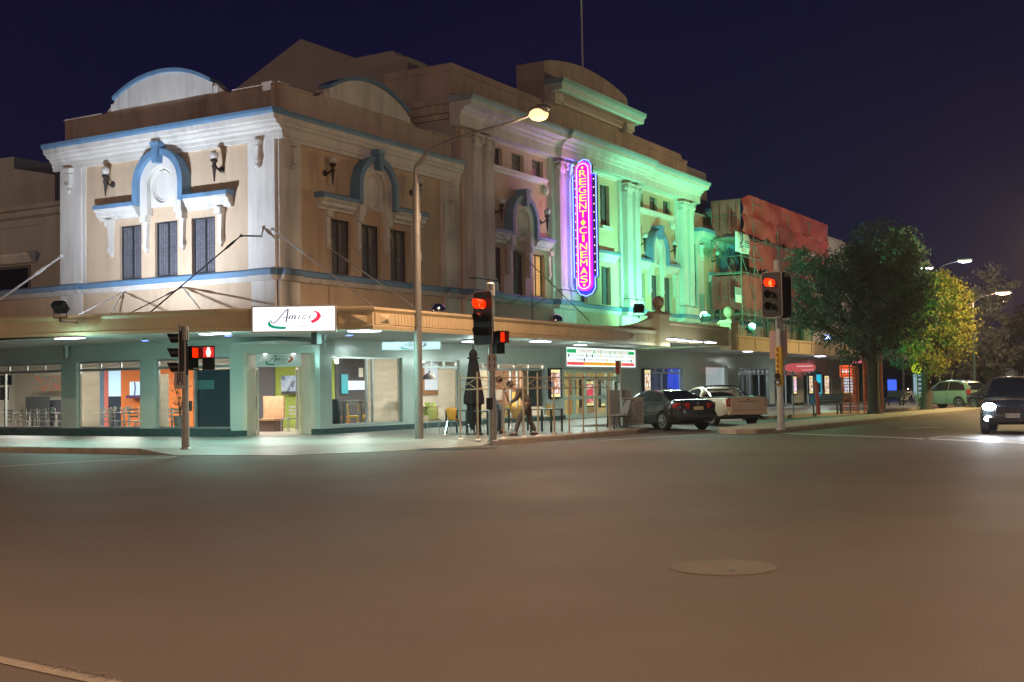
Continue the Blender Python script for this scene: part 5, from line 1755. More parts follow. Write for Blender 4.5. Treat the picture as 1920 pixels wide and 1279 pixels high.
rim_m = M('alloy_rim', (.45, .45, .46), .3, metal=.9, noise=.05)
glass_car = M('car_glass', (.012, .015, .018), .06, noise=0, spec=.9)
lamp_red = M('tail_lamp_red', (.40, .02, .02), .15, noise=.15, scale=12, spec=.8)
plate_m = M('number_plate', (.55, .50, .30), .5, noise=.05)
def carpaint(n, col, rough=.22): return M(n, col, rough, metal=.25, noise=.04, coat=.8, spec=.6)

def wheel(t, x, y, r, side, spokes=5, w=.22):
    T = lambda a, b, c: (x + a, y + b, r + c)
    m = MB(T)
    m.lathe([(r * .66, -w / 2), (r * .93, -w / 2), (r, -w * .36), (r, w * .36), (r * .93, w / 2), (r * .66, w / 2)], (0, 0, 0), 28, ax=(0, 1, 0))
    wh = m.build('wheel', rubber, t, smooth=True)
    m = MB(T); q = side
    m.lathe([(r * .68, 0), (r * .68, .02), (r * .60, .02), (r * .60, 0)], (0, q * (w / 2 - .015), 0), 28, ax=(0, q, 0))
    m.lathe([(0, .03), (r * .16, .028), (r * .16, -.02)], (0, q * (w / 2 - .02), 0), 12, ax=(0, q, 0))
    for i in range(spokes):
        A = 2 * PI * i / spokes + .3
        c, s_ = math.cos(A), math.sin(A)
        for off in (-.09, .09):
            pa = Vector((c * r * .14 - s_ * off * r * .4, q * (w / 2 - .012), s_ * r * .14 + c * off * r * .4))
            pb = Vector((c * r * .63 - s_ * off * r * 1.7, q * (w / 2 - .012), s_ * r * .63 + c * off * r * 1.7))
            m.tube([pa, pb], [.024, .018], 5)
    m.build('rim', rim_m, wh)
    m = MB(T); m.lathe([(0, 0), (r * .62, 0), (r * .62, .01)], (0, q * (w / 2 - .07), 0), 24, ax=(0, q, 0)); m.build('spoke_shade', M('brake_shadow', (.03, .03, .03), .6, noise=0) if 'brake_shadow' not in bpy.data.materials else bpy.data.materials['brake_shadow'], wh)  # dark disc painted as the shade between the spokes
    return wh

def car(name, label, cat, loc, rz, body, cabin, zb, W, axles, r, paint, yb=None, tumble=.5, spokes=5):
    """body: (x, zbottom, ztop, halfwidth); cabin: (x, ztop)"""
    t = thing(name, label, cat, loc, rz)
    m = MB()
    vs, fs = [], []
    sec = lambda zb_, zt, w: [(0, zb_), (w * .80, zb_), (w * .93, zb_ + .05), (w * .985, zb_ + (zt - zb_) * .35), (w, zb_ + (zt - zb_) * .62), (w * .975, zb_ + (zt - zb_) * .86), (w * .93, zt - .025), (w * .84, zt), (w * .4, zt + .02), (0, zt + .025)]
    xs = []
    for a, b in zip(body, body[1:]):
        k = max(1, int((b[0] - a[0]) / .16))
        xs += [a[0] + (b[0] - a[0]) * i / k for i in range(k)]
    xs.append(body[-1][0])
    for x in xs:
        S_ = sec(interp(body, x, 1), interp(body, x, 2), interp(body, x, 3))
        ring = [(x, y, z) for y, z in S_] + [(x, -y, z) for y, z in S_[::-1][1:-1]]
        vs += ring
    n = len(ring)
    for i in range(len(xs) - 1):
        for j in range(n): fs.append((i * n + j, i * n + (j + 1) % n, (i + 1) * n + (j + 1) % n, (i + 1) * n + j))
    fs.append(tuple(range(n))[::-1]); fs.append(tuple((len(xs) - 1) * n + j for j in range(n)))
    m.add(vs, fs)
    bo = m.build('body', paint, t, smooth=True)
    # wheel arches cut out of the body
    for ax_ in axles:
        c = MB(); c.lathe([(r * 1.16, -1.2), (r * 1.16, 1.2)], (ax_, 0, r * .98), 28, ax=(0, 1, 0))
        co = c.build('cut', black)
        co.matrix_world = bo.matrix_world
        co.parent = t
        b = bo.modifiers.new('b', 'BOOLEAN'); b.operation = 'DIFFERENCE'; b.object = co; b.solver = 'EXACT'
        bpy.context.view_layer.update()
        me = eval_mesh(bo)
        bo.modifiers.clear(); bo.data = me
        bpy.data.objects.remove(co)
    bo.data.shade_smooth()
    try: bo.data.set_sharp_from_angle(angle=math.radians(38))
    except Exception: pass
    m = MB(); m.box(axles[0] - .3, axles[1] + .3, -W * .78, W * .78, body[len(body) // 2][1] + .01, zb - .15)
    m.build('underbody', black, t)
    # cabin
    if cabin:
        yb = yb or W * .90
        m = MB(); vs, fs = [], []
        xs = []
        for a, b in zip(cabin, cabin[1:]):
            k = max(1, int((b[0] - a[0]) / .12)); xs += [a[0] + (b[0] - a[0]) * i / k for i in range(k)]
        xs.append(cabin[-1][0])
        for x in xs:
            zt = interp(cabin, x, 1)
            h = zt - zb
            yt = yb - tumble * h
            S_ = [(0, zb - .05), (yb, zb - .05), (yb, zb), (yb + (yt - yb) * .85, zb + h * .85), (yt - .02 * 0, zb + h * .95), (yt * .86, zt), (yt * .4, zt + .012), (0, zt + .014)]
            vs += [(x, y, z) for y, z in S_] + [(x, -y, z) for y, z in S_[::-1][1:-1]]
        n = 14
        for i in range(len(xs) - 1):
            for j in range(n): fs.append((i * n + j, i * n + (j + 1) % n, (i + 1) * n + (j + 1) % n, (i + 1) * n + j))
        fs.append(tuple(range(n))[::-1]); fs.append(tuple((len(xs) - 1) * n + j for j in range(n)))
        m.add(vs, fs); m.build('cabin', paint, t, smooth=True)
    for ax_ in axles:
        for sd in (1, -1):
            wheel(t, ax_, sd * (W - .12), r, sd, spokes)
    return t

def side_glass(t, pts, zb, yb, tumble, name='side_window'):
    for sd in (1, -1):
        m = MB()
        m.ext([(x, sd * (yb - tumble * (z - zb) + .004), z) for x, z in pts], (0, sd * .006, .002))
        m.build(name, glass_car, t)
def end_glass(t, x0, z0, y0, x1, z1, y1, out, name):
    """windscreen / rear window between a lower and an upper edge"""
    m = MB(); n = 8; vs, fs = [], []
    d = Vector((x1 - x0, 0, z1 - z0)); nn = Vector((-d.z, 0, d.x)).normalized() * .012
    if nn.x * out < 0: nn = -nn
    for i in range(n + 1):
        u = -1 + 2 * i / n
        bow = .05 * (1 - u * u) * out
        for (x, z, y) in ((x0, z0, y0), (x1, z1, y1)):
            vs.append((x + bow + nn.x, u * y, z + nn.z))
    for i in range(n): fs.append((2 * i, 2 * i + 2, 2 * i + 3, 2 * i + 1))
    m.add(vs, fs); m.build(name, glass_car, t, smooth=True)
def mirrors(t, x, y, z, paint):
    for sd in (1, -1):
        m = MB(); m.ball((x, sd * (y + .10), z), .1, 10, .7, 1.1, .8); m.tube([(x, sd * (y - .05), z - .06), (x, sd * (y + .06), z - .03)], .03, 6)
        m.build('wing_mirror', paint, t, smooth=True)
def handles(t, xs, y, z, mt):
    for sd in (1, -1):
        for x in xs:
            m = MB(); m.cbox((x, sd * y, z), .2, .03, .035); m.build('door_handle', mt, t)
def door_lines(t, xs, y, z0, z1):
    for sd in (1, -1):
        m = MB()
        for x in xs: m.tube([(x, sd * y * .985, z0), (x, sd * (y + .002), (z0 + z1) / 2), (x, sd * y * .975, z1)], .006, 4)
        m.build('door_seam', blackp, t)

# dark grey saloon parked nose to the kerb
grey_p = carpaint('dark_grey_car_paint', (.035, .04, .045), .2)
rl, rr = at(1257, 807, Z=0), at(1334, 802, Z=0)
ANG = math.radians(58)
rear_mid = Vector((40.55, 16.62, 0))
def nose_in(mid, ang, wb): return (mid.x + math.cos(ang) * wb / 2, mid.y + math.sin(ang) * wb / 2, 0)
sed_body = [(-2.28, .42, .80, .60), (-2.24, .34, .95, .74), (-2.1, .28, 1.02, .82), (-1.9, .24, 1.06, .865), (-1.4, .22, 1.04, .90), (-.6, .2, .99, .905), (.4, .2, .97, .905), (1.0, .2, .97, .90), (1.6, .22, .89, .88), (1.95, .24, .82, .84), (2.15, .30, .73, .76), (2.24, .38, .62, .60)]
sed_cab = [(-1.72, 1.03), (-1.4, 1.16), (-1.05, 1.31), (-.75, 1.38), (-.3, 1.42), (.1, 1.41), (.35, 1.35), (.7, 1.17), (1.02, 1.0)]
t = car('parked_car', 'dark grey saloon parked nose in beside the white utility truck', 'car', nose_in(rear_mid, ANG, 2.76), ANG, sed_body, sed_cab, .98, .905, (-1.38, 1.38), .325, grey_p, tumble=.55)
side_glass(t, [(-1.28, 1.03), (-.42, 1.02), (-.42, 1.345), (-.75, 1.325), (-1.02, 1.24)], .98, .8145, .55)
side_glass(t, [(-.36, 1.02), (.78, 1.01), (.3, 1.32), (-.1, 1.35), (-.36, 1.348)], .98, .8145, .55)
end_glass(t, -1.62, 1.09, .64, -.86, 1.37, .52, -1, 'rear_window'); end_glass(t, .95, 1.05, .68, .38, 1.35, .54, 1, 'windscreen')
mirrors(t, .62, .86, 1.02, grey_p); handles(t, (-1.0, .05), .895, .86, grey_p); door_lines(t, (-.98, -.38, .85), .905, .3, .97)
for sd in (1, -1):
    m = MB(); m.ext([(-2.265, sd * .36, .94), (-2.285, sd * .38, .76), (-2.25, sd * .70, .73), (-2.03, sd * .875, .78), (-1.93, sd * .90, .92), (-2.16, sd * .80, .96)], (-.03, sd * .02, .006)); m.build('tail_lamp', lamp_red, t, smooth=False, bevel=.01)
    m = MB(); m.cbox((2.10, sd * .6, .68), .1, .3, .12, -sd * .35); m.build('headlight', chrome, t)
m = MB(); m.cbox((-2.285, 0, .77), .012, .40, .12); m.build('number_plate', plate_m, t)
m = MB(); m.lathe([(0, .02), (.035, .015), (.04, 0)], (-2.245, 0, .93), 12, ax=(-1, 0, .2)); m.build('boot_badge', alu, t)
m = MB(); m.box(-2.31, -2.2, -.6, .6, .36, .43); m.build('bumper_insert', blackp, t)
m = MB(); m.ext([(-.5, -.015, 1.43), (-.62, -.015, 1.43), (-.66, -.015, 1.50)], (0, .03, 0)); m.build('aerial_fin', grey_p, t)
m = MB(); m.cbox((.72, .30, 1.19), .01, .16, .1, 0, 0, -.6); m.build('windscreen_sticker', E('green_sticker', (.1, .6, .35), .5), t)

# white utility truck
ute_p = carpaint('ivory_truck_paint', (.76, .62, .46), .35)
ute_body = [(-2.58, .50, 1.0, .86), (-2.52, .42, 1.08, .90), (-2.2, .36, 1.08, .93), (-1.4, .28, 1.07, .94), (-.4, .24, 1.05, .94), (.5, .24, 1.02, .935), (1.1, .24, 1.0, .93), (1.7, .26, .92, .91), (2.1, .28, .84, .86), (2.35, .36, .70, .74), (2.42, .42, .60, .6)]
ute_cab = [(-.42, 1.05), (-.38, 1.30), (-.2, 1.44), (.1, 1.50), (.4, 1.49), (.62, 1.42), (1.0, 1.22), (1.32, 1.02)]
ruu = Vector((45.5, 16.6, 0))
t = car('utility_truck', 'ivory white utility truck with closed tailgate parked behind the dark saloon', 'truck', nose_in(ruu, math.radians(50), 2.93), math.radians(50), ute_body, ute_cab, 1.02, .94, (-1.45, 1.48), .33, ute_p, tumble=.5)
end_glass(t, -.41, 1.12, .70, -.26, 1.40, .60, -1, 'rear_window'); end_glass(t, 1.25, 1.07, .72, .6, 1.42, .58, 1, 'windscreen')
side_glass(t, [(-.3, 1.07), (1.05, 1.05), (.56, 1.38), (.1, 1.44), (-.22, 1.38)], 1.02, .846, .5)
mirrors(t, .95, .88, 1.06, ute_p)
m = MB(); m.box(-2.5, -.46, -.78, .78, 1.085, 1.112); m.build('tonneau_cover', black, t)
m = MB()
for sd in (1, -1): m.tube(lerp_path([(-1.25, sd * .80, 1.10), (-.85, sd * .74, 1.32), (-.52, sd * .66, 1.49), (-.5, 0, 1.53)][:4], 5), .035, 8)
m.build('sports_bar', chrome, t, smooth=True)
m = MB(); m.box(-2.605, -2.57, -.72, .72, .56, 1.06); tg = m.build('tailgate', ute_p, t, bevel=.02)
m = MB(); m.box(-2.612, -2.606, -.40, .42, .915, .94); m.build('tailgate_handle_shade', M('handle_shadow', (.16, .12, .09), .5, noise=0), tg)  # dark strip painted as the handle's shadow line
m = MB(); m.box(-2.61, -2.606, -.66, .66, .60, .615); m.build('tailgate_crease_shade', M('crease_shadow', (.2, .15, .11), .5, noise=0), tg)  # dark strip painted as shade along the crease
m = MB(); m.lathe([(0, .012), (.03, .01), (.035, 0)], (-2.605, 0, 1.0), 10, ax=(-1, 0, 0)); m.build('tailgate_badge', black, tg)
m = MB(); m.ext([(-2.606, .08, .76), (-2.606, -.02, .86), (-2.606, -.12, .76), (-2.606, -.02, .66)], (-.006, 0, 0)); m.build('diamond_sticker', white, tg)
m = MB(); m.ext([(-2.613, .02, .78), (-2.613, -.06, .78), (-2.613, -.02, .70)], (-.003, 0, 0)); m.build('sticker_mark', black, tg)
for sd in (1, -1):
    m = MB(); m.box(-2.60, -2.48, sd * .73 if sd > 0 else -.89, .89 if sd > 0 else sd * .73, .74, 1.04); tl = m.build('tail_lamp', lamp_red if sd > 0 else M('clear_lamp', (.45, .40, .36), .2, noise=.3, scale=20), t, bevel=.02)
m = MB()
for i in range(2):
    for j in range(2): m.box(-2.606, -2.60, .75 + i * .065, .79 + i * .065, .80 + j * .1, .87 + j * .1)
m.build('lamp_facet', M('lamp_facet', (.62, .40, .34), .3, noise=.1), t)
m = MB(); m.box(-2.66, -2.5, -.82, .82, .42, .56); m.build('rear_bumper', ute_p, t, bevel=.03)
m = MB(); m.box(-2.60, -2.42, -.5, .5, .30, .42); m.tube([(-2.62, -.62, .33), (-2.4, -.62, .33)], .05, 8); m.build('tow_bar', black, t)
door_lines(t, (-.36, .95), .94, .32, 1.0)

# white-green small off-roader and the dark cars further down
suv_body = [(-2.0, .42, .9, .70), (-1.95, .36, 1.02, .80), (-1.7, .3, 1.06, .88), (-.8, .26, 1.04, .90), (.5, .26, 1.02, .90), (1.0, .28, 1.0, .885), (1.6, .3, .93, .86), (1.95, .36, .82, .78), (2.06, .44, .68, .6)]
suv_cab = [(-1.95, 1.04), (-1.88, 1.25), (-1.62, 1.52), (-1.2, 1.62), (-.5, 1.66), (.0, 1.64), (.3, 1.56), (.75, 1.26), (1.05, 1.04)]
def suv(label, loc, rz, paint, name='parked_car'):
    t = car(name, label, 'car', loc, rz, suv_body, suv_cab, 1.02, .90, (-1.28, 1.3), .35, paint, tumble=.33)
    side_glass(t, [(-1.7, 1.08), (-.5, 1.07), (-.5, 1.56), (-1.15, 1.53), (-1.5, 1.40)], 1.02, .81, .33)
    side_glass(t, [(-.44, 1.07), (.8, 1.06), (.28, 1.50), (.0, 1.56), (-.44, 1.56)], 1.02, .81, .33)
    end_glass(t, -1.94, 1.12, .68, -1.66, 1.50, .58, -1, 'rear_window'); end_glass(t, .98, 1.08, .70, .34, 1.55, .58, 1, 'windscreen')
    mirrors(t, .66, .84, 1.08, paint); door_lines(t, (-1.0, -.46, .9), .90, .36, 1.0)
    for sd in (1, -1):
        m = MB(); m.box(-1.99, -1.8, sd * .70 if sd > 0 else -.885, .885 if sd > 0 else sd * .70, .86, 1.12); m.build('tail_lamp', lamp_red, t, bevel=.02)
        m = MB(); m.cbox((1.90, sd * .60, .78), .16, .30, .15, -sd * .35); m.build('headlight', chrome, t)
    m = MB(); m.cbox((-2.005, 0, .72), .012, .4, .12); m.build('number_plate', plate_m, t)
    return t
mint_p = carpaint('pale_mint_car_paint', (.26, .38, .33), .3)
near_black = carpaint('near_black_car_paint', (.02, .02, .022), .2)
a = at(1790, 757, Z=0); k = 70 / a.length
suv('pale mint four wheel drive parked nose in under the dark trees', (a.x * .80, a.y * .80 + .2, 0), math.radians(60), mint_p)
suv('near black parked car half hidden behind the car with headlights on', (71.0, 10.6, 0), math.radians(50), near_black)
# car waiting with its headlights on: front faces the crossing
hc = at(1880, 812, Z=0)
front = Vector((37.6, 5.55, 0))
t = suv('dark car with glaring white headlights waiting at the stop line', (front.x + 2.1, front.y, 0), math.radians(184), carpaint('dark_teal_car_paint', (.03, .04, .045), .25), 'waiting_car')
hl = E('headlight_beam', (.88, .92, 1.0), 120)
m = MB(); m.box(2.0, 2.1, -.42, .42, .60, .80); m.build('grille', blackp, t, bevel=.02)
m = MB(); m.box(2.03, 2.14, -.62, .62, .34, .50); m.build('bumper_insert', blackp, t, bevel=.02)
for sd in (1, -1):
    m = MB(); m.ball((2.02, sd * .60, .80), .12, 12, .8, 1.5, .9); m.build('headlight', hl, t, smooth=True)
    m = MB(); m.ball((2.06, sd * .62, .46), .085, 10, .8, 1.4, .8); m.build('fog_lamp', hl, t, smooth=True)
m = MB(); m.cbox((2.16, .04, .545), .012, .37, .125); pl_ = m.build('number_plate', M('plate_pale', (.55, .55, .58), .4, noise=.05), t)
cu_loc = t.location
FP = lambda s, o, z: (2.167 + o, -s * -1 + .04 if False else .04 + s, z)
o_ = text(t, 'plate_lettering', 'BUL·91S', lambda s, o, z: (2.168 + o, .04 + s, z), 0, .545, .0, .12, M('plate_ink', (.04, .04, .06), .5, noise=0), width=.31, org=Vector((0, 0, 0)))
HEADCAR = t
# ------------------------------------------------------------------ people
skin = M('skin', (.42, .24, .16), .5, noise=.08, scale=8)
def grow(name, joints, edges, mat, parent, sub=2, root=0, loc=None):
    """one continuous surface grown over a skeleton {name: (point, radius)}"""
    keys = list(joints)
    me = bpy.data.meshes.new(name)
    me.from_pydata([joints[k][0] for k in keys], [(keys.index(a), keys.index(b)) for a, b in edges], [])
    o = bpy.data.objects.new(name, me); COL.objects.link(o)
    mod = o.modifiers.new('skin', 'SKIN'); mod.use_smooth_shade = True; mod.branch_smoothing = .6
    for i, k in enumerate(keys):
        r = joints[k][1]
        me.skin_vertices[0].data[i].radius = r if isinstance(r, tuple) else (r, r)
        me.skin_vertices[0].data[i].use_root = (i == root)
    sb = o.modifiers.new('sub', 'SUBSURF'); sb.levels = sb.render_levels = sub
    bpy.context.view_layer.update()
    m2 = eval_mesh(o)
    bpy.data.objects.remove(o)
    ob = bpy.data.objects.new(name, m2); COL.objects.link(ob)
    m2.materials.clear(); m2.materials.append(mat)
    m2.shade_smooth()
    ob.parent = parent
    return ob

def person(label, loc, rz, pose, shirt, trousers, hair_m, shoe):
    """pose: dict of joint -> point, the figure faces +X"""
    t = thing('person', label, 'person', loc, rz)
    J = {}
    P_ = pose
    def put(k, r): J[k] = (P_[k], r)
    put('pelvis', (.15, .12)); put('waist', (.14, .11)); put('chest', (.165, .12)); put('neck', .055); put('headb', .075); put('head', .105); put('crown', .075)
    E_ = [('pelvis', 'waist'), ('waist', 'chest'), ('chest', 'neck'), ('neck', 'headb'), ('headb', 'head'), ('head', 'crown')]
    for s in 'lr':
        put('sh' + s, .07); put('el' + s, .042); put('wr' + s, .028); put('pa' + s, (.038, .022))
        E_ += [('chest', 'sh' + s), ('sh' + s, 'el' + s), ('el' + s, 'wr' + s), ('wr' + s, 'pa' + s)]
        put('hip' + s, .09); put('kn' + s, .058); put('an' + s, .038); put('to' + s, .035)
        E_ += [('pelvis', 'hip' + s), ('hip' + s, 'kn' + s), ('kn' + s, 'an' + s), ('an' + s, 'to' + s)]
    # fingers and thumb rooted in each palm
    for s, sg in (('l', 1), ('r', -1)):
        pa, wr = Vector(P_['pa' + s]), Vector(P_['wr' + s])
        d = (pa - wr).normalized(); side = d.cross(Vector((0, 0, 1)))
        if side.length < .1: side = Vector((1, 0, 0))
        side.normalize(); nrm = d.cross(side)
        for i, (u, ln) in enumerate(((-.027, .062), (-.009, .075), (.009, .07), (.027, .055))):
            a = pa + side * u + d * .03; b = a + d * ln * .55 + nrm * .008; c = b + d * ln * .4 + nrm * .022
            J[f'f{s}{i}a'] = (tuple(a), .0095); J[f'f{s}{i}b'] = (tuple(b), .0085); J[f'f{s}{i}c'] = (tuple(c), .007)
            E_ += [('pa' + s, f'f{s}{i}a'), (f'f{s}{i}a', f'f{s}{i}b'), (f'f{s}{i}b', f'f{s}{i}c')]
        a = pa - side * .035 - d * .02; b = a - side * .018 + d * .035; 
        J[f't{s}a'] = (tuple(a), .012); J[f't{s}b'] = (tuple(b), .009); E_ += [('pa' + s, f't{s}a'), (f't{s}a', f't{s}b')]
    body = grow('body', J, E_, skin, t)
    # face
    hd, hb, cr = Vector(P_['head']), Vector(P_['headb']), Vector(P_['crown'])
    up = (cr - hb).normalized(); fw = Vector(P_['face']).normalized(); rt = fw.cross(up).normalized(); fw = up.cross(rt).normalized()
    if fw.dot(Vector(P_['face'])) < 0: fw = -fw
    m = MB()
    m.tube([tuple(hd + fw * .085 + up * .01), tuple(hd + fw * .125 - up * .02), tuple(hd + fw * .10 - up * .035)], [.010, .016, .012], 8)
    for s in (-1, 1): m.ball(tuple(hd + rt * s * .098 - up * .005), .028, 8, .6, .6, 1.2)
    m.build('nose_and_ears', skin, t, smooth=True)
    for s in (-1, 1): MB().ball(tuple(hd + fw * .092 + rt * s * .035 + up * .015), .014, 8).build('eye', M('eye_white', (.7, .7, .68), .2, noise=0) if 'eye_white' not in bpy.data.materials else bpy.data.materials['eye_white'], t)
    m = MB(); m.tube([tuple(hd + fw * .092 + rt * -.025 - up * .062), tuple(hd + fw * .103 - up * .062), tuple(hd + fw * .092 + rt * .025 - up * .062)], .007, 6); m.build('mouth', M('lips', (.35, .12, .10), .5, noise=0) if 'lips' not in bpy.data.materials else bpy.data.materials['lips'], t)
    # hair: cap over the back and top of the skull
    m = MB(); vs, fs = [], []
    n1, n2 = 10, 18
    for i in range(n1 + 1):
        th = PI * .68 * i / n1
        for j in range(n2):
            ph = 2 * PI * j / n2
            v = up * math.cos(th) + (fw * math.cos(ph) + rt * math.sin(ph)) * math.sin(th)
            k = .118 + .006 * math.sin(5 * ph + 3 * th)
            if v.dot(fw) > .5 and v.dot(up) < .32: k = .088
            vs.append(tuple(hd + up * .02 + v * k + fw * -.008))
    for i in range(n1):
        for j in range(n2): fs.append((i * n2 + j, i * n2 + (j + 1) % n2, (i + 1) * n2 + (j + 1) % n2, (i + 1) * n2 + j))
    m.add(vs, fs); m.build('hair', hair_m, t, smooth=True)
    # clothing grown a little larger than the body
    C_ = {'pelvis': (P_['pelvis'], (.20, .175)), 'waist': (P_['waist'], (.18, .155)), 'chest': (P_['chest'], (.19, .142)), 'nk': (tuple(Vector(P_['chest']).lerp(Vector(P_['neck']), .75)), .075)}
    CE = [('pelvis', 'waist'), ('waist', 'chest'), ('chest', 'nk')]
    for s in 'lr':
        C_['sh' + s] = (P_['sh' + s], .085)
        sl = P_.get('sleeve', .55)
        q = Vector(P_['sh' + s]).lerp(Vector(P_['el' + s]), min(1, sl))
        C_['se' + s] = (tuple(q), .064)
        CE += [('chest', 'sh' + s), ('sh' + s, 'se' + s)]
        if sl > 1:
            q2 = Vector(P_['el' + s]).lerp(Vector(P_['wr' + s]), min(1, sl - 1)); C_['sw' + s] = (tuple(q2), .045); CE += [('se' + s, 'sw' + s)]
    grow('shirt', C_, CE, shirt, t)
    C_ = {'pelvis': (P_['pelvis'], (.19, .165)), 'belt': (tuple(Vector(P_['pelvis']).lerp(Vector(P_['waist']), .5)), (.16, .128))}
    CE = [('pelvis', 'belt')]
    for s in 'lr':
        C_['hip' + s] = (P_['hip' + s], .118); C_['kn' + s] = (P_['kn' + s], .077)
        C_['an' + s] = (tuple(Vector(P_['kn' + s]).lerp(Vector(P_['an' + s]), .93)), .066)
        CE += [('pelvis', 'hip' + s), ('hip' + s, 'kn' + s), ('kn' + s, 'an' + s)]
    grow('trousers', C_, CE, trousers, t)
    for s in 'lr':
        a, b = Vector(P_['an' + s]), Vector(P_['to' + s])
        d = (b - a); d.z = 0; d.normalize()
        m = MB(); c0_ = a.copy(); c0_.z = 0.0
        m.tube([tuple(a - d * .07 + Vector((0, 0, .045 - a.z))), tuple(a + Vector((0, 0, .05 - a.z))), tuple(a + d * .10 + Vector((0, 0, .045 - a.z))), tuple(a + d * .18 + Vector((0, 0, .035 - a.z)))], [.042, .05, .046, .03], 8)
        m.build('shoe', shoe, t, smooth=True)
    return t
hair_d = M('dark_hair', (.018, .012, .010), .6, noise=.3, scale=30)
shirt_w = M('pale_tee', (.72, .78, .80), .8, noise=.06, scale=8)
jeans = M('blue_jeans', (.16, .24, .32), .85, noise=.2, scale=10)
brown_j = M('brown_jacket', (.085, .07, .06), .85, noise=.12, scale=8)
brown_t = M('brown_trousers', (.075, .062, .055), .85, noise=.12, scale=8)
shoe_m = M('dark_shoe', (.04, .03, .03), .5, noise=.1)
stand = dict(pelvis=(0, 0, .96), waist=(.0, 0, 1.12), chest=(.02, 0, 1.36), neck=(.03, 0, 1.51), headb=(.05, 0, 1.57), head=(.07, 0, 1.65), crown=(.065, 0, 1.71), face=(1, 0, -.15),
             shl=(.02, .19, 1.42), shr=(.02, -.19, 1.42), ell=(.02, .25, 1.14), elr=(.06, -.26, 1.14), wrl=(.20, .22, .98), wrr=(.26, -.2, 1.02), pal=(.27, .21, .96), par=(.33, -.18, 1.0),
             hipl=(0, .10, .90), hipr=(0, -.10, .90), knl=(.03, .11, .50), knr=(-.02, -.12, .50), anl=(-.02, .12, .08), anr=(-.09, -.13, .08), tol=(.13, .14, .04), tor=(.06, -.16, .04), sleeve=.6)
p = at(936, 813, Z=FZ)
person('standing person in pale tee shirt and blue jeans seen from behind the middle signal pole', (p.x, p.y, FZ), math.radians(8), stand, shirt_w, jeans, hair_d, shoe_m)
stoop = dict(pelvis=(-.12, 0, .93), waist=(-.05, 0, 1.09), chest=(.12, 0, 1.29), neck=(.25, 0, 1.40), headb=(.31, 0, 1.43), head=(.38, 0, 1.48), crown=(.42, 0, 1.53), face=(1, 0, -.8),
             shl=(.12, .19, 1.35), shr=(.12, -.19, 1.35), ell=(.22, .27, 1.08), elr=(.20, -.27, 1.08), wrl=(.42, .22, .95), wrr=(.42, -.2, .97), pal=(.50, .2, .92), par=(.50, -.18, .95),
             hipl=(-.12, .10, .88), hipr=(-.12, -.10, .88), knl=(.14, .11, .50), knr=(-.14, -.11, .48), anl=(.26, .12, .08), anr=(-.34, -.12, .09), tol=(.42, .13, .04), tor=(-.20, -.13, .03), sleeve=1.85)
p = at(1003, 818, Z=FZ)
person('stooping person in brown jacket and trousers stepping along inside the steel barrier', (p.x + .35, p.y + .55, FZ), math.radians(118), stoop, brown_j, brown_t, hair_d, shoe_m)
# ------------------------------------------------------------------ scaffold with red netting
sorg = Vector((66.5, 23.3, FZ))
sc = thing('scaffold', 'tube scaffold hung with torn red netting on the building beyond the green pavilion', 'scaffold', sorg)
scaf_m = M('scaffold_tube', (.17, .18, .17), .5, metal=.3, noise=.12)
net = M('red_netting', (.38, .06, .062), .9, noise=.35, scale=.7, bump=.6, bscale=4)
X0, X1, Y0, Y1 = 66.0, 83.5, 23.4, 25.1
lv = [3.98, 5.0, 5.75, 6.35, 7.2, 8.05, 8.65, 9.7, 10.4, 11.2]
xs = [X0 + (X1 - X0) * i / 8 for i in range(9)]
def zt(x): return 12.0 + .4 * min(1, (x - X0) / .9)
for i, x in enumerate(xs):
    for y in (Y0, Y1):
        m = MB(None, sorg); m.tube([(x, y, 3.98 if i < 8 else FZ), (x, y, zt(x))], .03, 6); m.build('standard', scaf_m, sc)
for z in (4.3, 5.6, 6.5, 7.9, 8.8, 9.9, 11.1, 12.0):
    m = MB(None, sorg); m.tube([(X0, Y0, z), (X1, Y0, z)], .026, 6); m.build('ledger', scaf_m, sc)
    m = MB(None, sorg); m.tube([(X0, Y0, z), (X0, Y1, z)], .026, 6); m.build('ledger', scaf_m, sc)
for a, b in (((xs[0], 8.8), (xs[2], 4.2)), ((xs[0], 6.5), (xs[1], 4.0)), ((xs[1], 9.6), (xs[4], 5.6)), ((xs[2], 11.0), (xs[4], 6.6)), ((xs[0], 9.9), (xs[3], 5.4)), ((xs[3], 9.9), (xs[5], 5.5))):
    m = MB(None, sorg); m.tube([(a[0], Y0 - .04, a[1]), (b[0], Y0 - .04, b[1])], .024, 6); m.build('diagonal_brace', scaf_m, sc)
m = MB(None, sorg); m.tube([(X0 - .04, Y1, 9.9), (X0 - .04, Y0, 7.0)], .024, 6); m.build('diagonal_brace', scaf_m, sc)
for z in (5.55, 7.85, 9.85):
    m = MB(None, sorg); m.box(X0 + .05, X1 - .05, Y0 + .1, Y1 - .1, z - .05, z); m.build('plank_deck', M('scaffold_plank', (.26, .24, .20), .8, noise=.2) if 'scaffold_plank' not in bpy.data.materials else bpy.data.materials['scaffold_plank'], sc)
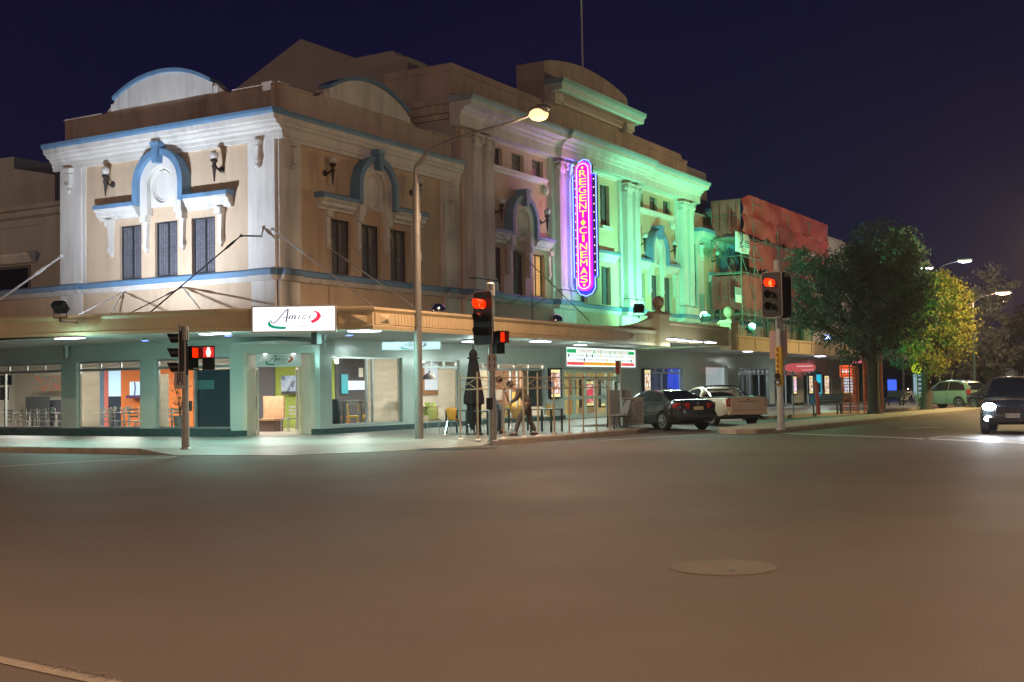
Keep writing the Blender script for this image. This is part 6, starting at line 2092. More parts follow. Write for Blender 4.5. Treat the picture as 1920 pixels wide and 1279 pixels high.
def net_sheet(p0, du, dz_top, dz_bot, n=26, k=10, torn=True, seed=1, name='netting'):
    """sagging sheet from p0 along du; torn lower edge"""
    rnd = random.Random(seed)
    m = MB(None, sorg); vs, fs = [], []
    du = Vector(du); nn = Vector((du.y, -du.x, 0)).normalized()
    edge = [rnd.uniform(0, .22) if torn else 0 for _ in range(n + 1)]
    for i in range(n + 1):
        u = i / n; p = Vector(p0) + du * u
        zt_, zb_ = dz_top(u), dz_bot(u) + edge[i]
        for j in range(k + 1):
            v = j / k
            z = zt_ + (zb_ - zt_) * v
            off = .16 * math.sin(PI * v) * math.sin(u * PI * 7 + seed) + .07 * mnoise.noise(Vector((p.x * 1.3, z * 1.3, seed)))
            vs.append((p.x + nn.x * off, p.y + nn.y * off, z))
    for i in range(n):
        for j in range(k): fs.append((i * (k + 1) + j, i * (k + 1) + j + 1, (i + 1) * (k + 1) + j + 1, (i + 1) * (k + 1) + j))
    m.add(vs, fs); return m.build(name, net, sc, smooth=True, merge=False)
L_ = X1 - X0
net_sheet((X0, Y0 - .06, 0), (L_, 0, 0), lambda u: 12.0 + .4 * min(1, u * 12), lambda u: 11.0, 60, seed=1)
net_sheet((X0, Y0 - .09, 0), (L_, 0, 0), lambda u: 11.12, lambda u: 9.95, 60, seed=2)
net_sheet((X0 + 1.2, Y0 - .05, 0), (L_ - 1.2, 0, 0), lambda u: 9.75, lambda u: 8.15, 60, seed=3)
net_sheet((X0 + .1, Y0 - .05, 0), (5.6, 0, 0), lambda u: 7.75, lambda u: 5.75, 30, seed=4)
net_sheet((X0 + 5.8, Y0 - .05, 0), (7, 0, 0), lambda u: 7.6, lambda u: 6.2, 30, seed=5)
net_sheet((X0 - .05, Y1, 0), (0, Y0 - Y1, 0), lambda u: 12.0, lambda u: 9.95, 12, seed=6)
net_sheet((X0 - .05, Y1, 0), (0, Y0 - Y1, 0), lambda u: 7.7, lambda u: 5.75, 12, seed=7)
# pale banner tied to the scaffold
a = at(1376, 440, Y=Y0 - .16); b = at(1403, 478, Y=Y0 - .16)
t = thing('banner', 'pale cloth banner with dark printing tied to the red netted scaffold', 'banner', (a.x, Y0 - .16, b.z))
m = MB(); vs, fs = [], []; n = 12; w_ = b.x - a.x; h_ = a.z - b.z + .25
for i in range(n + 1):
    for j in range(n + 1):
        u, v = i / n, j / n
        vs.append((u * w_ + .12 * v * (1 - u), -.05 - .12 * math.sin(PI * v) * math.sin(PI * u * 2.2), h_ * v * (1 - .07 * u) - .0 + .02 * math.sin(9 * u)))
for i in range(n):
    for j in range(n): fs.append((i * (n + 1) + j, (i + 1) * (n + 1) + j, (i + 1) * (n + 1) + j + 1, i * (n + 1) + j + 1))
m.add(vs, fs); cl = m.build('cloth', M('banner_cloth', (.62, .68, .70), .7, noise=.08), t, smooth=True, merge=False)
cl.modifiers.new('s', 'SOLIDIFY').thickness = .006
bp_ = M('banner_print', (.06, .10, .12), .7, noise=0)
m = MB()
for k, (z, w0, w1) in enumerate(((.55, .50, .86), (.46, .46, .88), (.37, .50, .90), (.28, .52, .84))): m.box(w0 * w_, w1 * w_, -.23, -.20, z * h_, z * h_ + .035 * h_)
m.build('printed_line', bp_, t)
m = MB(); m.tube([(.22 * w_, -.2, .88 * h_), (.34 * w_, -.24, .66 * h_), (.30 * w_, -.24, .5 * h_), (.18 * w_, -.2, .36 * h_)], .04, 5); m.tube([(.34 * w_, -.22, .92 * h_), (.33 * w_, -.24, .62 * h_)], .03, 5); m.tube([(.15 * w_, -.2, .2 * h_), (.36 * w_, -.22, .30 * h_)], .03, 5)
m.build('printed_emblem', bp_, t)
# small white site notice
a = at(1378, 548, Y=Y0 - .1)
t = thing('site_notice', 'small two tone rectangular notice fixed low on the red netted scaffold', 'notice', a)
MB().box(0, .95, -.03, 0, -.55, .30).build('upper_panel', M('notice_grey', (.25, .28, .28), .6, noise=.2), t)
MB().box(0, .95, -.04, -.031, -.55, -.12).build('lower_panel', white, t)

# building behind the scaffold and the pale one after it
b2 = thing('netted_building', 'cream two storey building wrapped in red netting and scaffold', 'building', (74.8, BY, 0))
o2 = Vector((74.8, BY, 0))
m = MB(lambda s, o, z: (74.8 + s, BY - o, z), o2); hs = [(1.2 + i * 2.6, 2.2 + i * 2.6, 4.6, 7.2) for i in range(4)]
m.wall(0, 20.5, 3.4, 12.0, .0, hs, .3); m.build('wall', cream, b2)
for h in hs:
    f = MB(lambda s, o, z: (74.8 + s, BY - o, z), o2); f.box(h[0], h[1], -.25, -.2, h[2], h[3]); w_ = f.build('window', frame_d, b2)
    f = MB(lambda s, o, z: (74.8 + s, BY - o, z), o2); f.box(h[0] + .08, h[1] - .08, -.2, -.19, h[2] + .08, h[3] - .08); f.build('pane', leaded, w_)
m = MB(None, o2); m.box(74.8, 95.2, BY + .3, BY + 12, 11.6, 12.0); m.box(74.8, 75, BY + .01, BY + 12, 3.4, 11.59); m.build('roof', parapet_m, b2)
b3 = thing('pale_building', 'plain pale rendered wall rising above the trees past the scaffold', 'building', (84, 24.9, 0))
m = MB(None, Vector((84, 24.9, 0))); m.box(83.6, 96.5, 24.9, 40, 3.5, 12.15); m.build('wall', M('pale_buff_render', (.55, .48, .34), .8, noise=.1, scale=.6), b3)
m = MB(None, Vector((84, 24.9, 0))); m.box(83.55, 96.6, 24.85, 40, 12.15, 12.3); m.build('coping', parapet_m, b3)
# far pink-lit building seen under the leaves
p0 = at(1555, 628, Y=24.2); p1 = at(1620, 646, Y=24.2)
b4 = thing('far_building', 'far pinkish lit upper storey with one dark window under the green leaves', 'building', (p0.x, 24.2, 3.9))
q = b4.location.copy()
m = MB(None, q); m.box(p0.x - 4, p1.x + 6, 24.2, 24.8, 3.9, 8.2); m.build('wall', M('pink_buff_wall', (.62, .48, .38), .8, noise=.08), b4)
a = at(1598, 622, Y=24.15); b = at(1607, 634, Y=24.15)
m = MB(None, q); m.box(a.x, b.x, 24.12, 24.19, b.z, a.z); w_ = m.build('window', frame_d, b4)
m = MB(None, q); m.box(a.x + .1, b.x - .1, 24.10, 24.118, b.z + .1, a.z - .1); m.build('pane', leaded, w_)

# old building at the far left beyond the single storey wing
nb = thing('old_stone_building', 'dark unlit stuccoed building with low gable roof at the left edge', 'building', (41, 52, 0))
o5 = Vector((41, 52, 0)); XN = 41.0
stuc = M('grey_stucco', (.42, .41, .38), .85, noise=.16, scale=.6, streak=.3)
Z = lambda px, py: at(px, py, X=XN).z
yL, yR = 90, at(112, 400, X=XN).y - 6
T5 = lambda s, o, z: (XN - o, s, z)
m = MB(T5, o5); m.box(yR, yL, -8, 0, 0, Z(60, 392)); m.build('wall', stuc, nb)
m = MB(T5, o5)
zc = Z(60, 388)
m.prof([(0, zc - .95), (.1, zc - .95), (.12, zc - .6), (.35, zc - .5), (.40, zc - .25), (.6, zc - .2), (.62, zc), (-.3, zc)], yR, yL); m.build('cornice', stuc, nb)
m = MB(T5, o5); ya = at(85, 450, X=XN).y
m.box(yR, ya, 0, .16, 0, zc - .95); m.build('pilaster', stuc, nb)
yw0, yw1 = at(67, 470, X=XN).y, at(-60, 470, X=XN).y
m = MB(T5, o5); zz = Z(30, 478); m.prof([(0, zz - .5), (.2, zz - .45), (.45, zz - .12), (.5, zz), (0, zz + .12)], yw0, yw1); m.build('window_hood', trim, nb)
m = MB(T5, o5); m.box(yw0 + .4, yw1 - .4, -.02, .03, 4.5, zz - .55); wf = m.build('window', frame_d, nb)
m = MB(T5, o5); m.box(yw0 + .55, yw1 - .55, .031, .04, 4.7, zz - .7); m.build('pane', glass_car, wf)
ap = at(0, 298, X=XN + 4); e0 = at(103, 328, X=XN + 4); 
m = MB(None, o5)
zr = e0.z
m.ext([(XN + 4, e0.y, zr - 2.0), (XN + 4, e0.y, zr), (XN + 4, at(26, 318, X=XN + 4).y, at(26, 316, X=XN + 4).z), (XN + 4, at(26, 318, X=XN + 4).y, ap.z), (XN + 4, ap.y + 8, ap.z + .2), (XN + 4, ap.y + 8, zr - 2.0)], (8, 0, 0))
m.build('roof', stuc, nb)

# ------------------------------------------------------------------ orange mesh guards round the scaffold feet
om = M('orange_mesh', (.62, .13, .05), .8, noise=.2, scale=3)
def mesh_guard(label, px0, px1, py_base, ztop, depth_Y, n=8, wavy=.06):
    a, b = at(px0, py_base, Z=FZ), at(px1, py_base, Z=FZ)
    t = thing('mesh_guard', label, 'safety mesh', ((a.x + b.x) / 2, (a.y + b.y) / 2, FZ))
    o0 = t.location.copy()
    d = (b - a); m = MB(None, o0)
    nn = Vector((d.y, -d.x, 0)).normalized(); 
    # open strip weave: verticals and horizontals of flat tape
    N_ = 15
    for i in range(N_):
        u = i / (N_ - 1); p = a + d * u + nn * wavy * math.sin(u * 9)
        m.box(p.x - .022, p.x + .022, p.y - .004, p.y + .004, FZ + .02, ztop)
    H = ztop - FZ; K = int(H / .13)
    for j in range(K + 1):
        z = FZ + .03 + (H - .08) * j / K
        m.tube([a + d * (i / 10) + nn * wavy * math.sin(i / 10 * 9) + Vector((0, 0, z - a.z)) for i in range(11)], .022, 4)
    m.build('mesh', om, t)
    for u in (0.02, .5, .98):
        p = a + d * u
        m = MB(None, o0); m.tube([(p.x, p.y, FZ), (p.x, p.y, ztop + 1.6)], .032, 6); m.build('scaffold_leg', scaf_m, t)
    for sg in (1, -1):
        m = MB(None, o0); p, q = a + d * (.5 - .48 * sg), a + d * (.5 - .1 * sg)
        m.tube([(p.x, p.y, ztop + .1), (q.x, q.y, ztop + 1.5)], .026, 6); m.build('brace', scaf_m, t)
    return t
mesh_guard('orange mesh guard round the scaffold legs right of the long dark bench', 1579, 1611, 776, 2.35, 0)
mesh_guard('taller orange mesh guard standing just left of the big tree trunk', 1620, 1640, 776, 2.75, 0)
mesh_guard('sliver of orange mesh guard showing right of the big tree trunk', 1648, 1656, 773, 2.9, 0)
# leaning red post
a = at(1535, 778, Z=FZ); k = at(1530, 716, X=a.x)
t = thing('red_post', 'leaning red painted post in front of the dark bench', 'post', a)
MB().tube([(0, 0, 0), (k.x - a.x, (k.y - a.y), k.z - a.z)], .085, 10).build('shaft', M('red_post_paint', (.42, .06, .04), .5, noise=.15), t)
MB().lathe([(0, .05), (.05, .04), (.088, .0)], (k.x - a.x, k.y - a.y, k.z - a.z), 10).build('cap', M('red_cap', (.5, .07, .05), .5, noise=.1), t)
# thin sign poles on the far footpath
for px, py, ty, lb in ((1488, 778, 695, 'thin pale pole on the footpath left of the red leaning post'),):
    a = at(px, py, Z=FZ); k = at(px, ty, X=a.x)
    t = thing('sign_pole', lb, 'pole', a); MB().tube([(0, 0, 0), (0, 0, k.z - FZ)], .035, 8).build('shaft', pole_m, t)
# backless and backed benches
def long_bench(label, px0, px1, py, back=True):
    a, b = at(px0, py, Z=FZ), at(px1, py, Z=FZ)
    c = (a + b) / 2; d = b - a; L = d.length
    t = thing('bench', label, 'bench', c, math.atan2(d.y, d.x))
    dk = M('dark_bench_slats', (.03, .033, .04), .5, noise=.15) if 'dark_bench_slats' not in bpy.data.materials else bpy.data.materials['dark_bench_slats']
    m = MB()
    for i in range(4): m.box(-L / 2, L / 2, -.2 + i * .11, -.11 + i * .11, .43, .46)
    m.build('seat', dk, t)
    if back:
        m = MB()
        for i in range(4): m.box(-L / 2, L / 2, .24 + .02 * i, .27 + .02 * i, .54 + i * .105, .63 + i * .105)
        m.build('backrest', dk, t)
    for s in (-1, 1):
        for y in (-.17, .2):
            MB().box(s * (L / 2 - .12) - .03, s * (L / 2 - .12) + .03, y - .03, y + .03, 0, .43).build('leg', black, t)
    return t
long_bench('long dark backed bench on the far footpath behind the red post', 1524, 1578, 777)
long_bench('long dark bench beside the parked bicycle under the trees', 1660, 1694, 761)
# bicycle
a = at(1702, 759, Z=FZ); 
t = thing('bicycle', 'pale bicycle leaning on a hoop rack under the dark trees', 'bicycle', a, math.radians(-35))
for x, nm in ((-.52, 'wheel'), (.52, 'wheel')):
    m = MB(); m.tube([(x + .33 * math.cos(2 * PI * i / 24), 0, .34 + .33 * math.sin(2 * PI * i / 24)) for i in range(24)], .016, 6, True)
    w_ = m.build(nm, rubber, t)
    m = MB()
    for i in range(8): m.tube([(x, 0, .34), (x + .32 * math.cos(PI * i / 4), 0, .34 + .32 * math.sin(PI * i / 4))], .004, 4)
    m.build('spokes', chrome, w_)
m = MB(); fr_ = [((-.52, 0, .34), (-.18, 0, .80)), ((-.52, 0, .34), (-.08, 0, .32)), ((-.08, 0, .32), (-.2, 0, .86)), ((-.08, 0, .32), (.36, 0, .76)), ((-.18, 0, .80), (.36, 0, .82)), ((.34, 0, .86), (.52, 0, .34))]
for p, q in fr_: m.tube([p, q], .022, 6)
m.build('frame', M('bike_white', (.6, .6, .58), .4, noise=.05), t)
MB().tube([(-.32, 0, .90), (-.1, 0, .90)], .05, 6).build('saddle', black, t)
MB().tube([(.32, 0, .86), (.34, 0, .98), (.34, .26, 1.0), (.26, .28, .98)], .014, 6).build('handlebar', chrome, t)
t = thing('bike_rack', 'steel hoop rack holding the pale bicycle', 'bike rack', (a.x + .15, a.y - .25, FZ), math.radians(-35))
MB().tube([(-.35, 0, 0), (-.35, 0, .65), (-.25, 0, .78), (.25, 0, .78), (.35, 0, .65), (.35, 0, 0)], .025, 8).build('hoop', steel, t)

# pedestrian crossing sign: plain yellow disc with walking legs
a = at(1722, 770, Z=0.02); k = at(1720, 691, X=a.x)
t = thing('crossing_sign', 'round yellow sign with black walking legs on a pole by the trees', 'street sign', (a.x, a.y, 0))
zc = k.z
MB().tube([(0, 0, 0), (0, 0, zc + .3)], .04, 8).build('pole', pole_m, t)
az = math.atan2(-a.y, -a.x); og = Vector((a.x, a.y, 0))
TS = lambda s, o, z: (o * math.cos(az) - s * math.sin(az), o * math.sin(az) + s * math.cos(az), z)
m = MB(lambda s, o, z: TS(s, o, z)); R_ = .30
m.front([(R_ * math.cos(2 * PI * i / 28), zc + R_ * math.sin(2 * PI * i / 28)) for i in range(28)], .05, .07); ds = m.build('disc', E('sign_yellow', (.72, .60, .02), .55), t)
m = MB(lambda s, o, z: TS(s, o, z))
m.front([(-.03, zc + .16), (.05, zc + .16), (.03, zc + .05), (.14, zc - .16), (.06, zc - .16), (-.01, zc - .02), (-.03, zc + .04)], .071, .08)
m.front([(-.05, zc + .16), (-.03, zc + .16), (-.02, zc + .02), (-.10, zc - .17), (-.18, zc - .17), (-.09, zc + .03)], .071, .08)
m.build('walking_legs', black, ds)

# dark shops behind the trees with a few lit windows
far = thing('far_shop', 'dim shop front under the trees with a row of blue lit windows', 'building', (100, 25, 0))
of = Vector((100, 25, 0))
m = MB(None, of); m.box(96.6, 150, 25.4, 40, 0, 7.0); m.build('wall', M('dark_shop_wall', (.10, .10, .12), .8, noise=.2), far)
blu = E('blue_display', (.06, .15, 1.0), 1.1); 
for a_, b_ in ((1666, 1671.5), (1672.5, 1677), (1678, 1681.5)):
    p, q = at(a_, 712, Y=25.3), at(b_, 734, Y=25.3)
    m = MB(None, of); m.box(min(p.x, q.x), max(p.x, q.x), 25.3, 25.39, q.z, p.z); m.build('window', blu, far)
p, q = at(1714, 700, Y=25.3), at(1730, 742, Y=25.3)
m = MB(None, of); m.box(p.x, q.x, 25.3, 25.39, q.z, p.z); m.build('shop_window', E('pale_cyan_window', (.35, .55, .6), .7), far)
m = MB(None, of)
for k in range(6): m.box(p.x + 1.5, p.x + 3.2, 25.28, 25.299, q.z + .4 + k * .42, q.z + .58 + k * .42)
m.build('window_lettering', black, far)
mb = MB(None, of)
for px, py in ((1611, 634), (1538 + 36, 625)): pass
far2 = thing('far_row', 'long dark row of buildings closing the end of the street', 'building', (170, 0, 0))
m = MB(None, Vector((170, 0, 0))); m.box(170, 176, -60, 60, 0, 6.5); m.box(170, 178, -60, 10, 6.5, 8.5); m.build('wall', M('night_wall', (.05, .05, .06), .9, noise=.2), far2)
m = MB(None, Vector((170, 0, 0)))
for y in range(-50, 50, 9): m.box(169.95, 170, y, y + 3, 1.0, 3.4)
m.build('shop_window', E('dim_far_window', (.5, .45, .35), .12), far2)

# ------------------------------------------------------------------ trees
leaf_a = M('dark_leaf', (.13, .165, .13), .85, noise=.35, scale=1.0, spec=.1)
leaf_b = M('broad_leaf', (.20, .18, .04), .8, noise=.35, scale=1.0, spec=.1)
leaf_c = M('dusty_leaf', (.12, .11, .08), .85, noise=.35, scale=1.0, spec=.1)
bark = M('bark', (.06, .05, .042), .9, noise=.3, scale=4, bump=.6, bscale=12, streak=.2)
def tree(label, x, y, z0, H, trunk_h, r0, blobs, leaf, n_leaf, size, seed, group='street trees'):
    rnd = random.Random(seed)
    t = thing('tree', label, 'tree', (x, y, z0), 0, group)
    m = MB()
    m.tube([(0, 0, -.02), (.02, 0, .25), (.05, .02, trunk_h * .6), (.1, -.03, trunk_h)], [r0 * 1.5, r0 * 1.05, r0 * .9, r0 * .8], 12)
    for bx, by, bz, br in blobs:
        q = Vector((bx * .5, by * .5, trunk_h + (bz - trunk_h) * .45)) + Vector((rnd.uniform(-.2, .2), rnd.uniform(-.2, .2), 0))
        m.tube([(.08, 0, trunk_h - .15), q, (bx, by, bz)], [r0 * .5, r0 * .3, r0 * .08], 6)
        for _ in range(3):
            e = Vector((bx, by, bz)) + Vector((rnd.uniform(-1, 1), rnd.uniform(-1, 1), rnd.uniform(-.7, 1))) * br * .8
            m.tube([q, (q + e) / 2 + Vector((0, 0, .15)), e], [r0 * .2, r0 * .12, .012], 5)
    m.build('trunk', bark, t, smooth=True, merge=False)
    vol = [b[3] ** 2.4 for b in blobs]; tot = sum(vol)
    me = bpy.data.meshes.new('crown'); V, F_ = [], []
    for (bx, by, bz, br), v in zip(blobs, vol):
        k = int(n_leaf * v / tot)
        # leaves gather into clumps spread through the blob
        nc = max(6, k // 26)
        for c in range(nc):
            d = Vector((rnd.gauss(0, 1), rnd.gauss(0, 1), rnd.gauss(0, 1))).normalized()
            rr = br * (.35 + .65 * rnd.random() ** .5) * (1 + .25 * mnoise.noise(d * 2.2 + Vector((seed, bx, bz))))
            cc = Vector((bx, by, bz)) + Vector((d.x * rr, d.y * rr, d.z * rr * .92))
            cr_ = rnd.uniform(.22, .5) * (br / 1.6) ** .5
            for _ in range(k // nc):
                p = cc + Vector((rnd.gauss(0, cr_ * .6), rnd.gauss(0, cr_ * .6), rnd.gauss(0, cr_ * .45)))
                nrm = Vector((rnd.gauss(0, 1), rnd.gauss(0, 1), rnd.gauss(.5, 1))).normalized()
                a = nrm.orthogonal().normalized(); b = nrm.cross(a)
                A = rnd.random() * 2 * PI
                a, b = a * math.cos(A) + b * math.sin(A), b * math.cos(A) - a * math.sin(A)
                s = size * rnd.uniform(.6, 1.3)
                i0 = len(V)
                V += [p - a * s * .5, p + b * s * .26 + nrm * s * .05, p + a * s * .55, p - b * s * .26 + nrm * s * .05]
                F_.append((i0, i0 + 1, i0 + 2, i0 + 3))
    me.from_pydata(V, [], F_)
    me.materials.append(leaf)
    o = bpy.data.objects.new('crown', me); COL.objects.link(o); o.parent = t
    return t
G15 = lambda px, py: at(px, py, Z=FZ)
def blobs_px(base, items):
    """crown lobes given as (px, py, metres off the trunk plane, radius)"""
    out = []
    d0 = Vector((base.x, base.y)).length
    for px, py, off, r in items:
        r0 = at(px, py, Z=20) if False else None
        c = Vector((px - CX, -(py - CY), -F_PX)); w = Vector([sum(CAMR[i][k] * c[k] for k in range(3)) for i in range(3)])
        t_ = (d0 + off) / math.hypot(w.x, w.y)
        p = CAM + w * t_
        out.append((p.x - base.x, p.y - base.y, p.z - base.z, r))
    return out
b1 = G15(1640, 776)
tree('big dark tree glowing green on its left side beside the orange mesh', b1.x, b1.y, FZ, 9, 2.6, .25,
     blobs_px(b1, [(1530, 525, 1, 1.4), (1520, 585, 0, 1.1), (1585, 512, -1, 1.3), (1600, 560, -2, 1.7), (1560, 610, 1, 1.1), (1650, 470, 0, 1.6), (1660, 560, -1, 1.7), (1640, 640, -.5, 1.1), (1700, 530, 1, 1.3), (1690, 600, 0, 1.2), (1505, 490, 2, .8), (1600, 660, 0, .7)]),
     leaf_a, 42000, .135, 3)
b2_ = G15(1738, 768)
tree('tree with pale yellow lit crown top behind the round yellow sign', b2_.x, b2_.y, FZ, 8, 2.6, .26,
     blobs_px(b2_, [(1775, 560, 2, 1.2), (1790, 600, 2, 1.1), (1765, 530, 2, .7), (1755, 610, 2, 1.1), (1730, 640, 1, 1.1), (1790, 640, 1, 1.0), (1745, 680, 0, .9), (1715, 600, 3, .9)]),
     leaf_b, 24000, .13, 5)
b3_ = at(1800, 762, Z=0)
tree('broad dim brown tree behind the row of parked cars', b3_.x + 8, b3_.y + .5, 0, 9, 3, .3,
     blobs_px(Vector((b3_.x + 8, b3_.y + .5, 0)), [(1830, 600, 2, 2.2), (1850, 660, 0, 2.0), (1800, 670, 0, 1.8), (1700, 650, 6, 2.4), (1860, 540, 2, 1.6), (1740, 600, 5, 2.4)]), leaf_c, 9000, .3, 8)
b5 = at(1915, 745, Z=0)
tree('spreading brownish tree at the right edge lit by the far orange lamp', b5.x, b5.y, 0, 9, 3, .3,
     blobs_px(b5, [(1900, 620, 0, 1.5), (1930, 600, 0, 1.6), (1880, 660, 1, 1.2), (1915, 680, 0, 1.5), (1870, 690, 2, 1.0), (1945, 660, 0, 1.5)]), leaf_c, 9000, .22, 9)
b6 = G15(1690, 770)
tree('dark narrow tree standing between the big tree and the yellow sign', b6.x + 6, b6.y + 2.5, FZ, 9, 2.8, .22,
     blobs_px(Vector((b6.x + 6, b6.y + 2.5, FZ)), [(1690, 470, 0, 1.3), (1705, 520, 0, 1.4), (1680, 560, 1, 1.4), (1710, 610, 0, 1.3), (1695, 660, 0, 1.1)]), leaf_a, 8000, .2, 11)
# distant street lamps
def far_lamp(label, px, py, X, col_m, side, bright=True):
    p = at(px, py, X=X)
    g = Vector((p.x, p.y - side * 1.8, 0))
    t = thing('street_lamp', label, 'street lamp', g)
    MB().tube([(0, 0, 0), (0, 0, p.z - .5)], .07, 8).build('pole', darkgrey, t)
    MB().tube([(0, 0, p.z - .5), (0, side * .5, p.z - .15), (0, side * 1.4, p.z + .05)], .035, 6).build('arm', darkgrey, t)
    q = Vector((0, side * 1.8, p.z))
    m = MB(); m.cbox(tuple(q + Vector((0, 0, .08))), .35, .9, .1); m.build('lamp_head', steel, t)
    m = MB(); m.ball(tuple(q), .30, 10, .5, 1.4, .3); m.build('lamp_bowl', col_m, t, smooth=True)
    return p
FL1 = far_lamp('far white street lamp glowing just left of the yellow lit crown', 1738, 503, 88, E('far_white_lamp', (.9, .85, 1), 25), -1)
FL2 = far_lamp('far street lamp on a long arm above the yellow lit crown', 1809, 490, 84, E('far_white_lamp_dim', (.85, .82, 1), 12), -1)
FL3 = far_lamp('far orange street lamp glowing above the right edge tree', 1881, 550, 80, E('far_orange_lamp', (1, .65, .4), 40), -1)
# ------------------------------------------------------------------ furniture seen through the glass
silver = M('silver_frame', (.55, .55, .55), .3, metal=.7, noise=.1)
seatg = M('grey_seat', (.22, .21, .20), .5, noise=.12)
IZ = .158
def slat_chair(label, loc, rz, group='silver slat back chairs in the restaurant'):
    t = thing('dining_chair', label, 'chair', loc, rz, group)
    m = MB(); m.box(-.2, .2, -.2, .2, .44, .47); m.build('seat', seatg, t)
    for sx_, sy_ in ((1, 1), (1, -1), (-1, 1), (-1, -1)):
        top = .92 if sx_ < 0 else .44
        MB().tube([(.18 * sx_, .18 * sy_, 0), (.18 * sx_ - (.03 if sx_ < 0 else 0), .18 * sy_, top)], .016, 6).build('leg', silver, t)
    m = MB()
    for z in (.62, .74, .86): m.box(-.215, -.195, -.18, .18, z - .03, z + .03)
    m.build('backrest', silver, t)
    m = MB(); m.tube([(.18, .18, .22), (-.18, .18, .22)], .01, 5); m.tube([(.18, -.18, .22), (-.18, -.18, .22)], .01, 5); m.build('stretcher', silver, t)
    return t
glass_w = M('wine_glass', (.6, .62, .62), .1, metal=.3, noise=0, spec=.9)
def dining_table(label, loc, rz, w=1.1, d=.75):
    t = thing('dining_table', label, 'table', loc, rz, 'restaurant tables by the windows')
    MB().box(-w / 2, w / 2, -d / 2, d / 2, .72, .75).build('table_top', M('table_walnut', (.12, .08, .06), .35, noise=.2) if 'table_walnut' not in bpy.data.materials else bpy.data.materials['table_walnut'], t)
    for sx_, sy_ in ((1, 1), (1, -1), (-1, 1), (-1, -1)):
        MB().box(sx_ * (w / 2 - .06) - .02, sx_ * (w / 2 - .06) + .02, sy_ * (d / 2 - .06) - .02, sy_ * (d / 2 - .06) + .02, 0, .72).build('leg', silver, t)
    return t
def wine_glass(label, loc):
    t = thing('wine_glass', label, 'wine glass', loc, 0, 'wine glasses on the restaurant tables')
    MB().lathe([(.035, 0), (.03, .006), (.005, .012), (.005, .09), (.02, .1), (.036, .14), (.034, .19), (.03, .19), (.03, .14), (.0, .105)], n=12).build('bowl', glass_w, t, smooth=True)
    return t
def menu(label, loc, col):
    t = thing('menu_card', label, 'menu', loc)
    MB().cbox((0, 0, .11), .01, .11, .22, .3, 0, .1).build('card', M('menu_' + col, (.25, .42, .42) if col == 'teal' else (.45, .45, .45), .5, noise=.05) if 'menu_' + col not in bpy.data.materials else bpy.data.materials['menu_' + col], t)
    MB().box(-.1, .1, -.12, .12, 0, .01).build('base', white, t)
# pixel row of the leftmost window, then the second window, then the third
spots = [((75, 788), 1), ((90, 788), 1), ((106, 788), 1), ((14, 790), 1)]
X_T = 31.4
lab1 = ['leftmost', 'second', 'third']
W1 = [(52, 'left'), (72, 'second'), (88, 'third'), (106, 'right')]
p0 = None
for i, (px, w_) in enumerate(W1):
    y = at(px, 780, X=30.55).y
    lb = f'{w_} silver slat back chair in the first restaurant window from the left'
    p0 = slat_chair(lb, (30.55, y, IZ), 0) if p0 is None else dup(p0, (30.55, y, IZ), 0, lb)
dt = dining_table('restaurant table behind the row of chairs in the first window', (31.25, at(80, 780, X=31.25).y, IZ), PI / 2, 2.4)
dup(dt, (31.0, at(14, 780, X=31.0).y, IZ), PI / 2, 'restaurant table at the left edge of the photo')
dup(p0, (30.5, at(22, 780, X=30.5).y, IZ), math.radians(20), 'silver slat back chair at the left edge of the photo beside the window mullion')
W2 = [(178, 'left', 0), (205, 'second', 5), (222, 'third', -20), (243, 'fourth', -35), (258, 'right', 10)]
for px, w_, r in W2:
    y = at(px, 780, X=30.6).y
    dup(p0, (30.6, y, IZ), math.radians(r), f'{w_} silver slat back chair in the orange walled second window')
dup(dt, (31.3, at(212, 780, X=31.3).y, IZ), PI / 2, 'long laid restaurant table in the orange walled second window')
for i, px in enumerate((182, 196, 208, 217, 226, 236, 247)):
    pos = (31.2, at(px, 780, X=31.2).y, IZ + .752)
    if i == 0: wg = wine_glass('wine glass nearest the blind in the second restaurant window', pos)
    else: dup(wg, pos, 0, f'{("","second","third","fourth","fifth","sixth","seventh")[i]} wine glass from the blind in the second restaurant window')
menu('teal menu card on the table by the blind in the second window', (31.15, at(183, 780, X=31.15).y, IZ + .752), 'teal')
menu('grey menu card at the right of the table in the second window', (31.15, at(240, 780, X=31.15).y, IZ + .752), 'grey')
menu('grey menu card in the middle of the table in the second window', (31.15, at(215, 780, X=31.15).y, IZ + .752), 'grey')
menu('teal menu card at the right end of the table in the first window', (31.1, at(98, 780, X=31.1).y, IZ + .752), 'teal')
for px, lb in ((302 + 18, 'silver slat back chair beside the potted plant in the third window'), (300 + 36, 'silver slat back chair partly behind the potted plant')):
    dup(p0, (30.6, at(px, 780, X=30.6).y, IZ), math.radians(15), lb)
# potted plant
p = at(338, 790, X=30.4)
t = thing('potted_plant', 'leafy potted plant against the orange wall behind the left signal pole', 'plant', (30.4, p.y, IZ))
MB().lathe([(.16, 0), (.22, .5), (.24, .62), (.20, .6), (.0, .55)], n=16).build('pot', M('grey_pot', (.30, .31, .30), .5, noise=.1), t, smooth=True)
m = MB(); rnd = random.Random(4)
for i in range(90):
    A = rnd.random() * 2 * PI; e = rnd.uniform(.1, .42); z = rnd.uniform(.75, 1.85)
    p1 = Vector((e * math.cos(A), e * math.sin(A), z)); d = Vector((math.cos(A), math.sin(A), rnd.uniform(-.4, .6))).normalized(); sd = d.cross(Vector((0, 0, 1))).normalized() * .05
    m.quad(p1, p1 + d * .09 + sd, p1 + d * .22, p1 + d * .09 - sd)
m.build('leaves', M('plant_leaf', (.06, .13, .05), .4, noise=.4, scale=6), t, merge=False)
m = MB()
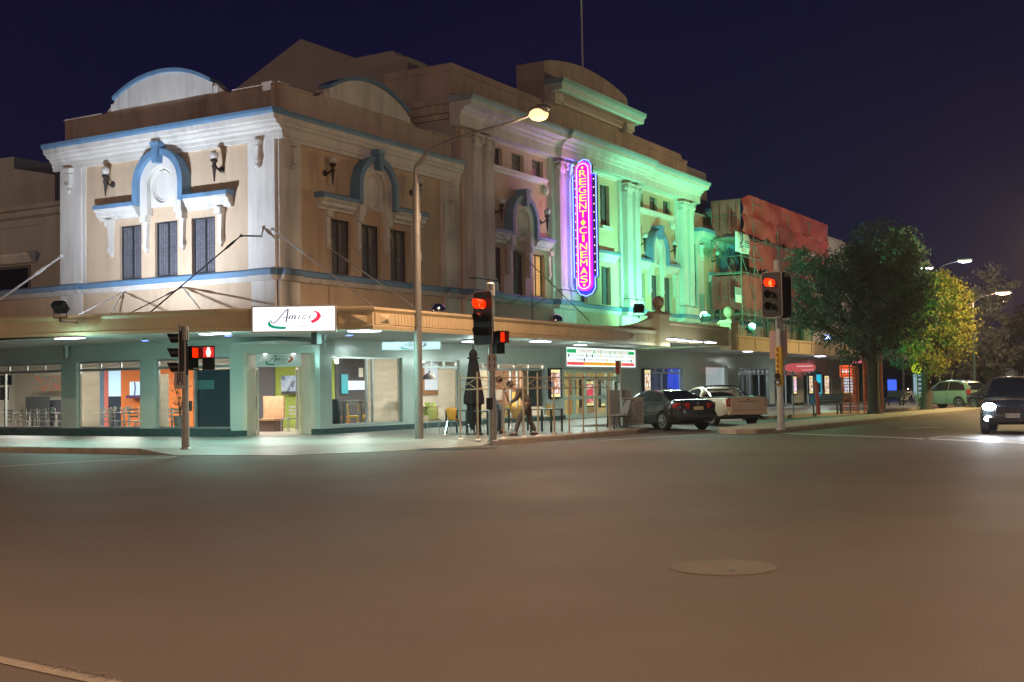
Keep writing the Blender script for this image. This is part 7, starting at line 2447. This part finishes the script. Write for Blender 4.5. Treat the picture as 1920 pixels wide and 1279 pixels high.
for i in range(5): m.tube([(0, 0, .55), (.08 * math.cos(i * 1.3), .08 * math.sin(i * 1.3), 1.2), (.2 * math.cos(i * 1.3), .2 * math.sin(i * 1.3), 1.7)], .012, 5)
m.build('stem', bark, t)
# pictures and shelves (flat things on the walls)
def wall_thing(name, label, cat, plane, v, p0, p1, mt, part, t_=.03):
    a, b = (at(*p0, X=v), at(*p1, X=v)) if plane == 'X' else (at(*p0, Y=v), at(*p1, Y=v))
    c = (a + b) / 2
    t = thing(name, label, cat, c)
    rect(plane, v, p0, p1, mt, part, t_, t, c)
    return t
art = poster_mat('street_painting', [(.06, .28, .22), (.55, .2, .06), (.4, .3, .16), (.2, .2, .14)], 3, (.62, .16, .06), .42)
t = wall_thing('painting', 'wide colourful street scene painting in the first restaurant window', 'painting', 'X', 36.4, (63, 705), (121, 733), art, 'canvas')
t = wall_thing('painting', 'pale blue canvas on the orange wall of the second window', 'painting', 'X', 36.9, (243, 716), (268, 741), E('pale_canvas', (.45, .60, .75), .8), 'canvas')
a = at(252, 730, X=36.88)
m = MB(None, t.location.copy()); m.tube([(36.88, a.y, a.z - .3), (36.88, a.y - .05, a.z + .1), (36.88, a.y, a.z + .3)], .025, 5); m.build('dark_line', ink_p, t)
wall_thing('wall_shelf', 'dark purple shelf under the pale canvas on the orange wall', 'shelf', 'X', 36.6, (236, 741.5), (268, 746.5), M('dark_purple_shelf', (.06, .02, .10), .5, noise=.1), 'board', .3)
wall_thing('painting', 'bright kitchen hatch picture on the lime green wall seen through the corner door', 'painting', 'X', 36.9, (527, 705), (560, 734), poster_mat('hatch_pic', [(.35, .5, .7), (.55, .62, .7), (.1, .16, .25)], 2.2, (.6, .68, .75), .7), 'canvas')
wall_thing('wall_shelf', 'dark shelf below the bright picture on the lime green wall', 'shelf', 'X', 36.7, (528, 734), (560, 739), frame_d, 'board', .2)
# timber bench and grey chair inside the door
a = at(494, 815, X=33.8); b = at(532, 815, X=33.8)
t = thing('timber_booth', 'timber backed booth seat just inside the open corner door', 'seat', (33.8, (a.y + b.y) / 2, IZ))
L = abs(a.y - b.y)
MB().box(0, .08, -L / 2, L / 2, .45, 1.25).build('backrest', M('booth_timber', (.46, .28, .16), .45, noise=.22, scale=5), t)
MB().box(-.5, 0, -L / 2, L / 2, .38, .45).build('seat', oak, t); MB().box(-.45, 0, -L / 2 + .02, L / 2 - .02, 0, .38).build('base', M('booth_base', (.14, .08, .06), .6, noise=.15), t)
dup(p0, (33.6, at(541, 812, X=33.6).y, IZ), math.radians(170), 'grey slat back chair beside the timber booth inside the corner door')
# high stools and bar chairs in the glass box right of the door
def metal_stool(label, loc, rz, mt, back=False, h=.68, group='coloured metal stools in the corner window'):
    t = thing('metal_stool', label, 'stool', loc, rz, group)
    m = MB(); m.box(-.16, .16, -.16, .16, h, h + .03); m.box(-.165, .165, -.165, .165, h - .05, h); m.build('seat', mt, t, bevel=.012)
    for sx_, sy_ in ((1, 1), (1, -1), (-1, 1), (-1, -1)):
        m = MB(); m.ext([(sx_ * .15 - .03, sy_ * .15, h), (sx_ * .15 + .03, sy_ * .15, h), (sx_ * .235 + .016, sy_ * .235, 0), (sx_ * .235 - .016, sy_ * .235, 0)], (0, .012 * sy_, 0)); m.build('leg', mt, t)
    m = MB()
    z = h * .42; k = .2
    m.tube([(k, k, z), (-k, k, z), (-k, -k, z), (k, -k, z)], .012, 6, True); m.build('foot_ring', mt, t)
    if back:
        m = MB(); m.box(-.19, -.17, -.10, .10, h, h + .42); m.tube([(-.15, .15, h), (-.19, .17, h + .3), (-.2, .1, h + .44), (-.2, -.1, h + .44), (-.19, -.17, h + .3), (-.15, -.15, h)], .014, 6); m.build('backrest', mt, t)
    return t
or_m = M('orange_metal', (.75, .20, .04), .35, noise=.04); ye_m = M('yellow_metal', (.72, .50, .02), .35, noise=.04)
def pos(px, y): q = at(px, 780, Y=y); return (q.x, y, IZ)
metal_stool('orange metal bar stool at the right of the corner window', pos(720, 26.3), .4, or_m)
metal_stool('orange metal chair with back at the left of the corner window', pos(643, 27.4), -.6, or_m, True, .46)
metal_stool('yellow metal chair with back in the middle of the corner window', pos(662, 26.6), -.9, ye_m, True, .50)
metal_stool('yellow metal chair half hidden by the window mullion', pos(684, 27.6), -.5, ye_m, True, .46)
def bar(label, y, px0, px1, legs):
    a, b = at(px0, 770, Y=y), at(px1, 770, Y=y)
    t = thing('bar_table', label, 'table', ((a.x + b.x) / 2, y, IZ))
    w = b.x - a.x
    MB().box(-w / 2, w / 2, -.18, .18, 1.02, 1.06).build('table_top', M('bar_top', (.30, .29, .28), .35, noise=.1) if 'bar_top' not in bpy.data.materials else bpy.data.materials['bar_top'], t)
    for x in (-w / 2 + .06, w / 2 - .06): MB().box(x - .05, x + .05, -.05, .05, 0, 1.02).build('leg', seatg, t)
bar('grey high bar table on thick legs left of the window mullion', 25.95, 643, 678, 2)
bar('grey high bar table with open frame right of the window mullion', 26.0, 712, 744, 2)
p = at(626, 790, Y=26.1)
t = thing('tall_urn', 'tall dark urn in the left corner of the glass corner window', 'urn', (p.x, 26.1, IZ))
MB().lathe([(.16, 0), (.22, .25), (.25, .7), (.2, 1.0), (.15, 1.08), (.17, 1.12), (.0, 1.05)], n=18).build('body', darkgrey, t, smooth=True)
wall_thing('wall_poster', 'turquoise poster on the dark grey wall of the corner window', 'poster', 'Y', 30.8, (641, 702), (653, 738), E('turquoise_sheet', (.05, .32, .38), .7), 'sheet')
wall_thing('wall_hatch', 'bright serving hatch in the dark wall behind the yellow chair', 'hatch', 'Y', 30.8, (653, 714), (684, 731), E('hatch_light', (.55, .62, .72), .9), 'opening')
wall_thing('notice', 'white notice with black emblem on the dark wall of the corner window', 'notice', 'Y', 30.7, (673.5, 690), (681, 707), white, 'sheet')
# chairs at the second cinema street window
metal_stool('lime metal chair at the right inside the lamp post window', pos(822, 26.4), -.5, M('lime_metal', (.34, .46, .06), .4, noise=.05), True, .46)
metal_stool('lime metal chair at the left inside the lamp post window', pos(803, 26.7), .5, bpy.data.materials['lime_metal'], True, .46)
q = at(806, 780, Y=26.9); dup(dt, (q.x, 26.9, IZ), 0, 'restaurant table inside the lamp post window')
p = at(805, 707, Y=28.5)
t = thing('pendant_lamp', 'dark dome pendant lamp hanging in the lamp post window', 'pendant lamp', (p.x, 28.5, p.z - .1))
MB().lathe([(.30, 0), (.26, .14), (.14, .24), (.04, .28), (.03, .36), (.0, .36)], n=18).build('shade', darkgrey, t, smooth=True)
MB().tube([(0, 0, .36), (0, 0, 3.06 - p.z + .1)], .01, 5).build('cord', black, t)
def lamp(kind, name, loc, power, col, target=None, parent=None, **k):
    d = bpy.data.lights.new(name, kind)
    d.energy = power; d.color = col
    for a, v in k.items(): setattr(d, a, v)
    o = bpy.data.objects.new(name, d); COL.objects.link(o)
    o.location = loc
    if target is not None:
        o.rotation_euler = (Vector(target) - Vector(loc)).to_track_quat('-Z', 'Y').to_euler()
    if parent is not None:
        o.parent = parent
        o.location = Vector(loc) - parent.location
    return o
# ------------------------------------------------------------------ light from the lamps of the place
SOD = (1.0, .66, .42)
def street(o, pos_, power, near=.30, col=SOD):
    lamp('SPOT', 'lamp_beam', pos_ + Vector((0, 0, -.25)), power, col, target=pos_ + Vector((0, 0, -10)), parent=o, spot_size=math.radians(165), spot_blend=.55, shadow_soft_size=.2)
    lamp('POINT', 'lamp_spill', pos_ + Vector((0, 0, -.25)), power * near, col, parent=o, shadow_soft_size=.2)
street(lt, LAMP_HEAD, 4200, .13)
# more lamps of the same kind stand round the crossing behind the photographer
def other_lamp(label, x, y, tx, ty, power, z=10.5, near=.5, col=SOD):
    t = thing('street_lamp', label, 'street lamp', (x, y, 0))
    MB().tube([(0, 0, 0), (0, 0, z - .8)], [.13, .09], 12).build('pole', pole_m, t)
    dx, dy = tx, ty
    MB().tube([(0, 0, z - .85), (dx * .1, dy * .1, z - .3), (dx * .4, dy * .4, z - .05), (dx, dy, z)], .05, 8).build('arm', pole_m, t)
    MB().lathe([(.02, -.35), (.12, -.2), (.15, 0), (.12, .25), (.04, .36)], (dx, dy, z + .06), 12, ax=(dx, dy, .2)).build('lamp_head', steel, t)
    MB().ball((dx, dy, z - .04), .18, 12, 1, 1, .7).build('lamp_bowl', sodium, t)
    street(t, Vector((x + dx, y + dy, z)), power, near, col)
other_lamp('street lamp on the near corner behind the photographer', -3.5, 7.5, 2.6, -1.0, 5200)
other_lamp('street lamp across the crossing to the right of the photographer', 14, -11, -1.6, 3.0, 6500)
other_lamp('street lamp on the left corner opposite the restaurant', 6, 33, 2.2, -2.0, 2600)
other_lamp('added unseen street lamp lighting the old building along the restaurant street', 19.5, 64, 2.2, 0, 3000, 10.5, 1.4)  # lamp added out of view to brighten the old building and wing
other_lamp('street lamp on the far kerb of the cinema street beyond the frame', 66, 4.0, -.6, 3.2, 4500, 9.2, 1.0, (1, .74, .32))

# canopy fluorescents: cool green-white
for t, loc in ceil:
    if t.location.x < 33: c, pw = (.46, 1.0, .87), 135
    elif t.location.x < 46: c, pw = (.72, 1.0, .90), 70
    else: c, pw = (.8, 1.0, .92), 45
    lamp('POINT', 'canopy_fill', loc + Vector((0, 0, -.5)), pw * .6, c, parent=t, shadow_soft_size=.07)  # point added below each fixture to brighten the wall tops
    lamp('AREA', 'canopy_tube', loc + Vector((0, 0, -.05)), pw, c, target=loc + Vector((0, 0, -3)), parent=t, size=.6)
lamp_marq = bpy.data.objects['movie_marquee']
lamp('AREA', 'marquee_glow', Vector((51.8, 24.8, 2.9)), 90, (.75, 1.0, .85), target=(51.8, 20, 1.5), parent=lamp_marq, size=5)

# flood lamps on the canopy decks
def flood(name, label, pos_, target, power, col, size=.05, spot=110, face=None, blend=.7, outrigger=0, dome=False):
    d = (Vector(target) - Vector(pos_)); az = math.atan2(d.y, d.x); el = math.atan2(d.z, math.hypot(d.x, d.y))
    t = thing(name, label, 'floodlight', pos_, az)
    m = MB(); m.cbox((0, 0, .0), .22, .42, .34, 0, 0, -el); hd = m.build('housing', black, t, bevel=.03)
    m = MB(); m.cbox((.114 * math.cos(el), 0, .114 * math.sin(el)), .01, .36, .28, 0, 0, -el); m.build('lens', face or lens_off, t)
    if dome: MB().ball((.20 * math.cos(el), 0, .20 * math.sin(el)), .18, 16).build('glare_ball', face, t, smooth=True)  # glowing ball added so the lens glare shows past the housing
    m = MB(); m.tube([(0, .23, 0), (0, .23, -.3), (0, -.23, -.3), (0, -.23, 0)], .02, 6); m.tube([(0, 0, -.3), (0, 0, -.42)], .03, 6); m.build('yoke', black, t)
    if outrigger: MB().tube([(0, 0, -.4), (outrigger, 0, -.42)], .03, 6).build('outrigger', steel, t)
    lamp('SPOT', 'flood_beam', Vector(pos_) + d.normalized() * (.52 if dome else .2), power, col, target=target, parent=None, spot_size=math.radians(spot), spot_blend=blend, shadow_soft_size=size)
    if dome: lamp('POINT', 'flood_spill', Vector(pos_) + Vector((-.25, -.25, .3)), dome, col, shadow_soft_size=.05)
    bpy.context.view_layer.update()
    return t
wl = E('flood_white_face', (.9, .95, 1), 20)
p = at(113, 576, X=24.2)
flood('floodlight', 'black floodlight on the awning deck shining up at the white corner face', (24.2, p.y, p.z), (29.4, 29.9, 9.3), 3000, (.74, .85, 1.0), .05, 135, wl, 1.0, 1.1)
gl = E('flood_green_face', (.55, 1, .9), 7)
GREEN = (.20, 1.0, .54)
p = at(1331, 603, Y=20.4)
flood('floodlight', 'glaring round floodlight at the right end of the cinema canopy', (p.x, 20.6, 4.65), (57.6, 25.4, 9.0), 3100, GREEN, .06, 130, gl, dome=260)
p = at(1413, 628, Y=20.6)
flood('floodlight', 'glaring white green floodlight at the foot of the scaffold', (p.x, 20.8, 4.35), (62.5, 18.2, 8.5), 5000, (.10, 1.0, .42), .06, 165, gl, dome=260)
flood('floodlight', 'dark unlit looking floodlight beside the first canopy pier ball', (at(1198, 596, Y=20.8).x, 20.8, 4.75), (50.8, 25.4, 9.2), 500, (.40, 1.0, .68), .06, 110)
p = at(1556, 661, Y=20.5)
flood('floodlight', 'small bluish floodlight low on the shop canopy under the green leaves', (p.x, 20.6, 4.3), (61, 17.5, 9), 700, (.12, 1.0, .40), .06, 110, E('flood_blue_face', (.4, .5, 1), 12))
# mirrored dome lamps standing on the awning
for px, py, lb in ((820, 577, 'unlit mirrored dome lamp on the awning right of the lamp post'), (1042, 594, 'unlit mirrored dome lamp on the awning under the neon sign')):
    p = at(px, py, Y=21.2)
    t = thing('dome_lamp', lb, 'lamp', (p.x, 21.2, 3.8))
    MB().lathe([(.26, .18), (.25, .28), (.18, .38), (.06, .43), (.0, .43)], n=20).build('reflector', chrome, t, smooth=True)
    MB().tube([(0, 0, 0), (0, 0, .2)], .03, 6).build('stem', steel, t)
    MB().ball((0, 0, .2), .08, 10).build('bulb', sc_globe, t)
p = at(998, 590, Y=23.2)
t = thing('aerial', 'thin black roof aerial on the awning left of the neon sign', 'aerial', (p.x, 23.2, 3.8))
m = MB(); m.tube([(0, 0, 0), (0, 0, 1.35)], .018, 5); m.build('mast', black, t)
m = MB(); m.tube([(-1.3, -.2, 1.22), (1.2, .2, 1.38)], .014, 5)
for k in (-1.3, -1.0, .6): m.tube([(k, -.3, 1.25), (k - .15, .3, .95)], .01, 5)
m.build('boom', black, t)
# light of the neon sign (blue behind, magenta in front)
ns = bpy.data.objects['neon_sign']
lamp('AREA', 'neon_blue_glow', Vector((NX - .06, 24.75, 8.7)), 120, (.08, .14, 1.0), target=(NX - .9, 25.44, 8.7), parent=ns, shape='RECTANGLE', size=.2, size_y=5.5)
lamp('AREA', 'neon_magenta_glow', Vector((NX - .40, 24.4, 8.7)), 40, (1.0, .22, .55), target=(NX - 6, 25.0, 8.7), parent=ns, shape='RECTANGLE', size=.5, size_y=5.5)
# rooms
for name, pos_, pw, c, sz in (('room_light', (33.5, 36, 3.0), 260, (1, .93, .82), 3), ('room_light', (33, 29.5, 3.0), 170, (1, .95, .86), 2), ('room_light', (37.5, 28.2, 3.0), 170, (1, .93, .84), 2),
                              ('room_light', (43.5, 27.3, 3.0), 170, (1, .86, .66), 2.5), ('room_light', (51.5, 28.6, 3.0), 230, (1, .92, .66), 4), ('room_light', (59.5, 27, 2.85), 60, (.25, .4, 1), 2),
                              ('room_light', (74, 28.5, 2.85), 160, (.85, .95, 1), 5), ('room_light', (84, 28.5, 2.85), 110, (.9, .95, 1), 5), ('room_light', (33.2, 42, 3.0), 200, (1, .95, .86), 3)):
    lamp('AREA', name, Vector(pos_), pw * 2.2, c, target=Vector(pos_) + Vector((0, 0, -3)), parent=bld, size=sz)
for q in ((30.6, 40, 2.95), (30.6, 34.2, 2.95), (30.7, 30.4, 2.95), (35, 26.6, 2.95), (39.2, 26.8, 2.95), (41.5, 26.6, 2.95)):
    lamp('AREA', 'blind_fill_light', Vector(q), 24, (1, .90, .76), target=Vector(q) + Vector((0, 0, -3)), parent=bld, size=.6)  # lights added inside the glass to brighten the translucent blinds
# entry downlights
lamp('AREA', 'entry_downlight', Vector(FC(1.54, -.3, 2.95)), 30, (1, .95, .85), target=Vector(FC(1.54, -.25, 0)), parent=bld, size=.5)
# headlights
hx = HEADCAR.matrix_world
bpy.context.view_layer.update()
for sd in (1, -1):
    p = HEADCAR.matrix_world @ Vector((2.2, sd * .6, .78))
    q = HEADCAR.matrix_world @ Vector((16, sd * 1.2, -.6))
    o = lamp('SPOT', 'headlight_beam', p, 320, (.86, .92, 1.0), target=q, spot_size=math.radians(75), spot_blend=.8, shadow_soft_size=.07)
# far lamps
for nm, P_, pw, c in (('far_lamp_beam', FL1, 500, (.85, .85, 1)), ('far_lamp_beam', FL2, 350, (.85, .85, 1)), ('far_lamp_beam', FL3, 1500, (1, .6, .35))):
    lamp('POINT', nm, P_ + Vector((0, 0, -.35)), pw, c, shadow_soft_size=.2)
p = at(1782, 575, X=72)

# red spill of the two lit signals
# ------------------------------------------------------------------ world and lamps
W = bpy.data.worlds.new('World')
S.world = W
W.use_nodes = True
nt = W.node_tree; N, L = nt.nodes, nt.links
bg = N['Background']
tc = N.new('ShaderNodeTexCoord'); sx = N.new('ShaderNodeSeparateXYZ'); cr = N.new('ShaderNodeValToRGB')
L.new(tc.outputs['Generated'], sx.inputs[0]); L.new(sx.outputs[2], cr.inputs[0]); L.new(cr.outputs[0], bg.inputs[0])
cr.color_ramp.elements[0].position = 0.0; cr.color_ramp.elements[0].color = (*srgb(25, 20, 44), 1)
cr.color_ramp.elements[1].position = .34; cr.color_ramp.elements[1].color = (*srgb(11, 11, 40), 1)
e = cr.color_ramp.elements.new(.12); e.color = (*srgb(20, 18, 45), 1)
bg.inputs[1].default_value = 1.0
S.view_settings.view_transform = 'Standard'
S.view_settings.look = 'None'
S.view_settings.exposure = 0
S.view_settings.gamma = 1
S.cycles.use_denoising = True
S.cycles.max_bounces = 7
S.cycles.diffuse_bounces = 3
S.cycles.glossy_bounces = 3
S.cycles.transparent_max_bounces = 12
S.cycles.sample_clamp_indirect = 6
S.cycles.sample_clamp_direct = 0
S.cycles.caustics_reflective = False
S.cycles.caustics_refractive = False
# ------------------------------------------------------------------ thin haze volume added to soften far trees and imitate lamp bloom
hz_ = MB(); hz_.box(-30, 185, -70, 130, -1, 25.5)
mh = bpy.data.materials.new('haze'); mh.use_nodes = True
nt = mh.node_tree; nt.nodes.clear()
o_ = nt.nodes.new('ShaderNodeOutputMaterial'); v_ = nt.nodes.new('ShaderNodeVolumePrincipled')
v_.inputs['Density'].default_value = .00042
v_.inputs['Color'].default_value = (.85, .80, .86, 1)
v_.inputs['Anisotropy'].default_value = .65
nt.links.new(v_.outputs[0], o_.inputs['Volume'])
tag(hz_.build('haze', mh), kind='stuff')
S.cycles.volume_bounces = 0
